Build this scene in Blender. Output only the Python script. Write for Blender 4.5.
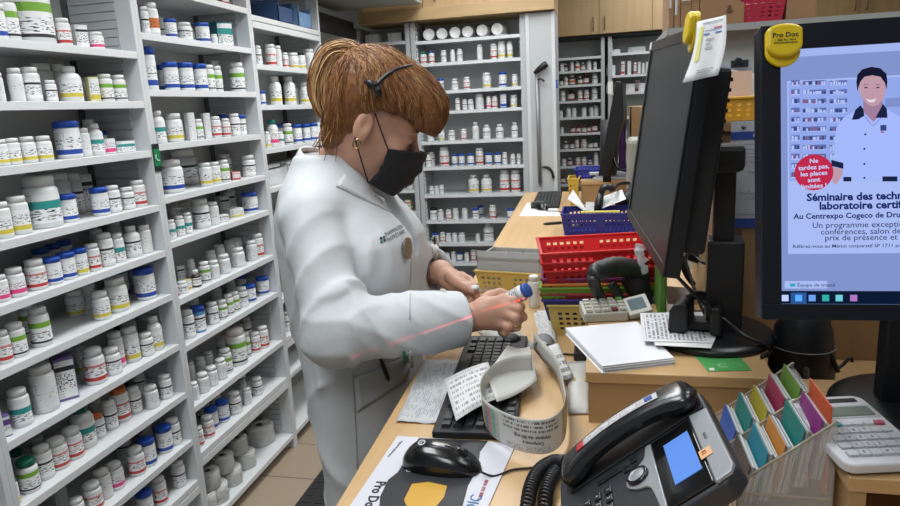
import bpy, bmesh, math, random
import numpy as np
from mathutils import Vector, Matrix
for _o in list(bpy.data.objects): bpy.data.objects.remove(_o)
random.seed(7)
C = bpy.context.scene.collection
SC = bpy.context.scene
PI = math.pi
# ------------------------------------------------------------------ camera (solved from the room's vanishing points)
F = 670.0
CAMZ = 1.55
RC = np.array([[0.975, -0.004, -0.221], [0.215, -0.217, 0.952], [-0.051, -0.976, -0.211]])
def _cam_axes():
    def ray(u, v): return np.array([u-450., v-253., F])
    y = ray(601, 100); y /= np.linalg.norm(y)
    z = -ray(613, 3353); z -= z.dot(y)*y; z /= np.linalg.norm(z)
    x = np.cross(y, z)
    return np.array([x, y, z])
RC = _cam_axes()
CP = np.array([0., 0., CAMZ])
cam_data = bpy.data.cameras.new('camera')
cam = bpy.data.objects.new('camera', cam_data); C.objects.link(cam)
cam_data.sensor_width = 36.0; cam_data.lens = F/900*36; cam_data.clip_start = 0.02; cam_data.clip_end = 60
_m = Matrix.Identity(4)
for i in range(3):
    _m[i][0] = RC[i, 0]; _m[i][1] = -RC[i, 1]; _m[i][2] = -RC[i, 2]; _m[i][3] = CP[i]
cam.matrix_world = _m
SC.camera = cam
# ------------------------------------------------------------------ world, lamps, exposure
w = bpy.data.worlds.new('world'); SC.world = w; w.use_nodes = True
w.node_tree.nodes['Background'].inputs[0].default_value = (0.80, 0.88, 1.0, 1)
w.node_tree.nodes['Background'].inputs[1].default_value = 0.30
SC.view_settings.view_transform = 'Standard'
SC.view_settings.look = 'None'
SC.view_settings.exposure = 0.0
SC.view_settings.gamma = 1.0
CEIL = 2.75
LIGHTS = [(-0.75, 1.0, 21), (0.8, 1.1, 8), (-0.75, 2.7, 20), (0.7, 3.0, 12), (-0.5, 3.6, 9), (0.5, 5.0, 15), (-0.3, -0.7, 15)]
def area(loc, sx, sy, power, col=(0.93, 0.97, 1.0)):
    l = bpy.data.lights.new('light_panel', 'AREA'); l.shape = 'RECTANGLE'; l.size = sx; l.size_y = sy
    l.energy = power; l.color = col
    o = bpy.data.objects.new('light_panel_lamp', l); C.objects.link(o); o.location = loc
    return o
for lx, ly, lp in LIGHTS:
    area((lx, ly, CEIL-0.03), 0.55, 1.15, lp)

# ------------------------------------------------------------------ measuring helpers: a point of the photo laid on a real plane of the room
def dirw(u, v): return RC @ np.array([u-450., v-253., F])
def PZ(u, v, z):
    d = dirw(u, v); t = (z-CAMZ)/d[2]; return Vector((d[0]*t, d[1]*t, z))
def PX(u, v, x):
    d = dirw(u, v); t = x/d[0]; return Vector((x, d[1]*t, CAMZ+d[2]*t))
def PY(u, v, y):
    d = dirw(u, v); t = y/d[1]; return Vector((d[0]*t, y, CAMZ+d[2]*t))
def AT(u, v, D):
    d = dirw(u, v)/F*D; return Vector((d[0], d[1], CAMZ+d[2]))
def depth(p): return float((np.array(p)-CP) @ RC[:, 2])
def line_u(u, p0, d):
    """point on the line p0 + s d whose column in the photo is u"""
    def g(P): q = np.array(P)-CP; return F*(RC[:, 0] @ q)-(u-450)*(RC[:, 2] @ q)
    a = g(p0); b = g(np.array(p0)+np.array(d)); s = -a/(b-a)
    return Vector(np.array(p0)+np.array(d)*s)
# ------------------------------------------------------------------ materials
MATS = {}
def hexc(s):
    s = s.lstrip('#'); r = [int(s[i:i+2], 16)/255 for i in (0, 2, 4)]
    return tuple((c/12.92 if c <= .04045 else ((c+.055)/1.055)**2.4) for c in r)
def mat(name, col, rough=0.5, metal=0.0, noise=0.0, nscale=20, bump=0.0, bscale=80, emit=0.0, trans=0.0, alpha=1.0, spec=0.5, stretch=(1, 1, 1), coat=0.0, sss=0.0):
    if name in MATS: return MATS[name]
    if isinstance(col, str): col = hexc(col)
    m = bpy.data.materials.new(name); m.use_nodes = True; nt = m.node_tree; b = nt.nodes['Principled BSDF']
    b.inputs['Base Color'].default_value = (*col, 1); b.inputs['Roughness'].default_value = rough; b.inputs['Metallic'].default_value = metal
    b.inputs['Specular IOR Level'].default_value = spec
    b.inputs['Coat Weight'].default_value = coat
    if sss: b.inputs['Subsurface Weight'].default_value = sss; b.inputs['Subsurface Radius'].default_value = (.02, .008, .004); b.inputs['Subsurface Scale'].default_value = .3
    if trans: b.inputs['Transmission Weight'].default_value = trans
    if alpha < 1: b.inputs['Alpha'].default_value = alpha
    if emit: b.inputs['Emission Color'].default_value = (*col, 1); b.inputs['Emission Strength'].default_value = emit
    if noise or bump:
        tc = nt.nodes.new('ShaderNodeTexCoord'); mp = nt.nodes.new('ShaderNodeMapping'); mp.inputs['Scale'].default_value = stretch
        nt.links.new(tc.outputs['Object'], mp.inputs['Vector'])
    if noise:
        n = nt.nodes.new('ShaderNodeTexNoise'); n.inputs['Scale'].default_value = nscale; n.inputs['Detail'].default_value = 4
        r = nt.nodes.new('ShaderNodeValToRGB')
        r.color_ramp.elements[0].position = .3; r.color_ramp.elements[1].position = .7
        r.color_ramp.elements[0].color = (*[max(0, c*(1-noise)) for c in col], 1); r.color_ramp.elements[1].color = (*[min(1, c*(1+noise)) for c in col], 1)
        nt.links.new(mp.outputs[0], n.inputs['Vector']); nt.links.new(n.outputs['Fac'], r.inputs[0]); nt.links.new(r.outputs[0], b.inputs['Base Color'])
    if bump:
        n = nt.nodes.new('ShaderNodeTexNoise'); n.inputs['Scale'].default_value = bscale; n.inputs['Detail'].default_value = 3
        bp = nt.nodes.new('ShaderNodeBump'); bp.inputs['Strength'].default_value = bump; bp.inputs['Distance'].default_value = .01
        nt.links.new(mp.outputs[0], n.inputs['Vector']); nt.links.new(n.outputs['Fac'], bp.inputs['Height']); nt.links.new(bp.outputs[0], b.inputs['Normal'])
    MATS[name] = m
    return m
def label_mat(name, bands, base='#e4e6e6', ink='#3a3d42', amount=.59, tv=(.30, .86), fine=True, us=9, vs=19, blotch=None):
    """printed label: colour bands over v, blotchy lettering and fine lines, all in the label's own UV"""
    if name in MATS: return MATS[name]
    m = bpy.data.materials.new(name); m.use_nodes = True; nt = m.node_tree; N = nt.nodes; L = nt.links; b = N['Principled BSDF']
    b.inputs['Roughness'].default_value = .42
    tc = N.new('ShaderNodeTexCoord'); sp = N.new('ShaderNodeSeparateXYZ'); L.new(tc.outputs['UV'], sp.inputs[0])
    def ramp(src, stops, const=True):
        r = N.new('ShaderNodeValToRGB'); r.color_ramp.interpolation = 'CONSTANT' if const else 'LINEAR'
        els = r.color_ramp.elements
        els[0].position = stops[0][0]; els[0].color = (*stops[0][1], 1)
        els[1].position = stops[1][0]; els[1].color = (*stops[1][1], 1)
        for p, c in stops[2:]:
            e = els.new(p); e.color = (*c, 1)
        L.new(src, r.inputs[0]); return r.outputs[0]
    bc = hexc(base); st = [(0, bc)]
    for v0, v1, c in bands: st += [(v0, hexc(c)), (v1, bc)]
    if len(st) < 2: st.append((1, bc))
    col = ramp(sp.outputs['Y'], st)
    oi = N.new('ShaderNodeObjectInfo')
    mp = N.new('ShaderNodeMapping'); mp.inputs['Scale'].default_value = (us, vs, 1); L.new(tc.outputs['UV'], mp.inputs[0])
    cb = N.new('ShaderNodeCombineXYZ'); mu = N.new('ShaderNodeMath'); mu.operation = 'MULTIPLY'; mu.inputs[1].default_value = 50
    L.new(oi.outputs['Random'], mu.inputs[0]); L.new(mu.outputs[0], cb.inputs[0]); L.new(cb.outputs[0], mp.inputs['Location'])
    n = N.new('ShaderNodeTexNoise'); n.inputs['Scale'].default_value = 1; n.inputs['Detail'].default_value = 2; L.new(mp.outputs[0], n.inputs['Vector'])
    W = (1, 1, 1); K = (0, 0, 0)
    tm = ramp(n.outputs['Fac'], [(0, K), (amount, W)])
    vm = ramp(sp.outputs['Y'], [(0, K), (tv[0], W), (tv[1], K)])
    mm = N.new('ShaderNodeMath'); mm.operation = 'MULTIPLY'; L.new(tm, mm.inputs[0]); L.new(vm, mm.inputs[1])
    mx = N.new('ShaderNodeMix'); mx.data_type = 'RGBA'; L.new(mm.outputs[0], mx.inputs[0]); L.new(col, mx.inputs[6]); mx.inputs[7].default_value = (*hexc(ink), 1)
    out = mx.outputs[2]
    if fine:
        mp2 = N.new('ShaderNodeMapping'); mp2.inputs['Scale'].default_value = (us*4, 1, 1); L.new(tc.outputs['UV'], mp2.inputs[0])
        n2 = N.new('ShaderNodeTexNoise'); n2.inputs['Scale'].default_value = 1; n2.inputs['Detail'].default_value = 1
        L.new(mp2.outputs[0], n2.inputs['Vector'])
        ml = N.new('ShaderNodeMath'); ml.operation = 'MULTIPLY'; ml.inputs[1].default_value = 14; L.new(sp.outputs['Y'], ml.inputs[0])
        fr = N.new('ShaderNodeMath'); fr.operation = 'FRACT'; L.new(ml.outputs[0], fr.inputs[0])
        lm = ramp(fr.outputs[0], [(0, K), (.45, W)]); nm = ramp(n2.outputs['Fac'], [(0, K), (.48, W)])
        um = ramp(sp.outputs['X'], [(0, W), (.30, K)])
        a = N.new('ShaderNodeMath'); a.operation = 'MULTIPLY'; L.new(lm, a.inputs[0]); L.new(nm, a.inputs[1])
        a2 = N.new('ShaderNodeMath'); a2.operation = 'MULTIPLY'; L.new(a.outputs[0], a2.inputs[0]); L.new(um, a2.inputs[1])
        a3 = N.new('ShaderNodeMath'); a3.operation = 'MULTIPLY'; a3.inputs[1].default_value = .6; L.new(a2.outputs[0], a3.inputs[0])
        mx2 = N.new('ShaderNodeMix'); mx2.data_type = 'RGBA'; L.new(a3.outputs[0], mx2.inputs[0]); L.new(out, mx2.inputs[6]); mx2.inputs[7].default_value = (*hexc(ink), 1)
        out = mx2.outputs[2]
    L.new(out, b.inputs['Base Color'])
    MATS[name] = m
    return m
def wood(name, c1, c2, axis=0, scale=1.0, rough=.42):
    if name in MATS: return MATS[name]
    m = bpy.data.materials.new(name); m.use_nodes = True; nt = m.node_tree; N = nt.nodes; L = nt.links; b = N['Principled BSDF']
    b.inputs['Roughness'].default_value = rough
    tc = N.new('ShaderNodeTexCoord'); mp = N.new('ShaderNodeMapping'); s = [26*scale]*3; s[axis] = 1.6*scale; mp.inputs['Scale'].default_value = s
    L.new(tc.outputs['Object'], mp.inputs[0])
    n = N.new('ShaderNodeTexNoise'); n.inputs['Scale'].default_value = 1.6; n.inputs['Detail'].default_value = 5; n.inputs['Distortion'].default_value = .6
    L.new(mp.outputs[0], n.inputs['Vector'])
    r = N.new('ShaderNodeValToRGB'); r.color_ramp.elements[0].position = .32; r.color_ramp.elements[1].position = .68
    r.color_ramp.elements[0].color = (*hexc(c1), 1); r.color_ramp.elements[1].color = (*hexc(c2), 1)
    L.new(n.outputs['Fac'], r.inputs[0]); L.new(r.outputs[0], b.inputs['Base Color'])
    MATS[name] = m
    return m
# ------------------------------------------------------------------ mesh builder
class MB:
    def __init__(s): s.v = []; s.f = []; s.mi = []; s.uv = []; s.sm = []
    def add(s, vs, fs, mi=0, smooth=False, uvs=None):
        o = len(s.v); s.v += [tuple(p) for p in vs]
        for k, f in enumerate(fs):
            s.f.append(tuple(o+i for i in f)); s.mi.append(mi); s.sm.append(smooth)
            s.uv.append(uvs[k] if uvs else None)
        return s
    def box(s, lo, hi, mi=0, M=None):
        (a, b, c), (d, e, f) = lo, hi
        vs = [Vector(p) for p in ((a, b, c), (d, b, c), (d, e, c), (a, e, c), (a, b, f), (d, b, f), (d, e, f), (a, e, f))]
        if M is not None: vs = [M @ p for p in vs]
        fs = [(0, 3, 2, 1), (4, 5, 6, 7), (0, 1, 5, 4), (1, 2, 6, 5), (2, 3, 7, 6), (3, 0, 4, 7)]
        q = [(0, 0), (1, 0), (1, 1), (0, 1)]
        return s.add(vs, fs, mi, False, [[q[0], q[3], q[2], q[1]]]+[q]*5)
    def cbox(s, c, size, mi=0, M=None):
        return s.box([c[i]-size[i]/2 for i in range(3)], [c[i]+size[i]/2 for i in range(3)], mi, M)
    def lathe(s, prof, seg=24, mi=0, M=None, smooth=True, wob=0, a0=0, a1=2*PI):
        """prof: (r, z) from bottom to top; wob: knurl"""
        full = abs(a1-a0-2*PI) < 1e-6; n = seg if full else seg+1
        vs = []; fs = []; uvs = []
        for (r, z) in prof:
            for k in range(n):
                a = a0+(a1-a0)*k/seg; rr = r*(1+(wob if k % 2 else 0))
                vs.append(Vector((rr*math.cos(a), rr*math.sin(a), z)))
        for i in range(len(prof)-1):
            for k in range(seg):
                k2 = (k+1) % n if full else k+1
                fs.append((i*n+k, i*n+k2, (i+1)*n+k2, (i+1)*n+k))
                z0, z1 = i/(len(prof)-1), (i+1)/(len(prof)-1)
                uvs.append([(k/seg, z0), ((k+1)/seg, z0), ((k+1)/seg, z1), (k/seg, z1)])
        if M is not None: vs = [M @ p for p in vs]
        return s.add(vs, fs, mi, smooth, uvs)
    def cyl(s, r, z0, z1, seg=24, mi=0, M=None, wob=0, bev=0.0):
        b = min(bev, r*.4) if bev else r*.06
        return s.lathe([(0, z0), (r-b, z0), (r, z0+b), (r, z1-b), (r-b, z1), (0, z1)], seg, mi, M, True, wob)
    def tube(s, pts, rad, seg=8, mi=0, closed=False, smooth=True, cap=True):
        pts = [Vector(p) for p in pts]; n = len(pts)
        rads = rad if isinstance(rad, (list, tuple)) else [rad]*n
        ref = None; vs = []
        for i, p in enumerate(pts):
            if closed: t = pts[(i+1) % n]-pts[i-1]
            else: t = pts[min(i+1, n-1)]-pts[max(i-1, 0)]
            if t.length < 1e-9: t = Vector((0, 0, 1))
            t.normalize()
            if ref is None:
                ref = t.orthogonal().normalized()
            ref = (ref-t*ref.dot(t))
            if ref.length < 1e-6: ref = t.orthogonal()
            ref.normalize(); bn = t.cross(ref)
            for k in range(seg):
                a = 2*PI*k/seg; vs.append(p+(ref*math.cos(a)+bn*math.sin(a))*rads[i])
        fs = []
        for i in range(n if closed else n-1):
            j = (i+1) % n
            for k in range(seg):
                k2 = (k+1) % seg; fs.append((i*seg+k, i*seg+k2, j*seg+k2, j*seg+k))
        if cap and not closed:
            fs.append(tuple(range(seg-1, -1, -1))); fs.append(tuple((n-1)*seg+k for k in range(seg)))
        return s.add(vs, fs, mi, smooth)
    def prism(s, poly, z0, z1, mi=0, M=None, smooth=False):
        n = len(poly); vs = [Vector((x, y, z0)) for x, y in poly]+[Vector((x, y, z1)) for x, y in poly]
        if M is not None: vs = [M @ p for p in vs]
        fs = [tuple(range(n-1, -1, -1)), tuple(range(n, 2*n))]+[(i, (i+1) % n, n+(i+1) % n, n+i) for i in range(n)]
        return s.add(vs, fs, mi, smooth)
    def quad(s, a, b, c, d, mi=0, t=0.0):
        """flat sheet a,b,c,d (bl, br, tr, tl) with thickness t"""
        a, b, c, d = map(Vector, (a, b, c, d)); q = [(0, 0), (1, 0), (1, 1), (0, 1)]
        if not t: return s.add([a, b, c, d], [(0, 1, 2, 3)], mi, False, [q])
        n = (b-a).cross(d-a).normalized()*t
        vs = [a, b, c, d, a-n, b-n, c-n, d-n]
        return s.add(vs, [(0, 1, 2, 3), (7, 6, 5, 4), (0, 4, 5, 1), (1, 5, 6, 2), (2, 6, 7, 3), (3, 7, 4, 0)], mi, False, [q]*6)
    def grid(s, P, mi=0, smooth=True, flip=False, holes=None):
        """P[i][j] points; UV over the grid"""
        m = len(P); n = len(P[0]); vs = [p for row in P for p in row]; fs = []; uvs = []
        for i in range(m-1):
            for j in range(n-1):
                if holes and holes(i, j): continue
                f = [i*n+j, i*n+j+1, (i+1)*n+j+1, (i+1)*n+j]; u = [(j/(n-1), i/(m-1)), ((j+1)/(n-1), i/(m-1)), ((j+1)/(n-1), (i+1)/(m-1)), (j/(n-1), (i+1)/(m-1))]
                if flip: f.reverse(); u.reverse()
                fs.append(tuple(f)); uvs.append(u)
        return s.add(vs, fs, mi, smooth, uvs)
    def mesh(s, name, mats, inv=None):
        me = bpy.data.meshes.new(name)
        vs = [inv @ Vector(p) for p in s.v] if inv is not None else s.v
        me.from_pydata([tuple(p) for p in vs], [], s.f)
        if not isinstance(mats, (list, tuple)): mats = [mats]
        for m in mats: me.materials.append(m)
        me.polygons.foreach_set('material_index', s.mi); me.polygons.foreach_set('use_smooth', s.sm)
        if any(u is not None for u in s.uv):
            ul = me.uv_layers.new(name='UVMap'); k = 0
            for fi, f in enumerate(s.f):
                u = s.uv[fi]
                for j in range(len(f)):
                    ul.data[k].uv = u[j] if u else (0, 0); k += 1
        me.update(); return me
    def build(s, name, mats, parent=None, label=None, bevel=0, world=True, solid=0, sub=0, bseg=2, origin=None):
        """geometry is given in world coordinates unless world=False (then in the parent's own)"""
        inv = None; loc = None
        if parent is not None and world: inv = MW(parent).inverted()
        if parent is None:
            if origin is None:
                a = np.array(s.v); origin = ((a[:, 0].min()+a[:, 0].max())/2, (a[:, 1].min()+a[:, 1].max())/2, a[:, 2].min())
            inv = Matrix.Translation(-Vector(origin)); loc = origin
        me = s.mesh(name, mats, inv)
        o = bpy.data.objects.new(name, me); C.objects.link(o)
        if loc is not None: o.location = loc
        if parent is not None: o.parent = parent
        if label: o['label'] = label
        if solid:
            md = o.modifiers.new('solid', 'SOLIDIFY'); md.thickness = solid; md.offset = 0
        if bevel:
            md = o.modifiers.new('bevel', 'BEVEL'); md.width = bevel; md.segments = bseg; md.limit_method = 'ANGLE'; md.angle_limit = math.radians(40)
            md.harden_normals = False
        if sub:
            md = o.modifiers.new('sub', 'SUBSURF'); md.levels = sub; md.render_levels = sub
        return o
def MW(o):
    m = o.matrix_basis.copy()
    if o.parent is not None: m = MW(o.parent) @ m
    return m
def tag(o, label, cat, group=None, kind=None):
    o['label'] = label; o['category'] = cat
    if group: o['group'] = group
    if kind: o['kind'] = kind
    return o
def thing(name, label, cat, loc=(0, 0, 0), rotz=0, group=None, M=None):
    o = bpy.data.objects.new(name, None); C.objects.link(o); o.empty_display_size = .05
    if M is not None: o.matrix_basis = M
    else: o.location = loc; o.rotation_euler = (0, 0, rotz); o.matrix_basis = Matrix.Translation(Vector(loc)) @ Matrix.Rotation(rotz, 4, 'Z')
    return tag(o, label, cat, group)
def struct(name, mb, m, label=None, **k):
    o = mb.build(name, m, **k); o['kind'] = 'structure'
    if label: o['label'] = label
    return o
def basis(origin, x, y, z=None):
    x = Vector(x).normalized(); z = Vector(z) if z is not None else x.cross(Vector(y))
    z = z.normalized(); y = z.cross(x).normalized()
    return Matrix(((x[0], y[0], z[0], origin[0]), (x[1], y[1], z[1], origin[1]), (x[2], y[2], z[2], origin[2]), (0, 0, 0, 1)))
def text(body, size, M, m, parent=None, name='lettering', align='LEFT', bold=0.0, ext=.0002, spacing=1.0, sx=1.0, label=None):
    cu = bpy.data.curves.new(name, 'FONT'); cu.body = body; cu.size = size; cu.align_x = align; cu.extrude = ext; cu.offset = bold*size; cu.space_character = spacing
    cu.resolution_u = 2
    t = bpy.data.objects.new('tmp', cu); C.objects.link(t)
    dg = bpy.context.evaluated_depsgraph_get(); dg.update()
    me = bpy.data.meshes.new_from_object(t.evaluated_get(dg)); bpy.data.objects.remove(t); bpy.data.curves.remove(cu)
    me.materials.clear(); me.materials.append(m)
    M = M @ Matrix.Scale(sx, 4, (1, 0, 0))
    if parent is not None: me.transform(MW(parent).inverted() @ M)
    else: me.transform(M)
    o = bpy.data.objects.new(name, me); C.objects.link(o)
    if parent is not None: o.parent = parent
    if label: o['label'] = label
    return o
def catmull(pts, n=8, closed=False):
    P = [Vector(p) for p in pts]; out = []; m = len(P)
    for i in range(m if closed else m-1):
        if closed: p0, p1, p2, p3 = P[i-1], P[i], P[(i+1) % m], P[(i+2) % m]
        else: p0, p1, p2, p3 = P[max(i-1, 0)], P[i], P[i+1], P[min(i+2, m-1)]
        for k in range(n):
            t = k/n
            out.append(.5*((2*p1)+(-p0+p2)*t+(2*p0-5*p1+4*p2-p3)*t*t+(-p0+3*p1-3*p2+p3)*t**3))
    if not closed: out.append(P[-1])
    return out
# ================================================================== the room
M_floor = None
def tile_mat():
    m = bpy.data.materials.new('floor_tiles'); m.use_nodes = True; N = m.node_tree.nodes; L = m.node_tree.links; b = N['Principled BSDF']
    tc = N.new('ShaderNodeTexCoord'); mp = N.new('ShaderNodeMapping'); mp.inputs['Location'].default_value = (.04, -.08, 0); L.new(tc.outputs['Object'], mp.inputs[0])
    br = N.new('ShaderNodeTexBrick'); br.offset = 0; br.inputs['Scale'].default_value = 1; br.inputs['Brick Width'].default_value = .295; br.inputs['Row Height'].default_value = .295
    br.inputs['Mortar Size'].default_value = .003; br.inputs['Color1'].default_value = (*hexc('#a2937f'), 1); br.inputs['Color2'].default_value = (*hexc('#9c8d79'), 1); br.inputs['Mortar'].default_value = (*hexc('#5b4f44'), 1)
    L.new(mp.outputs[0], br.inputs['Vector']); L.new(br.outputs['Color'], b.inputs['Base Color']); b.inputs['Roughness'].default_value = .35
    return m
mb = MB(); mb.box((-2.4, -2.2, -.05), (3.2, 8.2, 0)); struct('floor', mb, tile_mat(), 'beige square tile floor of the dispensary', origin=(0, 0, 0))
m_wall = mat('wall_paint', '#9a9b96', .8, noise=.03, nscale=6)
m_ceil = mat('ceiling_paint', '#b9b9b4', .9, noise=.03)
mb = MB(); mb.box((-2.4, -2.2, CEIL), (3.2, 8.2, CEIL+.05)); struct('ceiling', mb, m_ceil)
mb = MB(); mb.box((-2.05, -2.2, 0), (-1.97, 8.2, CEIL)); struct('wall_left', mb, m_wall)
mb = MB(); mb.box((-2.05, 6.35, 0), (3.2, 6.43, CEIL)); struct('wall_back', mb, m_wall)
mb = MB(); mb.box((3.0, -2.2, 0), (3.08, 8.2, CEIL)); struct('wall_right', mb, m_wall)
for lx, ly, lp in LIGHTS:
    t = thing('ceiling_light', 'flat white ceiling light panel above the room', 'ceiling light', (lx, ly, CEIL), group='ceiling light panels')
    t['label'] = 'flat white fluorescent ceiling panel lighting the dispensary'
    fr = MB(); fr.box((-.31, -.61, -.02), (.31, -.58, 0)).box((-.31, .58, -.02), (.31, .61, 0)).box((-.31, -.58, -.02), (-.28, .58, 0)).box((.28, -.58, -.02), (.31, .58, 0))
    fr.build('frame', mat('light_frame', '#d8d8d8', .5), t, world=False)
    d = MB(); d.box((-.28, -.58, -.012), (.28, .58, -.004)); d.build('diffuser', mat('light_diffuser', (1, 1, 1), .5, emit=2.5), t, world=False)
# ------------------------------------------------------------------ shelving
m_steel = mat('white_shelf_steel', '#c8ccce', .42, noise=.025, nscale=5)
m_lip = mat('shelf_edge_steel', '#d2d5d6', .38)
m_backp = mat('shelf_back_panel', '#c2c6c6', .6, noise=.04, nscale=4)
m_slot = mat('slotted_side_steel', '#b4b8b9', .5)
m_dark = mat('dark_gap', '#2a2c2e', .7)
def left_bay(label, y0, y1, zs, top, depth=.25, lip=.022, base_z=None):
    """bay of the run along the left wall; front plane X0, opening from y0 to y1"""
    t = thing('shelving_unit', label, 'shelving unit', (X0-depth/2, (y0+y1)/2, 0))
    e = (.743-(y1-y0))/2
    for s, (a, b) in enumerate(((y0-e, y0), (y1, y1+e))):
        mb = MB(); mb.box((X0-depth, a, 0), (X0, b, top)); mb.build('upright', m_steel, t, bevel=.0015)
    mb = MB(); mb.box((X0-depth-.006, y0-e, 0), (X0-depth, y1+e, top)); mb.build('back_panel', m_backp, t)
    for z in zs:
        mb = MB(); mb.box((X0-depth, y0, z-.012), (X0-.002, y1, z)); mb.box((X0-.012, y0, z-lip), (X0-.0005, y1, z+.0002)); mb.build('shelf', m_lip, t, bevel=.001)
    # slotted inner side: flat slats with dark slots between, at the far side of the opening
    zz = sorted(zs)
    sl = MB(); z = zz[0]+.02
    while z < top-.03:
        sl.box((X0-depth+.03, y1-.007, z), (X0-.055, y1, z+.0235)); z += .0262
    sl.build('slotted_side', m_slot, t)
    mb = MB(); mb.box((X0-depth+.0, y1-.004, zz[0]), (X0-depth+.022, y1, top-.01)); mb.build('corner_strip', mat('corner_grey', '#5c6062', .6), t)
    return t
X0 = -1.435
def off_z(lst): return lst
Z1 = [1.775, 1.622, 1.465, 1.286, 1.131, .978, .797, .616, .435, .276, .075]
Z2 = [1.998, 1.838, 1.659, 1.482, 1.305, 1.151, .947, .775, .543, .361, .074]
Z3 = [1.978, 1.776, 1.604, 1.415, 1.242, 1.072, .90, .73, .543, .361, .074]
left_bay('white steel shelving bay of pill bottles nearest the camera', 1.241, 1.949, Z1, 2.25)
left_bay('white steel shelving bay, middle of the left run, behind the woman', 1.949+.035, 2.692, Z2, 2.25)
left_bay('white steel shelving bay at the far end of the left run', 2.692+.035, 3.435, Z3, 2.25)
left_bay('white steel shelving bay left of the nearest full bay, mostly cut off', 1.241-.743, 1.241-.035, Z1[2:], 2.25)
# second lip under some shelves (fixed deck edge)
def deck_edge(y0, y1, z, lab):
    mb = MB(); mb.box((X0-.02, y0, z-.052), (X0+.001, y1, z-.026)); o = mb.build('deck_rail', m_lip); o['kind'] = 'structure'; o.name = 'trim_%d' % DE[0]; DE[0] += 1
DE = [1]
deck_edge(1.241, 1.949, .276, ''); deck_edge(1.984, 2.692, .361, ''); deck_edge(2.727, 3.435, .543, ''); deck_edge(2.727, 3.435, 1.978, '')

# ------------------------------------------------------------------ bottles
COLS = {'y': '#c9b944', 'p': '#d6457f', 'r': '#b8483f', 'k': '#26282c', 'g': '#76a83a', 'b': '#23479c', 't': '#2d8f8a', 'n': '#dfe1e1', 'o': '#c56a2b', 'v': '#6a4a93'}
LNAME = {'y': 'yellow-banded', 'p': 'pink-marked', 'r': 'red-banded', 'k': 'black-printed', 'g': 'green-topped-label', 'b': 'blue-banded', 't': 'teal-labelled', 'n': 'plain', 'o': 'orange-labelled', 'v': 'purple-labelled'}
def lab_of(c):
    C_ = COLS[c]
    if c == 'n': return label_mat('label_plain', [], amount=.64, base='#d6d8d8')
    if c == 'k': return label_mat('label_black_print', [(.72, .84, '#26282c')], amount=.56, tv=(.2, .66))
    if c == 'g': return label_mat('label_green', [(.0, .10, '#2a2d30'), (.74, .999, C_)], amount=.57, tv=(.15, .6))
    if c == 'p': return label_mat('label_pink', [(.06, .34, C_)], amount=.56, ink='#7d2338', tv=(.4, .8))
    if c == 'r': return label_mat('label_red', [(.02, .22, '#b33a35'), (.74, .86, '#c97a72')], amount=.56, ink='#5c2320', tv=(.3, .74))
    if c == 'b': return label_mat('label_blue', [(.04, .26, C_)], amount=.585, ink='#33415e', tv=(.34, .8))
    if c == 'y': return label_mat('label_yellow', [(.03, .26, C_)], amount=.57, tv=(.32, .8))
    if c == 't': return label_mat('label_teal', [(.5, .78, C_)], amount=.56, tv=(.1, .5))
    if c == 'o': return label_mat('label_orange', [(.25, .8, C_)], amount=.58, tv=(.3, .7))
    return label_mat('label_violet', [(.55, .85, C_)], amount=.56)
m_plas = mat('white_bottle_plastic', '#d7dad9', .38, spec=.4)
m_plas2 = mat('grey_white_bottle_plastic', '#c6cac9', .38)
m_cap = {'w': mat('white_cap', '#dcdedd', .45), 'b': mat('blue_cap', '#1b4cab', .35), 'g': mat('green_cap', '#0f6a52', .4), 'o': mat('orange_cap', '#c8682a', .4),
         'k': mat('black_cap', '#1d1e20', .4), 'r': mat('red_cap', '#8e3030', .4), 't': mat('teal_cap', '#1f8f86', .4), 'y': mat('yellow_cap', '#c9b944', .4)}
m_amber = mat('dark_bottle_plastic', '#30211d', .3); m_bluep = mat('pale_blue_bottle_plastic', '#4a8fc0', .35)
CAPN = {'w': 'white cap', 'b': 'blue cap', 'g': 'green cap', 'o': 'orange cap', 'k': 'black cap', 'r': 'red cap', 't': 'teal cap', 'y': 'yellow cap'}
ORD = ['first', 'second', 'third', 'fourth', 'fifth', 'sixth', 'seventh', 'eighth', 'ninth', 'tenth', 'eleventh', 'twelfth', 'thirteenth', 'fourteenth', 'fifteenth', 'sixteenth', 'seventeenth', 'eighteenth', 'nineteenth', 'twentieth', 'twenty-first', 'twenty-second', 'twenty-third', 'twenty-fourth', 'twenty-fifth']
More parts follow.
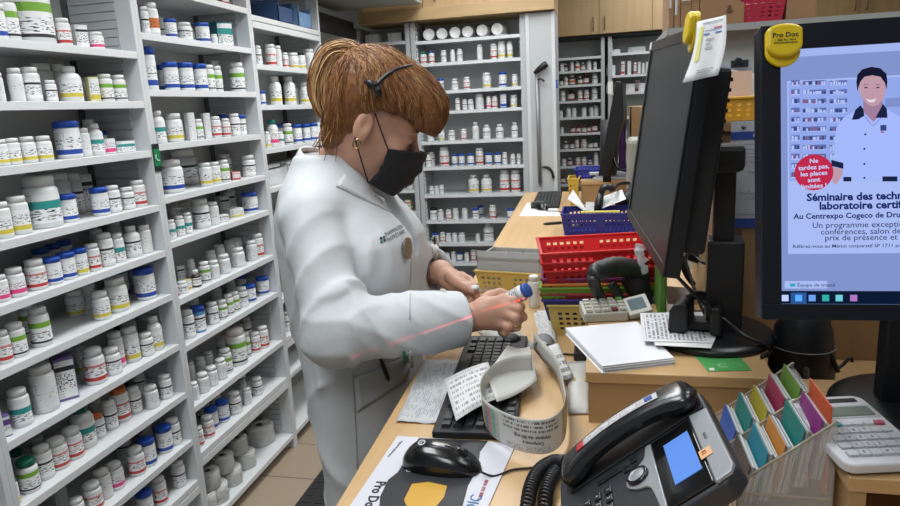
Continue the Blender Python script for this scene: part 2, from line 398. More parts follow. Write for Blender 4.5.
def make_bottle(kind, cap, lab, r, h, loc, face, label, cat, group, parts=True, bodym=None):
    name = {'x': 'carton', 'j': 'pill_jar'}.get(kind, 'pill_bottle')
    rz = face+random.uniform(-.35, .35) if kind != 'x' else face+random.uniform(-.12, .12)
    t = thing(name, label, cat, loc, rz, group)
    seg = 24 if parts else 14
    if kind == 'x':
        bcol = {'w': '#d0d2d2', 't': '#2b6f7c', 'k': '#33363a', 'r': '#b3564e', 'y': '#cfc789', 'g': '#2f7d5f', 'b': '#2f5aa8', 'v': '#6a5a93', 'o': '#b98e62', 'p': '#d59aa4'}[cap]
        d = min(.07, r*2)
        mb = MB(); mb.box((-d/2, -r, 0), (d/2, r, h)); mb.build('carton_body', mat('carton_'+cap, bcol, .55), t, world=False, bevel=.001)
        mb = MB(); q = .94; mb.quad((d/2+.0008, -r*q, h*.06), (d/2+.0008, r*q, h*.06), (d/2+.0008, r*q, h*.94), (d/2+.0008, -r*q, h*.94)); mb.build('printed_face', lab_of(lab), t, world=False)
        return t
    if kind == 'r': hb, sh, rn, rc, ch = .70, .80, .70*r, .86*r, .80
    elif kind == 's': hb, sh, rn, rc, ch = .66, .82, .5*r, .62*r, .83
    elif kind == 'j': hb, sh, rn, rc, ch = .78, .82, .9*r, 1.03*r, .81
    elif kind == 'd': hb, sh, rn, rc, ch = .62, .74, .5*r, .6*r, .75
    else: hb, sh, rn, rc, ch = .7, .8, .7*r, .85*r, .8
    if h > 3.6*r and kind == 'r': hb, sh, ch = .76, .84, .83
    m = bodym or (m_amber if kind == 'd' else m_plas)
    mb = MB(); mb.lathe([(0, 0), (r*.92, 0), (r, r*.1), (r, h*hb), (r*.97, h*(hb+.035)), (rn+(r-rn)*.55, h*(hb+(sh-hb)*.75)), (rn, h*sh), (rn, h*(ch+.01))], seg)
    mb.build('bottle_body', m, t, world=False)
    mb = MB(); mb.lathe([(rn*.9, h*ch), (rc, h*ch), (rc, h*.965), (rc*.93, h*.993), (rc*.5, h*.995), (rc*.46, h), (0, h)], seg*2 if parts else seg, wob=-.025 if parts else 0); mb.build('cap', m_cap[cap], t, world=False)
    lo, hi = (.10, .64) if kind != 'j' else (.08, .68)
    if kind == 's': lo, hi = .12, .6
    if kind == 'd': lo, hi = .12, .56
    mb = MB(); mb.lathe([(r*1.012, h*lo), (r*1.012, h*hi)], 16, a0=-2.0, a1=2.0); mb.build('label', lab_of(lab), t, world=False)
    return t
def fill(data, where, line, z, gap, offs, place, group, shelfname, parts=True, maxd=.25):
    """data: 'u w h code [b]' ; line(off) -> (p0, dir) line along the shelf at distance off behind its front edge"""
    items = []
    for s in data.split(','):
        s = s.split()
        if not s: continue
        items.append((float(s[0]), float(s[1]), float(s[2]), s[3], len(s) > 4))
    items.sort(key=lambda i: (i[4], i[0])); cnt = {False: 0, True: 0}
    placed = []
    for u, wpx, hpx, code, back in items:
        off = offs[1] if back else offs[0]; ok = False
        for tr in range(14):
            p0, d = line(off); p = line_u(u, p0, d); D = depth(p); r = wpx/2*D/F; h = min(hpx*D/F*1.01, gap-.012)
            p0, d = line(off+r); p = line_u(u, p0, d)
            rr = r
            if all((p-q).length > rr+qr+.0005 for q, qr in placed) and off+2*r < maxd-.002: ok = True; break
            off += .012
            if off+2*r >= maxd-.003: off = offs[0]; wpx *= .93
        if not ok: continue
        # keep inside the opening
        p = place['clamp'](p, r)
        placed.append((p.copy(), rr)); n = cnt[back]; cnt[back] += 1
        kind, cap, lab = code[0], code[1], code[2]
        row = 'in back row' if back else 'in front row'
        if kind == 'x': what = {'w': 'white', 't': 'teal', 'k': 'dark', 'r': 'red', 'y': 'pale yellow', 'g': 'green', 'b': 'blue', 'v': 'purple', 'o': 'tan', 'p': 'pink'}[cap]+' carton'; cat = 'box'
        elif kind == 'd': what = 'dark bottle, '+CAPN[cap]; cat = 'bottle'
        else: what = LNAME[lab]+' white '+('jar' if kind == 'j' else 'bottle')+', '+CAPN[cap]; cat = 'bottle'
        lab_txt = '%s, %s from left %s, %s' % (what, ORD[min(n, 24)], row, shelfname)
        face = place['face']
        make_bottle(kind, cap, lab, r*(.97 if kind != 'x' else .7), h, (p[0], p[1], z+.0005), face, lab_txt, cat, group, parts, m_bluep if code.endswith('!') else None)
SN = ['top shelf', 'second shelf', 'third shelf', 'fourth shelf', 'fifth shelf', 'sixth shelf', 'seventh shelf', 'eighth shelf', 'ninth shelf', 'tenth shelf', 'lowest shelf']
BAY1 = {
0: '2 13 34 jwb,13 17 44 rwg,37 38 62 rwg,66 14 27 rwr,82 17 22 xwk,98 14 17 rwp,112 18 20 rwn b',
1: '3 7 28 rwn,19 14 33 rwn,34 18 34 rwk,47 20 42 rwn b,53 11 21 rwk,73 22 35 swy,63 16 40 rwn b,88 12 25 rwn b,95 14 24 xyy,108 14 27 rwg,121 14 26 rwg',
2: '3 14 26 rwy,15 15 26 rwy,30 16 26 rwy,46 16 25 rwy,71 24 37 jbb,86 13 28 rwn,98 15 31 swt,93 12 34 rwn b,110 15 15 xwp,124 26 11 xwt,121 14 18 xok b,130 15 20 jbb b',
3: '5 18 36 rwy,22 20 38 rwy,46 34 54 rwt,64 22 44 rwn b,70 18 28 jbb,79 14 40 rwk b,88 18 36 xwk b,102 17 28 jbb,115 15 27 rwk,129 14 22 rwk,145 15 26 rwr',
4: '3 15 27 rwp,18 18 29 rwp,38 20 30 rwr,45 16 28 jbb b,55 17 27 jbb,57 14 28 jbb b,69 17 27 jbb,82 15 27 jby,68 14 28 jbb b,95 14 27 rwr,108 16 33 rwk,120 13 29 rwt,134 17 31 swk,147 13 28 rwn,100 14 30 rwn b,126 14 32 rwn b',
5: '6 15 33 rwr,19 19 34 rwg,30 15 34 rwg b,43 20 39 rwg,77 18 26 rwy b,88 20 34 rwn b,103 17 28 rwy,119 22 34 rwy,131 20 30 jbb b,147 20 32 jbb',
6: '6 14 22 xvv,23 20 38 rwt,47 25 48 rwn,68 26 44 xvk,97 21 36 rwr,114 17 27 rwk,84 12 28 rwy b,119 15 37 rwp,133 17 35 rwy,148 14 23 rwk,141 14 32 rwn b,157 15 34 swy',
7: '14 12 27 rgy,20 14 24 rgn b,31 20 34 rgg,46 18 34 rwk,40 14 30 rwn b,60 20 31 rwr,75 19 31 rwr,86 23 44 sgt,100 13 24 rok,98 13 26 rwn b,112 14 29 rwk,122 19 35 ror,136 14 26 rwk,142 13 28 rwk b,153 14 23 rwn,158 12 24 rwp b,167 13 24 rwk',
8: '62 16 22 xwn b,80 14 26 rwn,95 18 28 rwr,105 17 30 rwn,117 17 27 rwp,126 15 27 rwk b,138 17 28 rwr,149 17 28 jbb,157 15 27 rwy b,166 16 27 jbb,176 15 27 rwk',
9: '147 16 27 jbb,161 15 28 rwr,180 14 26 rwk,127 15 26 rwn,112 16 26 rwr b',
}
BAY2 = {
0: '200 10 14 rwn,224 12 14 xrr',
1: '147 8 27 rwk,154 14 32 rwo,163 8 25 rwk b,172 12 19 jbb,186 15 18 rwk,192 9 18 rwn b,204 14 20 jbb,223 24 24 xtt,215 7 10 rwn',
2: '152 14 43 jbb,148 6 20 rwr b,164 8 27 jbb b,173 15 28 jbb,188 15 28 jbb,202 14 27 jbb,211 11 26 rwg,219 10 25 rwg,223 11 32 rwn b,239 15 29 rwg',
3: '161 13 32 swt,176 17 28 rwy,192 11 27 xwn,200 9 20 rwg,208 10 25 xwn,217 11 21 rwr,227 9 18 rwr,236 11 22 rwk,243 9 20 jbk,225 9 22 xwn b,231 9 21 jbb b',
4: '174 23 33 rwb,186 27 46 rwk b,207 13 23 rwy,216 12 22 rwy,225 12 22 rwg,235 13 8 xrr,244 12 22 rwk b,251 14 21 rwk',
5: '172 10 19 rwt,181 10 20 rwt,189 9 21 rwt,194 9 21 rwt b,178 12 22 rwn b,187 13 24 rwn b,203 17 29 rwk,214 13 23 rwn,224 15 18 xwk b,234 15 20 xwk b,243 12 22 xwk b,222 16 7 xwk,234 22 9 xwy,251 16 20 jbb',
6: '174 12 12 xwr,181 11 16 xwk b,183 11 12 rwk,188 10 10 xyy,192 9 18 rwn b,197 10 17 dwk,206 11 21 rwg,215 11 18 rwn,225 13 19 rwn,239 14 19 rwn,245 9 19 rwn b,253 11 20 rwn,259 12 24 rwr,212 11 18 rwn b,221 11 20 rwn b,231 11 20 rwn b,237 11 20 rwn b',
7: '190 13 28 rwk,200 14 26 jbk!,196 10 28 jbb b,214 12 22 rwk,223 11 19 rwg,230 10 21 rwg,236 10 20 rwg,243 12 20 rwk,218 11 22 rwn b,232 10 21 rwn b,250 14 18 jbb,244 11 20 jbb b,258 10 18 jbb b,266 13 18 jbb',
8: '192 9 21 rwn b,195 10 18 rwn,204 13 20 rwn,213 12 20 rwn,222 12 21 rwn,202 10 18 rwn b,210 10 18 rwn b,224 13 24 rwk b,227 13 25 rwg,238 21 37 rwg,247 10 25 rwg,240 12 24 rwn b,256 11 20 rwr,264 12 22 rwr,258 10 26 rwk b',
9: '200 10 20 rwr,209 13 22 rwr,204 12 18 jbb b,213 13 22 jbb,216 12 20 jbb b,224 13 22 jbb,236 13 22 rwk,242 10 20 rwk b,248 9 17 rwn,258 11 18 rwk',
}
BAY3 = {
1: '259 8 19 rwk,272 11 22 rwr,279 8 21 rwn,286 7 15 rwr,294 12 16 rwy,302 9 17 rky,313 12 21 rwn,307 9 18 rwn b',
2: '263 7 14 jbb,277 12 28 swy,291 12 28 swy,306 11 22 swy,318 10 20 rwn b',
3: '268 7 16 rwy,274 12 27 stp,281 8 14 rwt,289 10 21 rwg,279 10 20 jbb b,286 9 20 jbb b,298 10 19 jbb,307 9 18 jbb,314 10 18 jbb,322 9 17 rwn,330 9 17 rwn',
7: '287 9 22 xgg,296 10 26 xgg b',
8: '287 9 20 rwk,294 9 22 rwn b,291 9 16 rwk',
}
def run_bay(bay, zs, y0, y1, bayname, group, yc):
    for si, data in bay.items():
        z = zs[si]; gap = (zs[si-1]-.025-z) if si > 0 else .24
        if z > 1.9: gap = .22
        fill(data, None, lambda off, z=z: ((X0-off, (y0+y1)/2, z), (0, 1, 0)), z, gap, (.022, .135),
             {'face': -.55, 'clamp': lambda p, r: Vector((p[0], min(max(p[1], y0+r+.003), y1-r-.010), p[2]))}, group+' '+SN[si], SN[si]+', '+bayname)
run_bay(BAY1, Z1, 1.241, 1.949, 'nearest bay', 'bottles in the nearest bay,', 0)
run_bay(BAY2, Z2, 1.984, 2.692, 'middle bay', 'bottles in the middle bay,', 0)
run_bay(BAY3, Z3, 2.727, 3.435, 'farther bay', 'bottles in the farther left bay,', 0)
# ------------------------------------------------------------------ other things on the left shelves
m_wrap = mat('clear_wrap', (.85, .87, .88), .18, alpha=.32, bump=.6, bscale=60)
m_roll = mat('paper_roll', '#b9bab5', .7)
m_core = mat('roll_core', '#3a2f28', .8)
def wrapped_roll(loc, r, h, lab, tilt=0):
    M = Matrix.Translation(Vector(loc)) @ Matrix.Rotation(tilt, 4, 'Y')
    t = thing('wrapped_roll', lab, 'paper roll', M=M, group='plastic wrapped paper rolls on the lowest shelf')
    mb = MB(); mb.lathe([(r*.25, 0), (r, 0), (r, h), (r*.25, h), (r*.25, 0)], 24); mb.build('roll', m_roll, t, world=False)
    mb = MB(); mb.lathe([(r*.24, .002), (r*.25, h+.0015), (r*.17, h+.0015), (r*.16, .002)], 16); mb.build('core', m_core, t, world=False)
    mb = MB(); n = 22; P = []
    for j in range(9):
        z = h*1.06*j/8; row = []
        for k in range(n+1):
            a = 2*PI*k/n; rr = r*(1.06+.05*math.sin(5*a+j*1.7)+.03*math.sin(9*a-j))*(1 if j < 8 else .7)
            row.append(Vector((rr*math.cos(a), rr*math.sin(a), z)))
        P.append(row)
    mb.grid(P); mb.build('plastic_wrap', m_wrap, t, world=False)
wz = Z2[10]
p0 = line_u(261, (X0-.12, 2.5, wz), (0, 1, 0)); wrapped_roll((p0[0], p0[1], wz+.001), .062, .085, 'single wrapped paper roll standing at the far end of the lowest shelf')
k = 0
for u, off, zz, tl in ((218, .06, 0, 0), (232, .07, 0, 0), (246, .08, 0, 0), (222, .17, 0, 0), (206, .07, 0, 0), (238, .19, 0, 0)):
    p = line_u(u, (X0-off, 2.3, wz), (0, 1, 0))
    k += 1; wrapped_roll((p[0], min(p[1], 2.6), wz+.001), .043, .07, '%s wrapped paper roll of the crumpled plastic heap on the lowest shelf' % ORD[k-1])
for j, (u, off) in enumerate(((212, .07), (226, .08), (240, .10))):
    p = line_u(u, (X0-off, 2.3, wz), (0, 1, 0)); wrapped_roll((p[0], p[1], wz+.077), .043, .065, '%s wrapped paper roll lying on top of the crumpled heap, from left' % ORD[j])
# clear bins with packets (bay 3, fifth shelf)
m_clear = mat('clear_bin_plastic', (.8, .83, .85), .2, alpha=.35)
for k, (ya, yb) in enumerate(((2.76, 2.97), (2.99, 3.20), (3.22, 3.41))):
    t = thing('clear_bin', '%s clear plastic bin of small white packets from the left, farther bay' % ORD[k], 'bin', (X0-.12, (ya+yb)/2, Z3[4]), group='clear bins in the farther bay')
    z = Z3[4]+.001; mb = MB(); mb.box((X0-.2, ya, z), (X0-.03, yb, z+.004)); mb.box((X0-.034, ya, z), (X0-.03, yb, z+.075)); mb.box((X0-.2, ya, z), (X0-.196, yb, z+.09)); mb.box((X0-.2, ya, z), (X0-.03, ya+.004, z+.08)); mb.box((X0-.2, yb-.004, z), (X0-.03, yb, z+.08))
    mb.build('bin_body', m_clear, t)
    for j in range(10):
        xx = X0-.05-.028*(j % 5); yy = ya+.05+.09*(j//5)+random.uniform(-.01, .01)
        M = Matrix.Translation(Vector((xx, yy, z+.05))) @ Matrix.Rotation(random.uniform(-.4, .1), 4, 'Y') @ Matrix.Rotation(random.uniform(-.2, .2), 4, 'Z')
        mb = MB(); mb.cbox((0, 0, 0), (.012, .075, .085), M=M)
        o = mb.build('medicine_packet', lab_of('k'), None); tag(o, '%s packet standing in the %s clear bin of the farther bay' % (ORD[j], ORD[k]), 'packet', 'packets in the clear bins')
# blue bins on the very top (bay 3)
for k, u in enumerate((272, 292)):
    p = line_u(u, (X0-.08, 3, 1.98), (0, 1, 0)); z = 1.999-.02
    t = thing('storage_bin', ['dark blue storage bin on the top deck of the farther bay', 'light blue plastic bin on the top deck of the farther bay'][k], 'bin', (p[0], p[1], z))
    mb = MB(); a = .075; M = Matrix.Translation(Vector((p[0], p[1], z)))
    for lo, hi in (((-a, -a, 0), (a, a, .004)), ((-a, -a, 0), (a, -a+.004, .09)), ((-a, a-.004, 0), (a, a, .09)), ((-a, -a, 0), (-a+.004, a, .12)), ((a-.004, -a, 0), (a, a, .07))): mb.box(lo, hi, M=M)
    mb.build('bin_body', mat('bin_blue%d' % k, ['#34507a', '#6f95bd'][k], .35), t)
    mb = MB(); mb.box((-a-.004, -a-.004, .088), (a+.004, -a+.002, .096), M=M).box((-a-.004, a-.002, .088), (a+.004, a+.004, .096), M=M); mb.build('rim', mat('bin_blue%d' % k, '#34507a'), t)
# green sign clipped on the post
p = PX(155.5, 153, X0)
t = thing('shelf_sign', 'small green and black sign with white phone symbol on the shelf post', 'sign', (X0+.003, p[1], 1.40))
mb = MB(); mb.box((X0+.001, p[1]-.017, 1.395), (X0+.004, p[1]+.017, 1.485)); mb.build('sign_plate', mat('sign_black', '#15241d', .4), t, bevel=.0008)
mb = MB(); mb.box((X0+.004, p[1]-.015, 1.412), (X0+.0048, p[1]+.015, 1.468)); mb.build('sign_face', mat('sign_green', '#0f7a48', .4), t)
Mx = basis((X0+.0052, p[1]-.006, 1.432), (0, 1, 0), (0, 0, 1))
mb = MB(); mb.tube([Mx @ Vector(q) for q in catmull([(0, .018, 0), (-.002, .008, 0), (.004, 0, 0), (.012, -.003, 0)], 5)], [.003, .0025, .002, .002, .002, .002, .002, .002, .002, .002, .002, .002, .002, .002, .0025, .003], 6); mb.build('phone_symbol', mat('white_print', '#d8dcda', .5), t)

# ------------------------------------------------------------------ back run facing the camera
YB = 4.2
m_backw = mat('back_unit_steel', '#b3b7b8', .45, noise=.02, nscale=4)
def back_unit(label, x0, x1, Y, zs, top, depth=.25, bot=0, wallc=m_backp, up=.03, lip=.02):
    t = thing('shelving_unit', label, 'shelving unit', ((x0+x1)/2, Y+depth/2, 0))
    for a, b in ((x0-up, x0), (x1, x1+up)):
        mb = MB(); mb.box((a, Y, bot), (b, Y+depth, top)); mb.build('upright', m_backw, t, bevel=.0015)
    mb = MB(); mb.box((x0-up, Y+depth, bot), (x1+up, Y+depth+.006, top)); mb.build('back_panel', wallc, t)
    for z in zs:
        mb = MB(); mb.box((x0, Y+.002, z-.012), (x1, Y+depth, z)); mb.box((x0, Y+.0005, z-lip), (x1, Y+.012, z)); mb.build('shelf', m_lip, t, bevel=.001)
    for s, xx in ((1, x0), (-1, x1)):
        mb = MB(); z = bot+.06
        while z < top-.03:
            mb.box((min(xx, xx+s*.006), Y+.02, z), (max(xx, xx+s*.006), Y+.045, z+.018)); z += .026
        mb.build('slotted_strip', m_steel, t)
    return t
# shelf surfaces measured at the right-hand end
zb = [PY(522, v, YB)[2] for v in (33.5, 57, 86, 107, 138, 164.5, 193)]
zb += [PY(434, v, YB)[2] for v in (221, 243.5, 263)]
zb += [zb[-1]-.15, zb[-1]-.3, .08]
xL, xR = PY(420, 120, YB)[0], PY(521.5, 90, YB)[0]
back_unit('white shelving unit of pill bottles facing the camera beyond the woman', xL, xR, YB, zb, 2.075)
mb = MB(); mb.box((xR+.03, YB-.012, 0), (-.262, YB+.26, 2.075)); struct('wall_end', mb, mat('end_panel_paint', '#b4b7b8', .5, noise=.02, nscale=3), 'white end panel of the back shelving run', bevel=.002)
mb = MB()
for xx in (xR+.036, -.285): mb.box((xx, YB-.018, 0), (xx+.02, YB-.011, 2.075))
o = struct('trim_9', mb, m_steel)
BACK = {
1: '424 7 12 rgr,432 6 12 rbr,444 6 12 rwk,453 5 12 rwn,460 6 12 rwk,480 6 15 rwn,494 7 15 rwr,502 8 17 rwy,510 6 16 rwy',
2: '441 7 12 jbk,455 7 11 rwk,467 7 12 rwr,487 9 15 rwy,503 8 15 jbb,515 6 12 rwy',
3: '458 5 12 rwk,465 5 10 rwk,471 6 10 rwk,480 9 17 rwn,489 5 12 rwp,495 6 12 rwr,504 9 14 xbb,514 7 12 rwy',
4: '431 7 10 rwn,442 6 11 rwy,452 7 10 rwk,464 6 11 rwr,476 7 17 swn,487 8 14 swk,500 8 14 swk,515 7 15 swk',
5: '423 6 12 rwk,432 7 14 rwk,445 10 19 rwr,455 6 12 jbb,462 6 12 jbb,471 7 12 jbb,480 8 17 rwr,489 7 12 jbb,498 7 12 jbb,505 5 12 rwk,513 5 10 rwk,519 4 10 rwk',
6: '432 5 8 rwk,437 5 8 rwn,442 5 9 rwk,474 11 18 swy,487 11 18 swy,505 10 22 rwr,516 10 22 rwr',
7: '434 8 12 rkk,441 6 10 rwn,449 6 10 rwr,456 6 11 rwn,465 6 11 rwn,476 7 11 jbk,481 6 11 jbb b,493 7 14 rwr,511 8 10 jbb',
8: '436 7 9 jbn,443 6 10 rwr,449 6 9 rwn,455 6 9 rwn,462 7 9 rwn,478 5 8 rwn,489 11 18 swk',
9: '434 6 9 rwn,441 7 9 jbk,448 5 9 rwn,454 5 10 rwn,460 6 9 jbb,467 5 9 rwn,474 6 12 rwr',
}
for si, data in BACK.items():
    fill(data, None, lambda off, z=zb[si]: (((xL+xR)/2, YB+off, z), (1, 0, 0)), zb[si], zb[si-1]-zb[si]-.02, (.03, .14),
         {'face': -PI/2, 'clamp': lambda p, r: Vector((min(max(p[0], xL+r+.01), xR-r-.01), p[1], p[2]))}, 'bottles on the back unit, '+SN[si], SN[si]+', back unit', True)
# big jars lying on their sides on the top shelf
for k, (u, r) in enumerate(((429, 6.2), (442, 6), (455, 6), (467.5, 6), (482, 6.2), (497, 6.4))):
    z = zb[0]; p = line_u(u, (-.8, YB+.03, z), (1, 0, 0)); R_ = r*depth(p)/F
    M = Matrix.Translation(Vector((p[0], YB+.03, z+R_+.001))) @ Matrix.Rotation(-PI/2, 4, 'X') @ Matrix.Rotation((k-3)*.05, 4, 'Y')
    t = thing('large_jar', '%s white jar lying on its side, lid forward, topmost back shelf, from left' % ORD[k], 'jar', M=M, group='large jars lying on the topmost back shelf')
    mb = MB(); mb.lathe([(0, .15), (R_*.9, .15), (R_, .14), (R_, .05), (R_*.82, .03), (R_*.8, .02)], 20); mb.build('jar_body', m_plas2, t, world=False)
    mb = MB(); mb.lathe([(R_*.9, .025), (R_*.92, .004), (R_*.8, 0), (R_*.74, .004), (0, .004)], 24); mb.build('lid', m_cap['w'], t, world=False)
# papers lying before them
for k, u in enumerate((460, 503)):
    p = line_u(u, (-.8, YB+.012, zb[0]), (1, 0, 0)); mb = MB(); mb.cbox((p[0], YB+.03, zb[0]+.004), (.06, .05, .003), M=None)
    tag(mb.build('price_slip', mat('paper_white', '#d4d5d3', .7)), ['crumpled white slip under the fourth jar on the topmost back shelf', 'white slip under the last jar on the topmost back shelf'][k], 'paper')
# narrow unit left of it, half hidden by the woman's head
zl = [PY(400, v, YB)[2] for v in (41, 75, 110, 145)]+[PY(410, v, YB)[2] for v in (176, 190, 212)]+[.5, .3, .08]
xl0, xl1 = PY(357, 40, YB)[0], xL-.065
back_unit('narrow white shelving unit behind the head of the woman, by the corner', xl0, xl1, YB, zl, 2.075)
fill('374 20 9 xwn,396 20 9 xwn', None, lambda off: (((xl0+xl1)/2, YB+off, zl[0]), (1, 0, 0)), zl[0], .15, (.03, .1), {'face': -PI/2, 'clamp': lambda p, r: p}, 'white cartons behind the head', 'top shelf, corner unit')
fill('400 7 9 jbb,406 7 9 jbb,411 8 10 rwn', None, lambda off: (((xl0+xl1)/2, YB+off, zl[5]), (1, 0, 0)), zl[5], .12, (.03, .1), {'face': -PI/2, 'clamp': lambda p, r: p}, 'bottles behind the mask', 'sixth shelf, corner unit')
# pinkish-yellow cartons on the shelf below, by her lapel
fill('400 9 10 xyy,409 9 11 xyr', None, lambda off: (((xl0+xl1)/2, YB+off, zl[6]), (1, 0, 0)), zl[6], .12, (.03, .1), {'face': -PI/2, 'clamp': lambda p, r: p}, 'cartons by the lapel', 'seventh shelf, corner unit')
# hook pole leaning on the end panel
t = thing('reaching_pole', 'grey pole with black grip leaning upright on the white end panel', 'pole', (-.4, YB-.03, 1.1))
a = PY(536.5, 73, YB-.03); b = PY(540, 183, YB-.03)
mb = MB(); mb.tube([a, b], .011, 12); mb.build('pole', mat('pole_grey', '#8d9092', .4, metal=.4), t)
mb = MB(); c1 = PY(534, 73, YB-.04); c2 = PY(547, 63.5, YB-.05); mb.tube([c1, c1.lerp(c2, .3), c1.lerp(c2, .8), c2], [.008, .016, .022, .016], 10); mb.build('grip', mat('black_plastic', '#131416', .4), t)
mb = MB(); mb.tube(catmull([PY(537, 80, YB-.03), PY(541, 79, YB-.05), PY(544.5, 81.5, YB-.05)], 5), .006, 8); mb.build('trigger', MATS['black_plastic'], t)
mb = MB(); mb.tube(catmull([PY(539.5, 180, YB-.03), PY(541, 184, YB-.03), PY(538.5, 183, YB-.03)], 5), .007, 8); mb.build('hook_end', MATS['pole_grey'], t)
mb = MB(); mb.tube(catmull([PY(542, 167, YB-.02), PY(548, 167.5, YB-.02), PY(552, 172, YB-.02), PY(553.5, 178, YB-.02)], 6), [.004]*3+[.008]*13+[.009]*3, 8)
tag(mb.build('cable_hook', MATS['black_plastic']), 'curved black hook mounted on the white end panel beside the pole', 'hook')
mb = MB(); q = PY(556.5, 84, YB-.013); mb.cbox((q[0], YB-.0135, q[2]), (.016, .002, .05)); tag(mb.build('blue_tag', mat('tag_blue', '#2a4f92', .5)), 'small blue tag stuck on the edge of the white end panel', 'tag')

# upper wooden band and cabinets over the back run
M_mapleX = wood('maple_veneer_x', '#a88c62', '#b3976c', 0, .6)
M_mapleZ = wood('maple_veneer_z', '#a58a62', '#b0946b', 2, .6)
M_mapleY = wood('maple_veneer_y', '#b28b5a', '#c39d69', 1, .6)
def cabinet(label, x0, x1, y0, y1, z0, z1, doors, handles, m=None):
    m = m or M_mapleZ
    t = thing('wall_cabinet', label, 'cabinet', ((x0+x1)/2, (y0+y1)/2, z0))
    mb = MB(); mb.box((x0, y0+.02, z0), (x1, y1, z1)); mb.build('cabinet_body', m, t)
    for i in range(len(doors)-1):
        a, b = doors[i]+.0015, doors[i+1]-.0015
        mb = MB(); mb.box((a, y0, z0+.002), (b, y0+.019, z1-.002)); d = mb.build('door', m, t, bevel=.0015)
        if i < len(handles) and handles[i]:
            hx = handles[i]; mb = MB(); mb.tube(catmull([(hx, y0, z0+.035), (hx, y0-.022, z0+.045), (hx, y0-.026, z0+.085), (hx, y0-.022, z0+.125), (hx, y0, z0+.135)], 5), .004, 8); mb.build('handle', mat('handle_metal', '#6a6152', .35, metal=.7), d)
    return t
mb = MB(); zt = 2.085
mb.box((-1.46, YB-.06, zt-.005), (-.262, YB+.0, zt+.065)); mb.box((-.32, YB+.0, zt-.005), (-.262, YB+.3, zt+.065)); struct('trim_10', mb, M_mapleX, 'wooden band above the back shelving', bevel=.002)
mb = MB(); mb.box((-1.46, YB-.0, zt-.005), (-.32, YB+.3, zt)); struct('trim_11', mb, M_mapleX)
cabinet('maple cupboards with hook handles above the back shelving', -1.46, -.262, YB-.02, YB+.3, zt+.067, 2.7, [-1.46, -1.06, -.66, -.262], [-1.14, -.98, -.70])
# bulkhead over the left run, seen as pale underside and dark opening
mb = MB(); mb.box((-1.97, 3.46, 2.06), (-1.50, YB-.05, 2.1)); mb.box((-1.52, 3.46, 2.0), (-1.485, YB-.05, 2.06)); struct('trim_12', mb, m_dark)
mb = MB(); mb.box((-1.97, 3.47, .0), (-1.62, YB-.02, .9)); struct('trim_13', mb, m_steel)
mb = MB(); mb.box((-1.97, -1, 2.26), (-1.2, 3.5, 2.30)); mb.box((-1.6, 3.5, 2.17), (-1.05, YB-.07, 2.21)); struct('trim_14', mb, mat('soffit_grey', '#a3a29a', .8), 'pale soffit above the left shelving')
# ------------------------------------------------------------------ far racks under the far cupboards
YF = 5.9
fx0, fx1, fx2 = PY(559, 60, YF)[0], PY(601, 60, YF)[0], PY(604, 60, YF)[0]
zf = [PY(580, v, YF)[2] for v in (57, 70.5, 84.5, 100.5, 117, 133, 149, 166, 184)]+[.7, .5, .3, .1]
m_fback = mat('far_back_panel', '#babebd', .6)
back_unit('far grey rack of dark bottles beyond the white end panel', fx0-.3, fx1, YF, zf, 2.06, wallc=m_fback)
zf2 = [PY(620, v, YF)[2] for v in (53, 75, 92.5, 117, 141, 160, 190)]+[.7, .5, .3, .1]
back_unit('far grey rack of cartons and packets left of the big dark monitor', fx2+.062, fx2+1.05, YF, zf2, 2.06, wallc=m_fback)
FAR = {
1: '562 4 8 rwn,565.5 6 8 dwk,572 4 9 rwn,577.5 5 9 swo,583 5 8 dwk,589 5 11 rwn,595 4 8 rwk',
2: '561.5 4 7 dkn,566 4 8 rwk,572 7 10 dwo,580 5 8 dwy,586 6 10 drr,595 6 10 rwk',
3: '563 5 10 rwk,571 7 11 dkr,580 5 10 rwr,586.5 5 10 rwr,594.5 6 12 rwk',
4: '561 4 7 rwn,568.5 5 9 rwn,574 5 9 rwn,584 5 9 rwn,591.5 4 9 rwn,596 5 10 rwn',
5: '562 4 6 rwn,573 5 8 drr,578.5 5 8 drr,584 5 8 drk,589 4 8 dkr,594.5 6 10 drr',
6: '566 5 8 dwk,572 5 8 drk,577 4 9 rwr,584 6 9 rwr,590.5 5 8 dgk,595.5 5 9 dgn',
7: '564 5 7 rwk,570 5 8 dwr,578 5 8 rwr,584 5 8 rwr,590 4 9 dbv,596 5 12 rwn',
8: '563 5 9 drr,569 5 8 dkk',
}
for si, data in FAR.items():
    fill(data, None, lambda off, z=zf[si]: (((fx0+fx1)/2, YF+off, z), (1, 0, 0)), zf[si], zf[si-1]-zf[si]-.02, (.03, .12),
         {'face': -PI/2, 'clamp': lambda p, r: p}, 'bottles on the far rack, '+SN[si], SN[si]+', far rack', True)
FAR2 = {
0: '616 12 4 xwn,637 28 6 xgn,650 14 8 xgn b',
1: '611 12 10 xwn,612 15 5 xkn b,623 5 13 xwr,629 5 13 xwn,635 4 12 xkr,639 4 12 xrn,643 4 11 xtn,647 4 11 xwn',
2: '609 6 9 rwn,617 5 9 rwn,623 4 7 rwn,630 12 8 xwn,642 10 8 xwn,637 8 12 xkr b',
3: '620 4 5 xwn,626 3 4 xwn,640 9 6 xkn',
4: '623 10 10 xyn,634 9 9 xon',
5: '622 12 8 xwn',
}
for si, data in FAR2.items():
    fill(data, None, lambda off, z=zf2[si]: ((fx2+.3, YF+off, z), (1, 0, 0)), zf2[si], .25, (.03, .12),
         {'face': -PI/2, 'clamp': lambda p, r: p}, 'packs on the far right rack, '+SN[si], SN[si]+', far right rack', True)
cz0 = 2.075; 
d0, d1, d2 = PY(552, 20, YF-.03)[0], PY(599, 20, YF-.03)[0], PY(652, 20, YF-.03)[0]
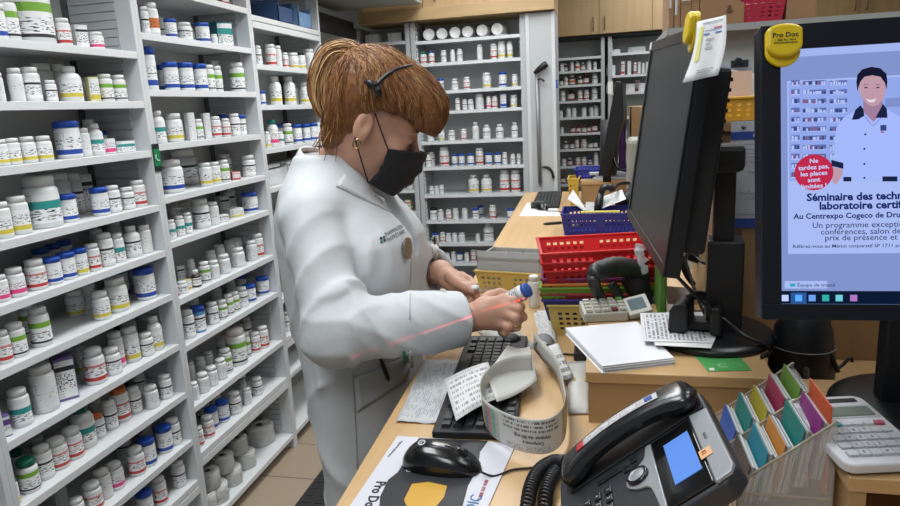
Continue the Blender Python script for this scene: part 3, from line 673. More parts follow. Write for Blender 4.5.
cabinet('long run of maple cupboards above the far racks', d0-.35, 3.0, YF-.05, YF+.4, cz0, 2.72, [d0-.35, d1, d2, d2+.5, d2+1.0, d2+1.5, 3.0], [d1-.045, d1+.045, d2+.46, d2+.54, d2+1.46, d2+1.54])
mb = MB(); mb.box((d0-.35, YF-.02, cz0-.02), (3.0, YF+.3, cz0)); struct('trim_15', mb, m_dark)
# ================================================================== the counter
ZC = 1.03
def edge_x(y): return -.354-(y-.759)*.0291
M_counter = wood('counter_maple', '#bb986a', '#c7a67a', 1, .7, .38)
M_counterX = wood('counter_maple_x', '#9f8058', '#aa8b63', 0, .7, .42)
t = thing('service_counter', 'long light maple work counter running away beside the woman', 'counter', (.1, 2, 0))
mb = MB(); y0, y1 = .30, 4.02
mb.prism([(edge_x(y0), y0), (1.0, y0), (1.0, y1), (edge_x(y1), y1)], ZC-.03, ZC); mb.build('worktop', M_counter, t, bevel=.002)
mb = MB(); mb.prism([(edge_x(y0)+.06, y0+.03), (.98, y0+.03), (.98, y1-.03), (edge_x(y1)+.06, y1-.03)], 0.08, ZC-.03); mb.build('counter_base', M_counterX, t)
mb = MB(); mb.prism([(edge_x(y0)+.11, y0+.06), (.96, y0+.06), (.96, y1-.06), (edge_x(y1)+.11, y1-.06)], 0, .08); mb.build('kick_board', m_dark, t)
# anti-fatigue mat
def ribbed():
    m = mat('rubber_mat', '#232323', .75, bump=.5, bscale=120); return m
mb = MB(); mb.box((-1.215, 1.0, 0.0005), (edge_x(1.5)+.09, 3.0, .012))
for i in range(24):
    yy = 1.4+i*.05
    for j in range(14): mb.box((-1.2+j*.06, yy, .012), (-1.17+j*.06, yy+.03, .0145))
tag(mb.build('floor_mat', ribbed(), bevel=0), 'black ribbed rubber mat on the tiles where the woman stands', 'mat')
# ------------------------------------------------------------------ monitor risers
def riser(x0, x1, y0, y1, label, open_front=False):
    t = thing('monitor_riser', label, 'riser', ((x0+x1)/2, (y0+y1)/2, ZC)); zt = 1.12
    mb = MB(); mb.box((x0-.004, y0-.004, zt-.018), (x1+.004, y1, zt)); mb.build('top_board', M_counterR, t, bevel=.0012)
    for a, b in ((x0, x0+.016), (x1-.016, x1)):
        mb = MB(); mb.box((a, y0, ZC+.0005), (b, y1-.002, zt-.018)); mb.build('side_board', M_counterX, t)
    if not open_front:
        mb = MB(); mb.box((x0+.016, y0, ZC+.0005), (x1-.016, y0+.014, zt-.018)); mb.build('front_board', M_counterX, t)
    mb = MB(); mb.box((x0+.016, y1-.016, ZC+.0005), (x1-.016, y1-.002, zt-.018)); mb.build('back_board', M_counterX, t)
    return t
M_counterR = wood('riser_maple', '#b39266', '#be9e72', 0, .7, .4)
riser(-.022, .256, 1.045, 1.43, 'closed maple riser under the big dark monitor and the paper stack')
riser(.276, .86, .765, 1.045, 'open maple riser under the white calculator and the lit monitor', True)
# ------------------------------------------------------------------ generic things
m_blk = mat('black_plastic', '#131416', .4)
m_blk2 = mat('black_gloss_plastic', '#0e0f11', .22, coat=.3)
m_blkm = mat('black_matte_plastic', '#17181a', .6, bump=.05, bscale=600)
m_paper = mat('paper_white', '#d4d5d3', .7)
m_paper2 = mat('paper_bright', '#dcdde0', .7)
def printed(name, base='#cfd0ce', lines=26, ink='#5c6066', cols=30, dens=.5, vr=(.05, .95), ur=(.06, .94), strength=.8, axis=0):
    """sheet with rows of small print, in the sheet's own UV"""
    if name in MATS: return MATS[name]
    m = bpy.data.materials.new(name); m.use_nodes = True; N = m.node_tree.nodes; L = m.node_tree.links; b = N['Principled BSDF']; b.inputs['Roughness'].default_value = .6
    tc = N.new('ShaderNodeTexCoord'); sp = N.new('ShaderNodeSeparateXYZ'); L.new(tc.outputs['UV'], sp.inputs[0])
    U, V = (sp.outputs['X'], sp.outputs['Y']) if axis == 0 else (sp.outputs['Y'], sp.outputs['X'])
    def M_(op, a, b_=None):
        n = N.new('ShaderNodeMath'); n.operation = op
        for i, q in enumerate((a, b_)):
            if q is None: continue
            if isinstance(q, (int, float)): n.inputs[i].default_value = q
            else: L.new(q, n.inputs[i])
        return n.outputs[0]
    vl = M_('MULTIPLY', V, lines); row = M_('FLOOR', vl); fr = M_('SUBTRACT', vl, row)
    cb = N.new('ShaderNodeCombineXYZ'); L.new(M_('MULTIPLY', U, cols), cb.inputs[0]); L.new(M_('MULTIPLY', row, 7.3), cb.inputs[1])
    n = N.new('ShaderNodeTexNoise'); n.inputs['Scale'].default_value = 1; n.inputs['Detail'].default_value = 2; L.new(cb.outputs[0], n.inputs['Vector'])
    k = M_('MULTIPLY', M_('GREATER_THAN', fr, .45), M_('GREATER_THAN', n.outputs['Fac'], dens))
    for q, (lo, hi) in ((U, ur), (V, vr)): k = M_('MULTIPLY', k, M_('MULTIPLY', M_('GREATER_THAN', q, lo), M_('LESS_THAN', q, hi)))
    k = M_('MULTIPLY', k, strength)
    mx = N.new('ShaderNodeMix'); mx.data_type = 'RGBA'; L.new(k, mx.inputs[0]); mx.inputs[6].default_value = (*hexc(base), 1); mx.inputs[7].default_value = (*hexc(ink), 1)
    L.new(mx.outputs[2], b.inputs['Base Color']); MATS[name] = m; return m
def sheet(name, pts, m, label, cat, t=.0006, group=None, z=None):
    """paper lying on a surface: bl, br, tr, tl pixel corners"""
    P = [PZ(u, v, z) for u, v in pts]
    mb = MB(); mb.quad(*P, t=t)
    return tag(mb.build(name, m, bevel=0), label, cat, group)
def keyboard(label, pTL, pBL, width, kname='keyboard'):
    """long axis from pBL (near end) to pTL (far end), on the counter; width to the right"""
    a = pTL-pBL; L = a.length; a.normalize(); r = Vector((a[1], -a[0], 0))
    M = basis((pBL[0], pBL[1], ZC+.0005), a, -r)   # x along the keys, y to the user's away side -> points right
    # user sits on the left: rows go away from user = +r ; local y = -(-r)
    M = basis((pBL[0], pBL[1], ZC+.0005), a, r, Vector((0, 0, -1))) if False else Matrix(((a[0], r[0], 0, pBL[0]), (a[1], r[1], 0, pBL[1]), (0, 0, 1, ZC+.0005), (0, 0, 0, 1)))
    t = thing(kname, label, 'keyboard', M=M)
    W = width
    mb = MB(); mb.prism([(0, 0), (L, 0), (L, W), (0, W)][::-1], 0, .013); mb.build('case', m_blkm, t, world=False, bevel=.003)
    key = MB(); kw = .019; rows = 6
    u = (L-.02)/23.0; g = (W-.022)/6.1
    base = MB(); s = .0078; base.add([(-s, -s, 0), (s, -s, 0), (s, s, 0), (-s, s, 0), (-s*.8, -s*.8, .006), (s*.8, -s*.8, .006), (s*.8, s*.8, .006), (-s*.8, s*.8, .006)], [(4, 5, 6, 7), (0, 1, 5, 4), (1, 2, 6, 5), (2, 3, 7, 6), (3, 0, 4, 7)])
    me = base.mesh('key', mat('key_plastic', '#191a1d', .5)); cnt = 0
    # the near end is the numeric pad: x counts from there
    for rr in range(6):
        y = .012+g*(rr+.5) if rr < 5 else W-.012
        if rr == 0: cols = [(.5, 1), (2, 2), (4.4, 1), (5.4, 1), (6.4, 1), (8.2, 1.25), (9.6, 1.25), (10.9, 1.25), (14.6, 5.8), (18.3, 1.25), (19.6, 1.25), (21.6, 1.6)]
        elif rr == 5: cols = [(i+.5, .9) for i in (0, 1, 2, 3, 4.4, 5.4, 6.4, 8, 9, 10, 11, 12.6, 13.6, 14.6, 15.6, 17.2, 18.2, 19.2, 20.2, 21.9)]
        else: cols = [(i+.5, 1) for i in (0, 1, 2, 3)]+([(4.9, 1), (5.9, 1), (6.9, 1)] if rr in (3, 4) else ([(5.9, 1)] if rr == 1 else []))+[(8.4, 1.9)]+[(9.9+i*1.0, 1) for i in range(11)]+[(21.5, 1.8)]
        for c, wd in cols:
            if cnt >= 99: break
            o = bpy.data.objects.new('key', me); C.objects.link(o); o.parent = t
            o.location = (.012+c*u, y, .0125); o.scale = (wd*u/.0185, g/.0178, 1 if rr < 5 else .8); cnt += 1
    return t
pB, pT = PZ(432, 439, ZC), PZ(468, 341, ZC)
keyboard('black keyboard in front of the woman, half under the label strips', pT, pB, .135)
pB2, pT2 = PZ(531, 209, ZC), PZ(539, 194, ZC)
keyboard('second black keyboard far down the counter, behind the blue basket', PZ(538, 194, ZC), PZ(531, 209, ZC), .14)
# ------------------------------------------------------------------ mice
def mouse(label, p0, p1, logo=True):
    c = (p0+p1)/2; a = (p1-p0); L = a.length; a.normalize(); r = Vector((-a[1], a[0], 0))
    M = Matrix(((a[0], r[0], 0, c[0]), (a[1], r[1], 0, c[1]), (0, 0, 1, ZC+.0015), (0, 0, 0, 1)))
    t = thing('computer_mouse', label, 'mouse', M=M); P = []; n = 18; m_ = 28
    def surf(sx, ang):
        wv = (1-abs(sx)**2.6)**.42; wid = .031*wv*(1-.10*sx); hgt = .036*(1-abs(sx)**2.4)**.55*(1-.25*sx)
        y = wid*math.copysign(abs(math.cos(ang))**.8, math.cos(ang)); z = hgt*abs(math.sin(ang))**.75
        return Vector((sx*L/2, y, z))
    for i in range(n+1):
        sx = -1+2*i/n; sx = math.copysign(abs(sx)**.8, sx)
        P.append([surf(sx*.999, PI*j/m_) for j in range(m_+1)])
    mb = MB(); mb.grid(P); mb.build('shell', m_blk2, t, world=False)
    mb = MB(); mb.grid([[Vector((q[0], q[1], 0)) for q in (row[0], row[-1])] for row in P]); mb.build('underside', m_blk, t, world=False)
    mb = MB(); Mw = Matrix.Translation(Vector((L*.27, 0, .0262))) @ Matrix.Rotation(PI/2, 4, 'X'); mb.lathe([(0, -.003), (.008, -.003), (.009, 0), (.008, .003), (0, .003)], 20, M=Mw, wob=-.05); mb.build('scroll_wheel', m_blk, t, world=False)
    mb = MB(); mb.tube([surf(sx, PI*.5)+Vector((0, .0, .0004)) for sx in (.1, .2, .3, .5, .7, .9)], .0007, 5); mb.build('button_seam', m_dark, t, world=False)
    if logo:
        q = surf(-.45, PI*.5); Ml = Matrix.Translation(Vector((q[0], -.006, q[2]+.0012))) @ Matrix.Rotation(.25, 4, 'X') @ Matrix.Rotation(-.1, 4, 'Y')
        mb = MB(); mb.lathe([(.0040, 0), (.0058, 0), (.0058, .0008), (.0040, .0008), (.0040, 0)], 24, M=Ml); lg = mb.build('logo_ring', mat('logo_silver', '#c3c5c7', .6), t, world=False)
        text('hp', .0075, Ml @ Matrix.Rotation(-PI/2, 4, 'Z') @ Matrix.Translation(Vector((0, -.0022, .0003))), MATS['logo_silver'], lg, 'logo_lettering', 'CENTER')
    return t
# the logo text parent transform: geometry is placed in the mouse's own frame, so fix the frame of that lettering
ms = mouse('black gloss mouse with round silver logo on the printed mouse mat', PZ(404, 462, ZC), PZ(482, 473, ZC))
for o in bpy.data.objects:
    if o.name.startswith('logo_lettering'): o.data.transform(MW(o.parent))
c0 = PZ(480, 474, ZC+.006); mb = MB()
mb.tube(catmull([c0+Vector((.0, 0, .004)), PZ(494, 476, ZC+.003), PZ(512, 470, ZC+.003), PZ(530, 468, ZC+.003), PZ(548, 465, ZC+.003), PZ(560, 459, ZC+.003), PZ(590, 450, ZC+.003)], 8), .0017, 8)
tag(mb.build('mouse_cable', m_blk), 'thin black cable running from the near mouse behind the desk phone', 'cable')
mouse('small black mouse far down the counter on a printed mat', PZ(545, 211, ZC), PZ(533, 205, ZC), False)
mb = MB(); mb.tube(catmull([PZ(546, 211, ZC+.004), PZ(556, 211, ZC+.004), PZ(566, 212, ZC+.004), PZ(575, 211, ZC+.004)], 6), .002, 6); tag(mb.build('mouse_cable', m_blk), 'black cable trailing from the far mouse', 'cable')
sheet('mouse_mat', [(519, 216), (560, 216), (556, 203), (527, 203)], m_paper, 'white and black mouse mat under the far mouse', 'mouse mat', .0009, z=ZC+.001)
# ------------------------------------------------------------------ printed mouse mat, near
mz = ZC+.001
pm = [PZ(u, v, mz) for u, v in ((346, 512), (398, 436), (432, 439), (520, 442), (486, 520))]
t = thing('mouse_mat', 'white printed mouse mat with dark bottle picture under the near mouse', 'mouse mat', (pm[0]+pm[3])/2)
A_ = PZ(334, 530, mz); B_ = PZ(397.5, 436.5, mz); D_ = PZ(516, 444, mz); E_ = PZ(478, 530, mz)
mb = MB(); mb.add([A_, E_, D_, B_, A_+Vector((0, 0, .0012)), E_+Vector((0, 0, .0012)), D_+Vector((0, 0, .0012)), B_+Vector((0, 0, .0012))], [(3, 2, 1, 0), (4, 5, 6, 7), (0, 1, 5, 4), (1, 2, 6, 5), (2, 3, 7, 6), (3, 0, 4, 7)]); mb.build('mat_sheet', mat('mat_white', '#c9cad2', .5), t)
mp = mz+.0014
def flat(name, pts, m, parent, z, th=.0003, label=None):
    P = [PZ(u, v, z) for u, v in pts]; vs = P+[p+Vector((0, 0, th)) for p in P]; n = len(P)
    mb = MB(); mb.add(vs, [tuple(range(n, 2*n))]+[(i, (i+1) % n, n+(i+1) % n, n+i) for i in range(n)]); return mb.build(name, m, parent, label)
flat('dark_picture', [(379, 512), (380, 497), (388, 480), (398, 472), (404, 462), (412, 447), (419, 438), (440, 439), (488, 441), (480, 452), (478, 468), (468, 486), (461, 512)], mat('mat_dark_print', '#24252a', .5), t, mp)
flat('yellow_shape', [(410, 514), (404, 500), (412, 484), (428, 482), (447, 486), (444, 497), (430, 514)], mat('mat_yellow_print', '#c79a35', .5), t, mp+.0003)
Mt = basis(PZ(377, 481, mp+.0005), PZ(363, 509, mp)-PZ(377, 481, mp), Vector((1, .3, 0))); Mt = Mt if Mt[2][2] > 0 else basis(PZ(377, 481, mp+.0005), PZ(363, 509, mp)-PZ(377, 481, mp), Vector((-1, -.3, 0)))
text('Pro Doc', .021, Mt, mat('ink_black', '#1c1c20', .6), t, 'printed_name', bold=.02)
text('logiciel de pharmacie', .006, basis(PZ(401, 441, mp+.0005), PZ(380, 465, mp)-PZ(401, 441, mp), Vector((1, .3, 0)), Vector((0, 0, 1))), mat('ink_grey', '#6a6c74', .6), t, 'small_print')
text('po', .016, basis(PZ(408, 466, mp+.001), PZ(400, 484, mp)-PZ(408, 466, mp), Vector((1, .3, 0)), Vector((0, 0, 1))), mat('ink_light', '#c8c9cc', .6), t, 'light_print')
text('DIC', .023, basis(PZ(474, 512, mp+.0006), PZ(488, 486, mp)-PZ(474, 512, mp), Vector((-1, 0, 0)), Vector((0, 0, 1))), mat('ink_blue', '#3d6fa8', .6), t, 'blue_print')
text('1 888 767 4388', .008, basis(PZ(481, 500, mp+.0006), PZ(494, 466, mp)-PZ(481, 500, mp), Vector((-1, 0, 0)), Vector((0, 0, 1))), mat('ink_red', '#a8365a', .6), t, 'red_print')
# ------------------------------------------------------------------ papers and labels by the keyboard
m_receipt = printed('receipt_print', '#b9bbbc', 22, '#8a8e94', 12, .5, axis=1)
P = []
c_ = [PZ(396, 423, ZC), PZ(441, 425, ZC), PZ(462, 362, ZC), PZ(425, 360, ZC)]
for i in range(13):
    row = []
    for j in range(9):
        a, b = i/12, j/8; q = (c_[0]*(1-b)+c_[1]*b)*(1-a)+(c_[3]*(1-b)+c_[2]*b)*a
        row.append(q+Vector((0, 0, .003+.0014*math.sin(i*1.3+j*.9)+.0012*math.sin(j*2.1-i*.7))))
    P.append(row)
mb = MB(); mb.grid(P); tag(mb.build('receipt_sheet', m_receipt, solid=.0004), 'crinkled grey printed sheet between the counter edge and the keyboard', 'paper')
m_label = printed('drug_label_print', '#cfd0ce', 5, '#3b3d42', 30, .48, strength=.85, vr=(.3, .98))
def ribbon(path, h, up=Vector((0, 0, 1)), n=6):
    """path: list of (bottom point, up vector or None)"""
    pts = catmull([p for p in path], n); return pts
def strip_mesh(bot, top):
    return [list(bot), list(top)]
# large loop standing on the counter: bottom and top rims
lb = [(566, 400, 0), (567, 425, 0), (556, 449, 0), (530, 455, 0), (503, 446, 0), (485, 429, 0), (483, 408, 0), (496, 390, 0), (515, 378, 0), (534, 372, 0)]
bot = catmull([PZ(u, v, ZC+.012) for u, v, _ in ((567, 418, 0), (564, 440, 0), (549, 453, 0), (524, 452, 0), (501, 442, 0), (486, 428, 0), (485, 408, 0), (498, 392, 0), (516, 384, 0), (534, 382, 0))], 5)
def lift(p, h, lean=(0, 0)): return p+Vector((lean[0], lean[1], h))
top = [lift(p, .055, (-.004*math.sin(k*.05), .0)) for k, p in enumerate(bot)]
t = thing('label_strip', 'curled strip of printed prescription labels looping over the keyboard', 'label strip', (bot[20][0], bot[20][1], ZC))
mb = MB(); R_ = []
for k in range(7): R_.append([b.lerp(tp, k/6) for b, tp in zip(bot, top)])
mb.grid(R_); mb.build('paper_loop', mat('label_liner', '#bfbfb9', .55), t, solid=.0004)
# printed front of the loop (outside face), its colour bars and text
def loop_panel(name, i0, i1, v0, v1, m):
    mb = MB(); rows = []
    for k in range(3):
        f_ = v0+(v1-v0)*k/2; row = []
        for i in range(i0, i1+1):
            p = bot[i].lerp(top[i], f_); tg = (bot[min(i+1, len(bot)-1)]-bot[max(i-1, 0)]).normalized(); nn = Vector((-tg[1], tg[0], 0))*(1)
            nn = -nn if nn.dot(Vector((-.1, .97, 0))) > 0 and i < 28 else nn
            row.append(p+nn*(.0009 if 'white' in name or 'edge' in name or 'bar' in name else .0013))
        rows.append(row[::-1])
    mb.grid(rows); return mb.build(name, m, t)
loop_panel('white_panel', 6, 20, .03, .97, mat('label_white', '#cfd0cd', .5))
loop_panel('printed_panel', 7, 19, .56, .93, printed('loop_label_print', '#cfd0cd', 3, '#3b3d42', 34, .47, vr=(.0, 1), ur=(.02, .98)))
loop_panel('printed_panel', 9, 19, .05, .20, printed('label_small_print', '#d3d4d2', 4, '#4c3f55', 40, .48))
loop_panel('yellow_edge', 3, 5, .05, .97, mat('label_yellow_edge', '#c5bb6e', .6))
for i, (nm, c) in enumerate((('teal_bar', '#8fc0ae'), ('red_bar', '#cf9a92'), ('violet_bar', '#8f8fb8'), ('lime_bar', '#b9c05f'))):
    loop_panel(nm, 21+i, 22+i, .10, .90, printed('bar_'+nm, c, 8, '#5c5c60', 6, .52, axis=1))
def loop_text(s_, ia, ib, v0, hh_):
    o = text(s_, 1, Matrix.Identity(4), MATS['ink_black'], None, 'label_text', bold=.015); me = o.data; mx_ = max(v.co[0] for v in me.vertices); inv = MW(t).inverted()
    for vt in me.vertices:
        f = ia+(ib-ia)*vt.co[0]/mx_; k = int(f); fr = f-k; p = bot[k].lerp(bot[k+1], fr); q = top[k].lerp(top[k+1], fr); tg = (bot[k+1]-bot[k]).normalized(); nn = Vector((-tg[1], tg[0], 0))
        if nn[1] > 0: nn = -nn
        vt.co = inv @ (p.lerp(q, v0-hh_*vt.co[1]/.7)+nn*.0022)
    o.parent = t
loop_text('croquer de 80 mg', 9.5, 16.5, .52, .10); loop_text('Comprimé à', 11, 15, .36, .10)
# strip lying to the left over the keys
c_ = [PZ(456, 421, ZC+.03), PZ(500, 398, ZC+.03), PZ(488, 362, ZC+.045), PZ(444, 380, ZC+.035)]
P = [[(c_[0].lerp(c_[1], j/10)).lerp(c_[3].lerp(c_[2], j/10), i/6)+Vector((0, 0, .004*math.sin(j*.3))) for j in range(11)] for i in range(7)]
mb = MB(); mb.grid(P); mb.build('label_flap', printed('label_flap_print', '#c6c7c5', 8, '#5a5e70', 46, .5, strength=.75), t, solid=.0004, label='printed label flap lying over the keys')
# wide pale back sheet rising in the middle, and the curl behind it
c_ = [PZ(498, 404, ZC+.02), PZ(535, 372, ZC+.03), PZ(527, 345, ZC+.055), PZ(512, 346, ZC+.06), PZ(485, 368, ZC+.06)]
P = []
A0, A1, B1, B0 = PZ(497, 402, ZC+.03), PZ(537, 380, ZC+.03), PZ(530, 346, ZC+.05), PZ(486, 375, ZC+.05)
B0b = PZ(508, 345, ZC+.05)
for i in range(9):
    f_ = i/8; L_ = A0.lerp(B0, min(1, f_*1.4)) if f_ < .7 else B0.lerp(B0b, (f_-.7)/.3); R2 = A1.lerp(B1, f_)
    P.append([L_.lerp(R2, j/10)+Vector((0, 0, -.006*math.sin(PI*j/10))) for j in range(11)])
mb = MB(); mb.grid(P); mb.build('liner_sheet', MATS['label_liner'], t, solid=.0004)
q0 = catmull([PZ(534, 350, ZC+.03), PZ(544, 362, ZC+.03), PZ(556, 376, ZC+.03), PZ(561, 392, ZC+.012), PZ(565, 410, ZC+.012), PZ(567, 425, ZC+.012)], 5)
P = [[p+Vector((0, 0, h)) for p in q0] for h in (0, .012, .026, .04)]
mb = MB(); mb.grid(P); mb.build('trailing_strip', MATS['label_liner'], t, solid=.0004)
# small curl of labels behind
cc = PZ(543, 352, ZC+.03); t2 = thing('label_roll', 'grey curled end of the label strip above the far end of the keyboard', 'label roll', (cc[0], cc[1], ZC))
P = []
for i in range(15):
    a = -1.2+i*.27; P.append([cc+Vector((math.cos(a)*.022+.0*j, .02*math.sin(a)*.4+j*.0-.02+.045*j/4, math.sin(a)*.022+.006)) for j in range(5)])
mb = MB(); mb.grid(P); mb.build('paper_curl', mat('curl_grey', '#77777a', .6), t2, solid=.0005)
P = [[PZ(548+10*j/4+(16*i/8), 346+34*i/8-3*j/4, ZC+.05-.035*(i/8)) for j in range(5)] for i in range(9)]
mb = MB(); mb.grid(P); mb.build('label_tail', m_label, t2, solid=.0004)
# black puck-like spool by the far end of the keyboard
p = PZ(511, 345, ZC); mb = MB(); mb.lathe([(0, 0), (.021, 0), (.024, .006), (.022, .016), (.014, .022), (0, .023)], 24, M=Matrix.Translation(p+Vector((0, 0, .001))))
tag(mb.build('desk_puck', m_blkm), 'small round black puck at the far end of the near keyboard', 'puck')
# pouch with pill images beside the riser
t = thing('paper_pouch', 'small white paper pouch with yellow squares beside the closed riser', 'pouch', PZ(580, 390, ZC))
c_ = [PZ(568, 414, ZC+.002), PZ(591, 414, ZC+.002), PZ(593, 361, ZC+.002), PZ(568, 362, ZC+.002)]
P = [[(c_[0].lerp(c_[1], j/6)).lerp(c_[3].lerp(c_[2], j/6), i/10)+Vector((-.004*j/6, 0, .008*math.sin(PI*i/10)*math.sin(PI*(j+.5)/7)+.001)) for j in range(7)] for i in range(11)]
mb = MB(); mb.grid(P); mb.build('pouch_body', mat('pouch_white', '#bdbdb9', .45, noise=.06, nscale=60), t, solid=.0006)
for k in range(3):
    q = PZ(575+k*5, 379.5, ZC+.0105); mb = MB(); mb.cbox((q[0], q[1], q[2]), (.0045, .015, .0006)); mb.build('yellow_square', mat('pouch_yellow', '#b0a45e', .5), t)
# cable and black plug near the pouch
mb = MB(); mb.tube(catmull([PZ(548, 346, ZC+.004), PZ(556, 354, ZC+.003), PZ(566, 354, ZC+.003), PZ(577, 355, ZC+.006)], 6), .0022, 8); tag(mb.build('usb_cable', m_blk), 'thin black cable with a plug lying before the yellow basket', 'cable')
p = PZ(580, 357, ZC); mb = MB(); mb.box((p[0]-.012, p[1]-.03, ZC+.001), (p[0]+.014, p[1]+.02, ZC+.02)); tag(mb.build('cable_plug', m_blk, bevel=.004), 'black plug block at the corner of the closed riser', 'plug')
# ------------------------------------------------------------------ white sheets on the closed riser
ZR = 1.12
for k, (pts, dz) in enumerate(([[(602, 378), (677, 366), (640, 336), (566, 343)], 0], [[(600, 374), (672, 362), (628, 331), (562, 338)], .006])):
    pass
t = thing('paper_stack', 'thick stack of blank white paper on the near corner of the closed riser', 'paper stack', PZ(615, 350, ZR))
base = [(603, 372.5), (674, 364), (637, 327), (566, 333)]
for k in range(9):
    z = ZR+.0006+k*.0013; jx = [(-2, 2), (1, -1), (0, 0), (3, 1), (-1, 0), (2, -1), (0, 1), (-2, -1), (0, 0)][k]
    P_ = [PZ(u+jx[0]*.5, v+jx[1]*.4, ZR)+Vector((0, 0, z-ZR)) for u, v in base]
    # constrain to the riser top; the sheets overhang a little on the left
    mb = MB(); mb.quad(*P_, t=.0011); mb.build('sheet', m_paper2, t)
text(' ', .01, Matrix.Identity(4), m_paper, None, 'tmpx') if False else None
# printed sheets under the scanner cradle
m_form = printed('form_print', '#cdced0', 16, '#54565c', 22, .46, axis=1)
sheet('printed_form', [(643, 341), (712, 343), (702, 312), (640, 313)], m_form, 'printed form lying under the black scanner cradle on the riser', 'paper', .0006, z=ZR+.0202)
sheet('printed_form', [(655, 345), (711, 348), (719, 330), (650, 322)], m_paper, 'white sheet under the printed form on the monitor base', 'paper', .0006, z=ZR+.0190)
t = thing('promo_card', 'green and white leaflet lying on the edge of the closed riser', 'leaflet', PZ(725, 362, ZR))
flat('card', [(708, 371.5), (752, 370.5), (738, 355), (695, 356)], mat('leaflet_green', '#4b9a52', .45), t, ZR+.0006, .0005)
text('C', .022, basis(PZ(718, 367, ZR+.0014), Vector((1, .05, 0)), Vector((0, 1, 0)), Vector((0, 0, 1))), mat('leaflet_pale', '#8fc48f', .5), t, 'emblem', bold=.03)
flat('white_dot', [(710, 370.5), (715, 370.4), (714, 367.8), (709, 368)], m_paper, t, ZR+.0012, .0002)
text('carte avantages', .006, basis(PZ(726, 359, ZR+.0014), Vector((.5, -.9, 0)), Vector((.9, .5, 0)), Vector((0, 0, 1))), MATS['leaflet_pale'], t, 'small_print')
# ================================================================== desk phone
m_ph = mat('phone_charcoal', '#2c2f33', .42, bump=.03, bscale=500)
m_silver = mat('phone_silver', '#9fa3a7', .35, metal=.35)
yaw, tilt = -1.508, .66
r_ = Vector((math.cos(yaw), math.sin(yaw), 0)); f_ = Vector((-math.sin(yaw), math.cos(yaw), 0)); up_ = f_*math.cos(tilt)+Vector((0, 0, math.sin(tilt))); n_ = r_.cross(up_)
A_ = Vector((-.057, .830, 1.052))
MP = Matrix(((r_[0], up_[0], n_[0], A_[0]), (r_[1], up_[1], n_[1], A_[1]), (r_[2], up_[2], n_[2], A_[2]), (0, 0, 0, 1)))
t = thing('desk_phone', 'charcoal office desk phone with silver trim and lit blue display', 'telephone', (A_[0]+.1, A_[1]-.1, ZC))
PWD, PHT = .205, .222
def ploc(mb): mb.v = [tuple(MP @ Vector(p)) for p in mb.v]; return mb
mb = MB(); mb.prism([(0, .012), (.012, 0), (PWD-.012, 0), (PWD, .012), (PWD, PHT-.015), (PWD-.015, PHT), (.015, PHT), (0, PHT-.015)], -.024, 0); ploc(mb); mb.build('phone_body', m_ph, t, bevel=.004, bseg=3)
# rear foot carrying the raised display end
mb = MB(); a = MP @ Vector((.03, .10, -.024)); b = MP @ Vector((PWD-.03, .10, -.024)); c = MP @ Vector((PWD-.03, PHT-.02, -.024)); d = MP @ Vector((.03, PHT-.02, -.024))
g = [Vector((q[0], q[1], ZC+.0005)) for q in (a, b, c, d)]
mb.add([a, b, c, d]+g, [(0, 1, 2, 3), (7, 6, 5, 4), (0, 4, 5, 1), (1, 5, 6, 2), (2, 6, 7, 3), (3, 7, 4, 0)]); mb.build('stand', m_blkm, t)
# handset cradle recess and handset on the user's left
mb = MB(); mb.prism([(.006, .02), (.056, .02), (.056, PHT-.004), (.006, PHT-.004)], .0002, .003); ploc(mb); mb.build('cradle', mat('phone_recess', '#1d1f22', .5), t, bevel=.001)
P = []; NS = 40; m_hs = mat('handset_black', '#1b1c1f', .25, coat=.25)
for i in range(NS+1):
    s = i/NS; y = .014+s*(PHT-.014)
    arch = .020*math.sin(PI*min(max((s-.0)/1.0, 0), 1))**.55
    endw = 1+.28*(math.exp(-((s-.09)/.10)**2)+math.exp(-((s-.91)/.10)**2))
    rr = min(1, (min(s, 1-s)/.055))**.5 if min(s, 1-s) < .055 else 1
    wid = .0225*endw*max(rr, .02); topz = .019+arch; botz = .004+(.0 if s < .17 or s > .83 else .012*math.sin(PI*(s-.17)/.66)**.6)
    if rr < 1: mid = (topz+botz)/2; topz = mid+(topz-mid)*rr; botz = mid+(botz-mid)*rr
    cz, hz = (topz+botz)/2, (topz-botz)/2; ring = []
    for k in range(20):
        a = 2*PI*k/20; cx_ = math.copysign(abs(math.cos(a))**.62, math.cos(a)); sx_ = math.copysign(abs(math.sin(a))**.62, math.sin(a))
        ring.append(Vector((.031+wid*cx_, y, cz+hz*sx_)))
    P.append(ring+[ring[0]])
mb = MB(); mb.grid(P); o_ = len(mb.v); ploc(mb); hs = mb.build('handset', m_hs, t)
def hs_pt(s, xo, dz=.0008):
    y = .014+s*(PHT-.014); arch = .020*math.sin(PI*s)**.55; return Vector((.031+xo, y,   .019+arch+dz))
mb = MB(); mb.grid([[hs_pt(.20+.62*i/16, x) for i in range(17)] for x in (.013, .0045, -.0045, -.013)]); ploc(mb); mb.build('sticker', printed('handset_sticker_print', '#c3c6c8', 5, '#8a4a4e', 40, .55), t, solid=.0003) if False else None
mb = MB(); mb.grid([[hs_pt(.26+.54*i/16, x) for i in range(17)] for x in (.008, .0, -.008)]); ploc(mb); st = mb.build('sticker', printed('handset_sticker_print', '#c3c6c8', 4, '#8c5558', 50, .52), hs, solid=.0003)
mb = MB(); mb.grid([[hs_pt(.20+.06*i/4, x) for i in range(5)] for x in (.008, .0, -.008)]); ploc(mb); mb.build('red_sticker_end', mat('sticker_red', '#b3323a', .5), hs, solid=.0003)
mb = MB(); mb.grid([[hs_pt(.72+.05*i/4, x, .0014) for i in range(5)] for x in (.005, .0, -.005)]); ploc(mb); mb.build('blue_emblem', mat('sticker_blue', '#2b4c9a', .5), hs, solid=.0003)
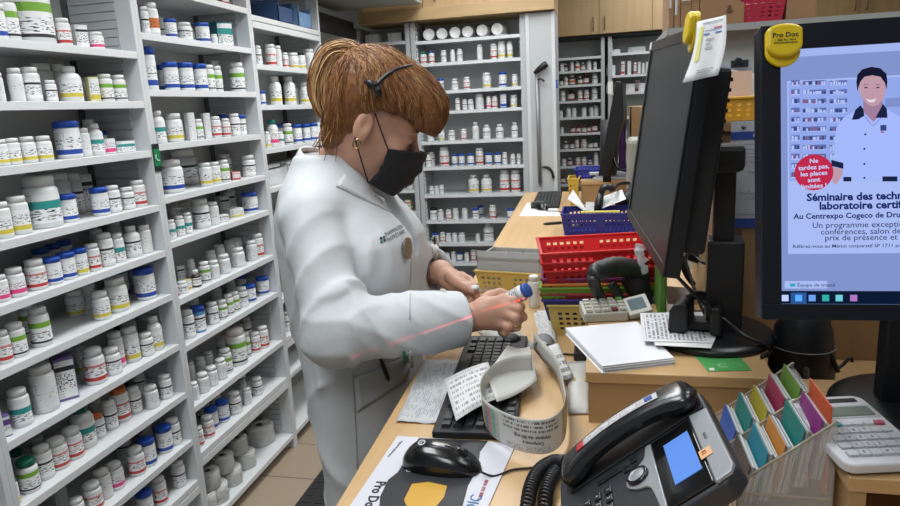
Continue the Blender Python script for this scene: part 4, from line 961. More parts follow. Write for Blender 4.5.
# faceplate around the display
mb = MB(); mb.prism([(.066, .142), (PWD-.006, .142), (PWD-.006, PHT-.026), (.066, PHT-.026)], .0, .004); ploc(mb); mb.build('display_bezel', mat('phone_gloss_black', '#0d0d0f', .15, coat=.4), t, bevel=.001)
mb = MB(); mb.prism([(.089, .157), (.171, .157), (.171, .190), (.089, .190)], .0042, .005); ploc(mb)
ph_disp = mb.build('display', mat('phone_display_blue', '#4a72b8', .3, emit=.62), t)
mb = MB(); mb.prism([(.060, PHT-.024), (PWD-.002, PHT-.024), (PWD-.004, PHT-.006), (PWD-.014, PHT-.001), (.066, PHT-.001)], .0, .0045); ploc(mb); mb.build('silver_strip', m_silver, t, bevel=.0012)
text('cisco', .007, MP @ Matrix.Translation(Vector((.112, PHT-.017, .0048))), mat('phone_print', '#4c5054', .5), t, 'printed_mark')
# curved silver trim between keypad and display
tr = [(.064, .141), (.064, .134), (.086, .128), (.096, .112), (.106, .101), (.122, .101), (.134, .112), (.146, .128), (PWD-.006, .135), (PWD-.006, .141)]
mb = MB(); mb.prism([tuple(q[:2]) for q in catmull([Vector((*q, 0)) for q in tr], 4)][::-1], 0, .0032); ploc(mb); mb.build('silver_trim', m_silver, t, bevel=.0008)
mb = MB(); Mn = Matrix.Translation(Vector((.114, .117, .003))); mb.lathe([(0, 0), (.0125, 0), (.0125, .003), (.010, .0045), (.010, .0035), (.0085, .004), (0, .0052)], 28, M=Mn); ploc(mb); mb.build('navigation_button', m_silver, t)
mb = MB(); mb.lathe([(.0105, .0), (.0145, .0), (.0140, .0042), (.0108, .0046), (.0105, 0)], 28, M=Mn); ploc(mb); mb.build('navigation_ring', m_blk2, t)
kb_m = mat('phone_key', '#17181b', .35); ink = mat('phone_key_print', '#b9bdc0', .5)
def pkey(x, y, w_, h_, ch=None, name='key'):
    mb = MB(); mb.prism([(x-w_/2, y-h_/2), (x+w_/2, y-h_/2), (x+w_/2, y+h_/2), (x-w_/2, y+h_/2)], 0, .003); ploc(mb); o = mb.build(name, kb_m, t, bevel=.0014)
    if ch: text(ch, .006, MP @ Matrix.Translation(Vector((x, y-.002, .0032))), ink, o, 'digit', 'CENTER')
for i, ch in enumerate(('1', '2', '3', '4', '5', '6', '7', '8', '9', '*', '0', '#')):
    pkey(.090+.0165*(i % 3)*1.02+.010, .074-(i//3)*.0155, .0125, .0095, ch)
for x, y in ((.081, .103), (.071, .114), (.090, .116), (.160, .072), (.172, .084), (.160, .052), (.176, .060)): pkey(x, y, .011, .0095, None, 'feature_key')
mb = MB(); mb.prism([(.070, .060), (.077, .060), (.077, .096), (.070, .096)], 0, .003); ploc(mb); mb.build('volume_bar', kb_m, t, bevel=.0014)
for k in range(4): pkey(.090+k*.0215, .1490, .013, .0065, None, 'soft_key')
for k in range(2): pkey(.0765, .164+k*.014, .008, .007, None, 'line_key'); pkey(PWD-.018, .164+k*.014, .008, .007, None, 'line_key')
mb = MB(); mb.cbox((.150, PHT-.022, .0052), (.016, .014, .0006)); ploc(mb); mb.build('orange_note', mat('orange_note', '#d8a878', .6), t)
text('82', .008, MP @ Matrix.Translation(Vector((.145, PHT-.026, .0058))), mat('ink_orange', '#a05a30', .6), t, 'note_number')
# coiled cord
ax = catmull([PZ(566, 462, ZC+.03), PZ(552, 462, ZC+.014), PZ(538, 472, ZC+.013), PZ(530, 490, ZC+.013), PZ(526, 520, ZC+.013)], 30)
pts = []; turns = 34; n = len(ax)
for i in range(n*4-4):
    s = i/4; j = int(s); fr = s-j; p = ax[j].lerp(ax[min(j+1, n-1)], fr); tg = (ax[min(j+1, n-1)]-ax[max(j-1, 0)]).normalized(); s1 = tg.cross(Vector((0, 0, 1))).normalized(); s2 = s1.cross(tg)
    a = 2*PI*turns*s/(n-1); pts.append(p+(s1*math.cos(a)+s2*math.sin(a))*.0085)
mb = MB(); mb.tube(pts, .0019, 6); mb.build('coiled_cord', m_blk, t)
ax2 = [p+Vector((.022, -.004, 0)) for p in ax[30:]]; pts = []
n = len(ax2)
for i in range(n*4-4):
    s = i/4; j = int(s); fr = s-j; p = ax2[j].lerp(ax2[min(j+1, n-1)], fr); tg = (ax2[min(j+1, n-1)]-ax2[max(j-1, 0)]).normalized(); s1 = tg.cross(Vector((0, 0, 1))).normalized(); s2 = s1.cross(tg)
    a = 2*PI*24*s/(n-1); pts.append(p+(s1*math.cos(a)+s2*math.sin(a))*.0085)
mb = MB(); mb.tube(pts, .0019, 6); mb.build('coiled_cord', m_blk, t)

# ================================================================== monitors
def frame_from(bl, yaw, tilt, roll=0):
    a = Vector((math.cos(yaw), math.sin(yaw), 0)); n = Vector((math.sin(yaw), -math.cos(yaw), 0)); b = Vector((0, 0, 1))*math.cos(tilt)-n*math.sin(tilt)
    a2 = a*math.cos(roll)+b*math.sin(roll); b2 = -a*math.sin(roll)+b*math.cos(roll); n2 = a2.cross(b2)
    return Matrix(((a2[0], b2[0], n2[0], bl[0]), (a2[1], b2[1], n2[1], bl[1]), (a2[2], b2[2], n2[2], bl[2]), (0, 0, 0, 1)))
m_mon = mat('monitor_black', '#101114', .38)
m_screen_off = mat('dark_screen', '#0b0d10', .22, spec=.6)
def LM(M, mb): mb.v = [tuple(M @ Vector(p)) for p in mb.v]; return mb
# --- big dark monitor on the closed riser
ML = frame_from((.053, 1.402, 1.315), -1.495, .124, -.03); W_, H_ = .45, .34
tL = thing('monitor', 'big black monitor seen edge-on with a note clipped on its top', 'monitor', (.22, 1.24, ZR))
mb = MB(); b_ = .017
mb.box((0, 0, -.022), (W_, H_, -.001)); 
LM(ML, mb).build('housing', m_mon, tL, bevel=.002)
mb = MB(); mb.box((0, 0, -.001), (W_, b_, .002)).box((0, H_-b_, -.001), (W_, H_, .002)).box((0, b_, -.001), (b_, H_-b_, .002)).box((W_-b_, b_, -.001), (W_, H_-b_, .002)); LM(ML, mb).build('bezel', m_mon, tL, bevel=.0008)
mb = MB(); mb.box((b_, b_, -.0012), (W_-b_, H_-b_, -.0002)); LM(ML, mb).build('screen', mat('dark_screen_grey', '#15191d', .34, spec=.4), tL)
mb = MB(); mb.prism([(.04, .03), (W_-.03, .03), (W_-.05, H_-.05), (.06, H_-.05)], -.058, -.022); LM(ML, mb).build('rear_shell', m_blkm, tL, bevel=.006)
mb = MB()
for k in range(9): mb.box((W_-.10, .16+k*.014, -.0600), (W_-.05, .165+k*.014, -.0575))
LM(ML, mb).build('vent_slats', m_blk, tL)
mb = MB(); mb.cbox((.012, H_-.007, .0028), (.02, .013, .0008)); LM(ML, mb).build('asset_sticker', m_paper, tL)
sc = Vector((.218, 1.235, 0))
Ms = Matrix.Translation(Vector((sc[0], sc[1], 0))) @ Matrix.Rotation(-.1, 4, 'Z')
mb = MB(); mb.box((-.035, -.030, ZR+.016), (.025, .035, 1.30), M=Ms); mb.build('stand_column', mat('stand_dark', '#16161a', .35), tL, bevel=.003)
mb = MB(); mb.box((-.026, -.020, 1.28), (.008, .024, 1.455), M=Ms); mb.build('upper_column', m_blkm, tL, bevel=.002)
mb = MB(); q = ML @ Vector((W_/2, H_*.5, -.058)); mb.box((q[0]-.002, q[1]-.030, q[2]-.045), (.226, q[1]+.030, q[2]+.0)); mb.build('mount_block', m_blkm, tL, bevel=.01)
P_ = [PZ(u, v, ZR) for u, v in ((648, 333), (765, 322))]; bc = Vector((.190, 1.235, ZR)); 
mb = MB(); mb.lathe([(0, .0008), (.116, .0008), (.119, .004), (.117, .012), (.10, .016), (.04, .0185), (0, .0185)], 48, M=Matrix.Translation(bc) @ Matrix.Scale(.92, 4, (1, 0, 0))); mb.build('stand_base', mat('base_black', '#131417', .35), tL)
# yellow clip and hanging note on it
m_yel = mat('clip_yellow', '#d8bb12', .35, coat=.2); m_yel2 = mat('clip_yellow_pale', '#cfc05a', .4)
def clip_shape(w_, h_): return [(x*w_, y*h_) for x, y in [(math.cos(a)*.5, .28+.22*math.sin(a)) for a in [PI*i/14 for i in range(15)]]+[(math.cos(a)*.5, -.12+.38*math.sin(a)) for a in [PI+PI*i/18 for i in range(19)]]]
def clip(label, M, w_, h_, txt=True):
    t = thing('monitor_clip', label, 'clip', tuple(M.translation))
    mb = MB(); mb.prism([(x, y) for x, y in clip_shape(w_, h_)], 0, .006, M=M); mb.build('clip_body', m_yel, t, bevel=.002, bseg=3)
    Mf = M @ Matrix.Translation(Vector((0, h_*.09, 0)))
    mb = MB(); mb.prism([(x, y*.78) for x, y in clip_shape(w_*1.0, h_)], .004, .014, M=Mf); mb.build('clip_jaw', m_yel, t, bevel=.003, bseg=3)
    if txt:
        text('Pro Doc', w_*.20, Mf @ Matrix.Translation(Vector((0, h_*.06, .0142))), mat('clip_print', '#2a2812', .5), t, 'printed_name', 'CENTER', bold=.02, sx=1.05)
        text('1 888 761 6016', w_*.095, Mf @ Matrix.Translation(Vector((0, -h_*.03, .0142))), MATS['clip_print'], t, 'printed_number', 'CENTER')
        text('www.prodoc.qc.ca', w_*.09, Mf @ Matrix.Translation(Vector((0, -h_*.09, .0142))), MATS['clip_print'], t, 'printed_address', 'CENTER', bold=.01)
    return t
q = ML @ Vector((W_-.018, H_-.010, .004)); Mc = ML.copy(); Mc.translation = q
clip('small yellow clip gripping the note on the big dark monitor', Mc @ Matrix.Rotation(0, 4, 'Z'), .034, .052, False)
t = thing('hanging_note', 'white printed note hanging from the yellow clip over the dark monitor', 'note', tuple(q))
Dn = depth(ML @ Vector((W_, H_, 0)))
c_ = [AT(682.5, 83, Dn-.055), AT(718, 75, Dn-.065), AT(726, 15, Dn-.03), AT(697, 22, Dn-.010)]
P = [[(c_[0].lerp(c_[1], j/8)).lerp(c_[3].lerp(c_[2], j/8), i/8)+Vector((.004*math.sin(PI*i/8), -.003*math.sin(2*PI*j/8), 0)) for j in range(9)] for i in range(9)]
mb = MB(); mb.grid(P); mb.build('note_sheet', mat('note_white', '#c3c5c6', .6), t, solid=.0005)
e1 = (c_[1]-c_[0]).normalized(); e2 = (c_[3]-c_[0]); nn = e1.cross(e2).normalized()
def npt(a, b): return (c_[0].lerp(c_[1], a)).lerp(c_[3].lerp(c_[2], a), b)+Vector((.004*math.sin(PI*b), -.003*math.sin(2*PI*a), 0))+nn*.0012
def nline(name, a0, a1, b, th, m):
    mb = MB(); mb.grid([[npt(a0+(a1-a0)*k/4, b+d) for k in range(5)] for d in (0, th)]); mb.build(name, m, t)
nink = printed('note_print', '#b9bbbd', 1, '#4a4c50', 14, .42, vr=(-1, 2), ur=(-1, 2))
for a0, a1, b, th in ((.35, .62, .62, .03), (.35, .52, .545, .025), (.35, .6, .475, .028), (.3, .8, .13, .015), (.3, .75, .09, .015), (.2, .9, .92, .02)): nline('print_line', a0, a1, b, th, nink)
nline('blue_line', .28, .85, .785, .01, mat('note_blue', '#33609e', .6)); nline('blue_line', .25, .45, .72, .025, MATS['note_blue']); nline('blue_line', .65, .85, .72, .025, MATS['note_blue'])
nline('red_line', .6, .86, .81, .022, mat('note_red', '#b3505c', .6)); nline('yellow_stripe', .12, .24, .30, .58, mat('note_yellow', '#bdbb62', .6))
# scanner cable hanging behind etc.
mb = MB(); mb.tube(catmull([Vector((.115, 1.17, 1.26)), PZ(700, 300, 1.20), PZ(722, 318, 1.17), PZ(745, 336, 1.15), PZ(765, 345, 1.135), PZ(771, 352, 1.12), PZ(762, 357, 1.124)], 8), .0035, 8)
tag(mb.build('display_cable', m_blk), 'thick black cable falling in front of the big monitor stand', 'cable')
# --- right monitor, lit
MR = frame_from((.174, .770, 1.302), .025, .203); W_, H_ = .53, .325
tR = thing('monitor', 'black monitor at the right edge with a lit blue seminar page', 'monitor', (.44, .97, ZR))
m_monb = mat('monitor_bluish_black', '#070d18', .45, spec=.3)
mb = MB(); mb.box((0, 0, -.030), (W_, H_, -.001)); LM(MR, mb).build('housing', m_monb, tR, bevel=.002)
bs, bt, bb = .0205, .0275, .0175
mb = MB(); mb.box((0, 0, -.001), (W_, bb, .002)).box((0, H_-bt, -.001), (W_, H_, .002)).box((0, bb, -.001), (bs, H_-bt, .002)).box((W_-bs, bb, -.001), (W_, H_-bt, .002)); LM(MR, mb).build('bezel', m_monb, tR, bevel=.0008)
SE = 1.0
def em(name, c, s=None): return mat(name, c, .5, emit=(SE if s is None else s), spec=0)
def eml(name, c):
    m = em(name, c); m.node_tree.nodes['Principled BSDF'].inputs['Base Color'].default_value = (0, 0, 0, 1); return m
m_sbg = eml('screen_grey_blue', '#8294cc')
mb = MB(); mb.box((bs, bb, -.0012), (W_-bs, H_-bt, 0)); scr = LM(MR, mb).build('screen', m_sbg, tR)
def SR(u, v):
    """pixel of the photo -> the screen plane's own coordinates"""
    d = Vector(dirw(u, v)); Mi = MR.inverted(); o = Mi @ Vector((0, 0, CAMZ)); dd = Mi.to_3x3() @ d; s = -o[2]/dd[2]; return (o[0]+dd[0]*s, o[1]+dd[1]*s)
def spoly(name, pts, m, lvl, px=True):
    P = [SR(*p) for p in pts] if px else pts; P = [(min(max(x, bs+.0002), W_-bs-.0002), min(max(y, bb+.0002), H_-bt-.0002)) for x, y in P]
    n = len(P); z = .0001*lvl
    ar = sum(P[i][0]*P[(i+1) % n][1]-P[(i+1) % n][0]*P[i][1] for i in range(n))
    if ar < 0: P.reverse()
    mb = MB(); mb.add([(x, y, z+.0002) for x, y in P], [tuple(range(n))]); return LM(MR, mb).build(name, m, scr)
def srect(name, u0, v0, u1, v1, m, lvl):
    """rectangle square to the screen through the two pixel corners"""
    x0, y0 = SR(u0, v0); x1, y1 = SR(u1, v1); return spoly(name, [(x0, y0), (x1, y0), (x1, y1), (x0, y1)], m, lvl, False)
far = 1100
m_sw = eml('screen_page', '#a9bdf4')
x0, y0 = SR(787, 254); srect('page_panel', 788, 254, far, 64, m_sw, 1)
xa, ya = SR(780, 60); spoly('title_bar', [(780, 60), (796, 44.5), (900, 36), (far, 20), (far, 28), (900, 43), (796, 50.5), (780, 62)], m_sw, 1) if False else None
L0 = SR(782, 52); spoly('title_bar', [(bs, H_-bt-.0085), (W_-bs, H_-bt-.0085), (W_-bs, H_-bt), (bs, H_-bt)], eml('screen_titlebar', '#a3b6ee'), 1, False)
spoly('task_bar', [(bs, bb), (W_-bs, bb), (W_-bs, SR(850, 291)[1]), (bs, SR(850, 291)[1])], eml('screen_taskbar', '#0d1a33'), 1, False)
def stext(body, u, v, size, m, bold=0, align='LEFT', sx=1, name='screen_text', lvl=6, rot=0):
    x, y = SR(u, v); return text(body, size, MR @ Matrix.Translation(Vector((x, y, .0001*lvl+.0003))) @ Matrix.Rotation(rot, 4, 'Z'), m, scr, name, align, bold, .00001, sx=sx)
m_st = eml('screen_text_blue', '#1b2a66'); m_sdk = eml('screen_text_dark', '#2c3564'); m_swh = eml('screen_white', '#c3d2ff')
stext('Info FORMATIONS - ÉVÉNEMENTS (2) Tech. SEMAINE - Pharmacien BROSSARD', 797, 48, .0062, eml('screen_text_soft', '#5a6aa8'), sx=1.25)
# photograph on the page: bright pharmacy with shelves and a woman in a lab coat
srect('picture', 789, 181, far, 66, eml('picture_bg', '#93a8ea'), 2)
mcol = [eml('pic_shelf_white', '#b3c4f8'), eml('pic_shelf_blue', '#5d6fae'), eml('pic_shelf_dark', '#39477e'), eml('pic_shelf_red', '#8a5a7c')]
rnd = random.Random(4)
for k in range(11):
    v = 79+k*9.2
    for (ua, ub) in ((791, 799.5), (802.5, 826), (829.5, 847)):
        if ub > 840 and k > 8: continue
        srect('picture_shelf', ua, v+7.2, ub, v+6.0, mcol[0], 3)
        srect('picture_shelf_row', ua, v+6.0, ub, v+1.0, mcol[1], 3)
        x = ua+.4
        while x < ub-2.4:
            w__ = rnd.uniform(1.4, 2.9); h__ = rnd.uniform(2.4, 4.4)
            srect('picture_item', x, v+6.0, x+w__, v+6.0-h__, mcol[0] if rnd.random() < .62 else (mcol[2] if rnd.random() < .7 else mcol[3]), 4); x += w__+rnd.uniform(.3, 1.2)
srect('picture_shelf', 885, 98.4, far, 97.3, eml('pic_line', '#7f90cf'), 3)
coat = [(836, 181), (834, 150), (836, 128), (843, 118), (855, 111), (866, 106), (884, 107), (893, 113), (905, 120), (912, 150), (914, 181)]
spoly('picture_coat', coat, eml('pic_coat', '#a5b9fb'), 5)
spoly('picture_neck', [(863, 100), (882, 100), (883, 112), (873, 122), (863, 112)], eml('pic_skin_dark', '#a07f9e'), 6)
spoly('picture_face', [(858, 82), (859, 92), (862, 99), (868, 105), (873, 106.5), (878, 105), (883, 99), (885, 91), (885.5, 82), (880, 75), (872, 73), (863, 75)], eml('pic_skin', '#c09aa8'), 7)
spoly('picture_hair', [(857, 92), (856, 82), (857, 75), (862, 69.5), (871, 67), (880, 68.5), (886, 74), (887, 82), (886, 90), (884.5, 83), (880, 77), (872, 75.5), (864, 77), (860, 82), (858, 88)], eml('pic_hair', '#171a30'), 8)
spoly('picture_collar', [(851.5, 120), (855, 110), (860, 105.5), (863, 109), (864, 116), (858, 119.5)], eml('pic_collar', '#1c2444'), 8)
spoly('picture_collar', [(875, 118), (880, 109), (882.5, 104), (886.5, 109), (887, 118)], MATS['pic_collar'], 8)
spoly('picture_smile', [(865.5, 99), (870, 100.2), (876, 98.6), (873.5, 102.4), (868.5, 102.4)], eml('pic_smile', '#e6dcec'), 9)
for u in (865.5, 877.5): srect('picture_eye', u-1.8, 88.4, u+1.8, 87.2, MATS['pic_hair'], 9)
for u in (865.5, 877.5): srect('picture_brow', u-2.3, 85.2, u+2.3, 84.5, eml('pic_brow', '#5a4560'), 9)
srect('picture_nose', 870.6, 95.6, 873.6, 94.9, MATS['pic_skin_dark'], 9)
for u, v in ((865, 134.5), (864, 149), (864, 164), (864, 178)): spoly('picture_button', [(u+1.1*math.cos(a), v+1.1*math.sin(a)) for a in [2*PI*k/8 for k in range(8)]], MATS['pic_collar'], 8)
srect('picture_badge', 880, 131, 886, 125, mcol[2], 8); srect('picture_badge', 880.5, 133, 883.5, 131.5, eml('pic_red', '#a83a5a'), 8)
spoly('picture_lapel', [(864, 117), (871.5, 126), (872.4, 126), (865, 116)], eml('pic_lapel', '#8297dd'), 8); spoly('picture_lapel', [(880, 118), (872, 126), (872.8, 126.6), (881, 118.6)], MATS['pic_lapel'], 8)
spoly('picture_belt', [(843, 181.5), (843, 177), (851, 177), (851, 181.5)], MATS['pic_collar'], 8); spoly('picture_belt', [(882, 181.5), (882, 176.5), (897, 176.5), (897, 181.5)], MATS['pic_collar'], 8)
spoly('picture_cuff', [(831, 160), (843, 163), (843, 169), (831, 166)], MATS['pic_collar'], 8)
spoly('picture_hand', [(832, 167), (842, 169), (842, 175), (837, 183), (834, 185), (831, 178)], MATS['pic_skin'], 9)
# red roundel
ux, uy = 813.5, 172.5
cR, cRy = SR(ux, uy); rad = abs(SR(ux+19.5, uy)[0]-cR)
spoly('red_roundel', [(cR+rad*math.cos(2*PI*k/40), cRy+rad*math.sin(2*PI*k/40)) for k in range(40)], eml('screen_red', '#c02a4c'), 10, False)
for k, s in enumerate(('Ne', 'tardez pas,', 'les places', 'sont', 'limitées !')): stext(s, ux, 163+k*6.3, .0068, m_swh, .02, 'CENTER', lvl=12, rot=.05, sx=1.05)
stext('Séminaire des techniciens de', 806.5, 201, .0115, m_st, .035, lvl=3, sx=1.02)
stext('laboratoire certifiés', 819, 209.5, .0115, m_st, .035, lvl=3, sx=1.02)
stext('Au Centrexpo Cogeco de Drummondville', 793.5, 219, .0083, m_st, .025, lvl=3, sx=1.02)
stext('Un programme exceptionnel vous attend', 812, 228, .0088, m_sdk, .005, lvl=3, sx=1.03)
stext('conférences, salon des exposants', 820.5, 234.5, .0088, m_sdk, .005, lvl=3, sx=1.03)
stext('prix de présence et plus encore', 824.5, 240.5, .0088, m_sdk, .005, lvl=3, sx=1.03)
stext('Référez-vous au Mémo corporatif SP 1711 pour vous inscrire', 792.5, 248, .0052, m_sdk, .01, lvl=3, sx=1.12)
srect('notification', 784.5, 288.5, 827, 281, m_sw, 2); srect('notification_icon', 790, 286.5, 795, 283.5, eml('icon_teal', '#2aa6b4'), 3); stext('Équipe de travail', 797, 286.5, .0052, m_sdk, .005, lvl=3, sx=1.1)
for x, c in ((785, '#c3d2ff'), (798.5, '#5fb0ff'), (812, '#6fa0ee'), (825.5, '#35b0a8'), (839, '#6fd0d8'), (853.5, '#b07ac8')):
    x0, y0 = SR(x, 298); q = .0035; spoly('task_icon', [(x0-q, y0-q), (x0+q, y0-q), (x0+q, y0+q), (x0-q, y0+q)], eml('icon'+c[1:], c), 3, False)
x0, y0 = SR(798.5, 298); spoly('task_highlight', [(x0-.008, y0-.006), (x0+.008, y0-.006), (x0+.008, y0+.006), (x0-.008, y0+.006)], eml('task_hi', '#2a5a9c'), 2, False)
# stand
mb = MB(); mb.lathe([(0, .0008), (.122, .0008), (.125, .004), (.123, .013), (.106, .018), (.04, .021), (0, .021)], 48, M=Matrix.Translation(Vector((.424, .925+.0, ZR)))); mb.build('stand_base', mat('base_black2', '#15181c', .4), tR)
mb = MB(); mb.box((.362, .925, ZR+.018), (.482, .960, 1.50)); mb.build('stand_column', m_monb, tR, bevel=.004)
q = MR @ Vector((W_/2, H_/2, -.03)); mb = MB(); mb.box((.40, q[1]-.004, q[2]-.05), (.49, .930, q[2]+.05)); mb.build('mount_block', m_blkm, tR, bevel=.004)
q = MR @ Vector((.0215, H_-.0245, .002)); Mc = MR.copy(); Mc.translation = q
clip('big yellow clip with black lettering on the lit monitor, upper left corner', Mc, .036, .046)

# ================================================================== scanner, cradle, calculators
def calculator_small():
    P0 = PZ(584, 321, ZR+.004); 
    a = Vector((.98, .18, 0)).normalized(); r = Vector((-.18, .98, 0)).normalized()
    M = Matrix(((a[0], r[0], 0, P0[0]), (a[1], r[1], 0, P0[1]-.002), (0, 0, 1, ZR+.0005), (0, 0, 0, 1)))
    t = thing('price_calculator', 'beige desk calculator with tilted grey display on the closed riser', 'calculator', M=M)
    mb = MB(); pr = [(0, 0), (.128, 0), (.128, .012), (.092, .022), (.0, .020)]
    # keypad block and display block
    mb = MB(); vs = []
    for y in (0, .062):
        z = 0 if y == 0 else .010
        vs += [(0, y, 0), (.088, y, 0), (.088, y, .020+z), (0, y, .018+z)]
    mb.add(vs, [(0, 1, 2, 3), (7, 6, 5, 4), (0, 4, 5, 1), (1, 5, 6, 2), (2, 6, 7, 3), (3, 7, 4, 0)]); mb.build('keypad_block', mat('beige_plastic', '#a9a79a', .5), t, world=False, bevel=.003)
    Md = Matrix.Translation(Vector((.090, .0, .008))) @ Matrix.Rotation(-.22, 4, 'Y') @ Matrix.Rotation(.5, 4, 'X')
    mb = MB(); mb.box((0, 0, -.008), (.046, .048, .006), M=Md); mb.build('display_block', mat('beige_plastic_light', '#b3b3ab', .5), t, world=False, bevel=.002)
    mb = MB(); mb.box((.006, .010, .006), (.038, .040, .0068), M=Md); mb.build('display', mat('lcd_grey', '#5d6b70', .3), t, world=False)
    for i in range(5):
        for j in range(4):
            x = .010+.0165*i; y = .008+.0145*j; z = .0185+.010*y/.062+.002*x/.088
            mb = MB(); mb.cbox((x+.002, y, z+.003), (.0125, .0105, .006)); mb.build('key', mat('green_key', '#5f9a4a', .5) if (i == 4 and j == 3) else (mat('red_key', '#6a3030', .5) if (i == 3 and j == 0) else mat('ivory_key', '#b9b7aa', .5)), t, world=False, bevel=.0012)
calculator_small()
# barcode scanner on its stand behind the small calculator
t = thing('barcode_scanner', 'black barcode scanner gun drooping over the beige calculator', 'scanner', PZ(640, 318, ZR))
Dq = 1.46
def S(u, v, D=Dq): return AT(u, v, D)
mb = MB(); mb.tube(catmull([S(593, 275, 1.345), S(604, 269, 1.37), S(620, 267, 1.41), S(636, 271, 1.45), S(642, 278)], 6), [.014]*2+[.020]*6+[.022]*12+[.020]*5, 14); mb.build('scanner_head', mat('scanner_grey', '#26292b', .42), t)
mb = MB(); mb.tube(catmull([S(593, 276, 1.345), S(595, 286, 1.36), S(600, 297, 1.39), S(606, 303, 1.42)], 6), [.013]*6+[.012]*6+[.010]*7, 12); mb.build('scanner_nose', MATS['scanner_grey'], t)
mb = MB(); mb.tube(catmull([S(630, 274), S(638, 287), S(645, 302), S(652, 318), S(655, 326)], 6), [.026]*8+[.024]*8+[.019]*9, 14); mb.build('scanner_handle', m_blkm, t)
mb = MB(); mb.tube(catmull([S(611, 283), S(617, 292), S(622, 303), S(630, 314)], 6), .010, 10); mb.build('trigger', MATS['scanner_grey'], t)
mb = MB(); b = S(656, 326); mb.tube([b, Vector((b[0], b[1], ZR+.012))], .014, 12); mb.lathe([(0, 0), (.04, 0), (.038, .01), (.014, .016), (0, .016)], 24, M=Matrix.Translation(Vector((b[0], b[1], ZR+.0008)))) if False else None; mb.build('scanner_neck', m_blkm, t)
# cradle (empty scanner holder) standing on the monitor base papers
t = thing('scanner_cradle', 'black C-shaped scanner cradle on the papers before the monitor stand', 'scanner cradle', PZ(700, 330, ZR+.02))
Dc = 1.16
zb_ = ZR+.0212
c = PZ(687, 330, zb_)
def ring(cx_, cy_, z, r): pass
mb = MB(); 
prof = [(-.026, -.004), (-.024, .034), (-.016, .048), (-.002, .052), (.006, .047), (.009, .036), (.009, .004), (-.0, -.004)]
Mk = Matrix(((.96, .28, 0, c[0]-.004), (-.28, .96, 0, c[1]), (0, 0, 1, zb_+.004), (0, 0, 0, 1)))
def side_prism(poly, y0, y1, M, name, m, par, bev=.005):
    mb = MB(); n = len(poly); vs = [M @ Vector((x, y0, z)) for x, z in poly]+[M @ Vector((x, y1, z)) for x, z in poly]
    mb.add(vs, [tuple(range(n)), tuple(range(2*n-1, n-1, -1))]+[(i, n+i, n+(i+1) % n, (i+1) % n) for i in range(n)]); return mb.build(name, m, par, bevel=bev, bseg=3)
side_prism(prof, -.022, .045, Mk, 'left_cheek', mat('cradle_black', '#101113', .45), t)
Mk2 = Mk @ Matrix.Translation(Vector((.052, .004, 0)))
side_prism([(-.008, -.004), (-.010, .034), (-.004, .046), (.006, .046), (.010, .036), (.012, -.004)], -.022, .045, Mk2, 'right_cheek', MATS['cradle_black'], t)
mb = MB(); mb.box((-.002, .0, -.004), (.048, .045, .012), M=Mk); mb.build('bridge', MATS['cradle_black'], t, bevel=.004)
mb = MB(); mb.tube([Mk @ Vector(q) for q in catmull([(.0, .03, .045), (.012, .038, .052), (.028, .04, .05), (.05, .034, .042)], 6)], .008, 10); mb.build('top_arch', MATS['cradle_black'], t)
# white desk calculator
c_ = [PZ(853, 466, ZR+.016), PZ(936, 462, ZR+.016), PZ(887, 396, ZR+.030), PZ(811, 398.5, ZR+.030)]
o = c_[0]+Vector((-.006, .0, 0)); ax_ = (c_[1]-c_[0]); ax_[2] = 0; wid = .125; ax_.normalize(); ay_ = (c_[3]-c_[0]); lenY = ay_.length; ay_ = ay_.normalized(); ay_ = (ay_-ax_*ay_.dot(ax_)).normalized(); az_ = ax_.cross(ay_)
MCa = Matrix(((ax_[0], ay_[0], az_[0], o[0]), (ax_[1], ay_[1], az_[1], o[1]), (ax_[2], ay_[2], az_[2], o[2]), (0, 0, 0, 1)))
wid = (c_[2]-c_[3]).length*1.02
t = thing('calculator', 'white desktop calculator with grey keys on the open riser', 'calculator', (o[0]+.05, o[1]+.08, ZR))
def rr(x0, y0, x1, y1, r, n=5):
    out = []
    for cx_, cy_, a0 in ((x1-r, y0+r, -PI/2), (x1-r, y1-r, 0), (x0+r, y1-r, PI/2), (x0+r, y0+r, PI)):
        for k in range(n+1): a = a0+PI/2*k/n; out.append((cx_+r*math.cos(a), cy_+r*math.sin(a)))
    return out
mb = MB(); mb.prism(rr(0, 0, wid, lenY, .014), -.013, 0); LM(MCa, mb).build('calculator_body', mat('calc_white', '#c6c8cc', .4), t, bevel=.003, bseg=3)
mb = MB(); mb.prism(rr(.008, .01, wid-.008, lenY-.008, .01), -.022, -.013); LM(MCa, mb).build('base_shell', mat('calc_base', '#9a9aa0', .5), t)
mb = MB(); mb.prism(rr(.008, lenY*.66, wid-.008, lenY*.80, .003), .0002, .0012); LM(MCa, mb).build('display', mat('calc_lcd', '#6b756c', .2), t)
mb = MB(); mb.prism(rr(.002, lenY*.63, wid-.002, lenY*.83, .004), -.0004, .0004); LM(MCa, mb).build('display_frame', mat('calc_frame', '#a7a9ae', .3), t)
mb = MB(); mb.prism(rr(wid*.52, lenY*.88, wid-.012, lenY*.94, .001), .0002, .0008); LM(MCa, mb).build('solar_panel', mat('solar_dark', '#1d1f24', .2), t)
text('SHARP', .0065, MCa @ Matrix.Translation(Vector((.014, lenY*.885, .0006))), mat('calc_print', '#5a5d64', .5), t, 'printed_mark', bold=.02)
mk = mat('calc_key', '#b5b8be', .45); 
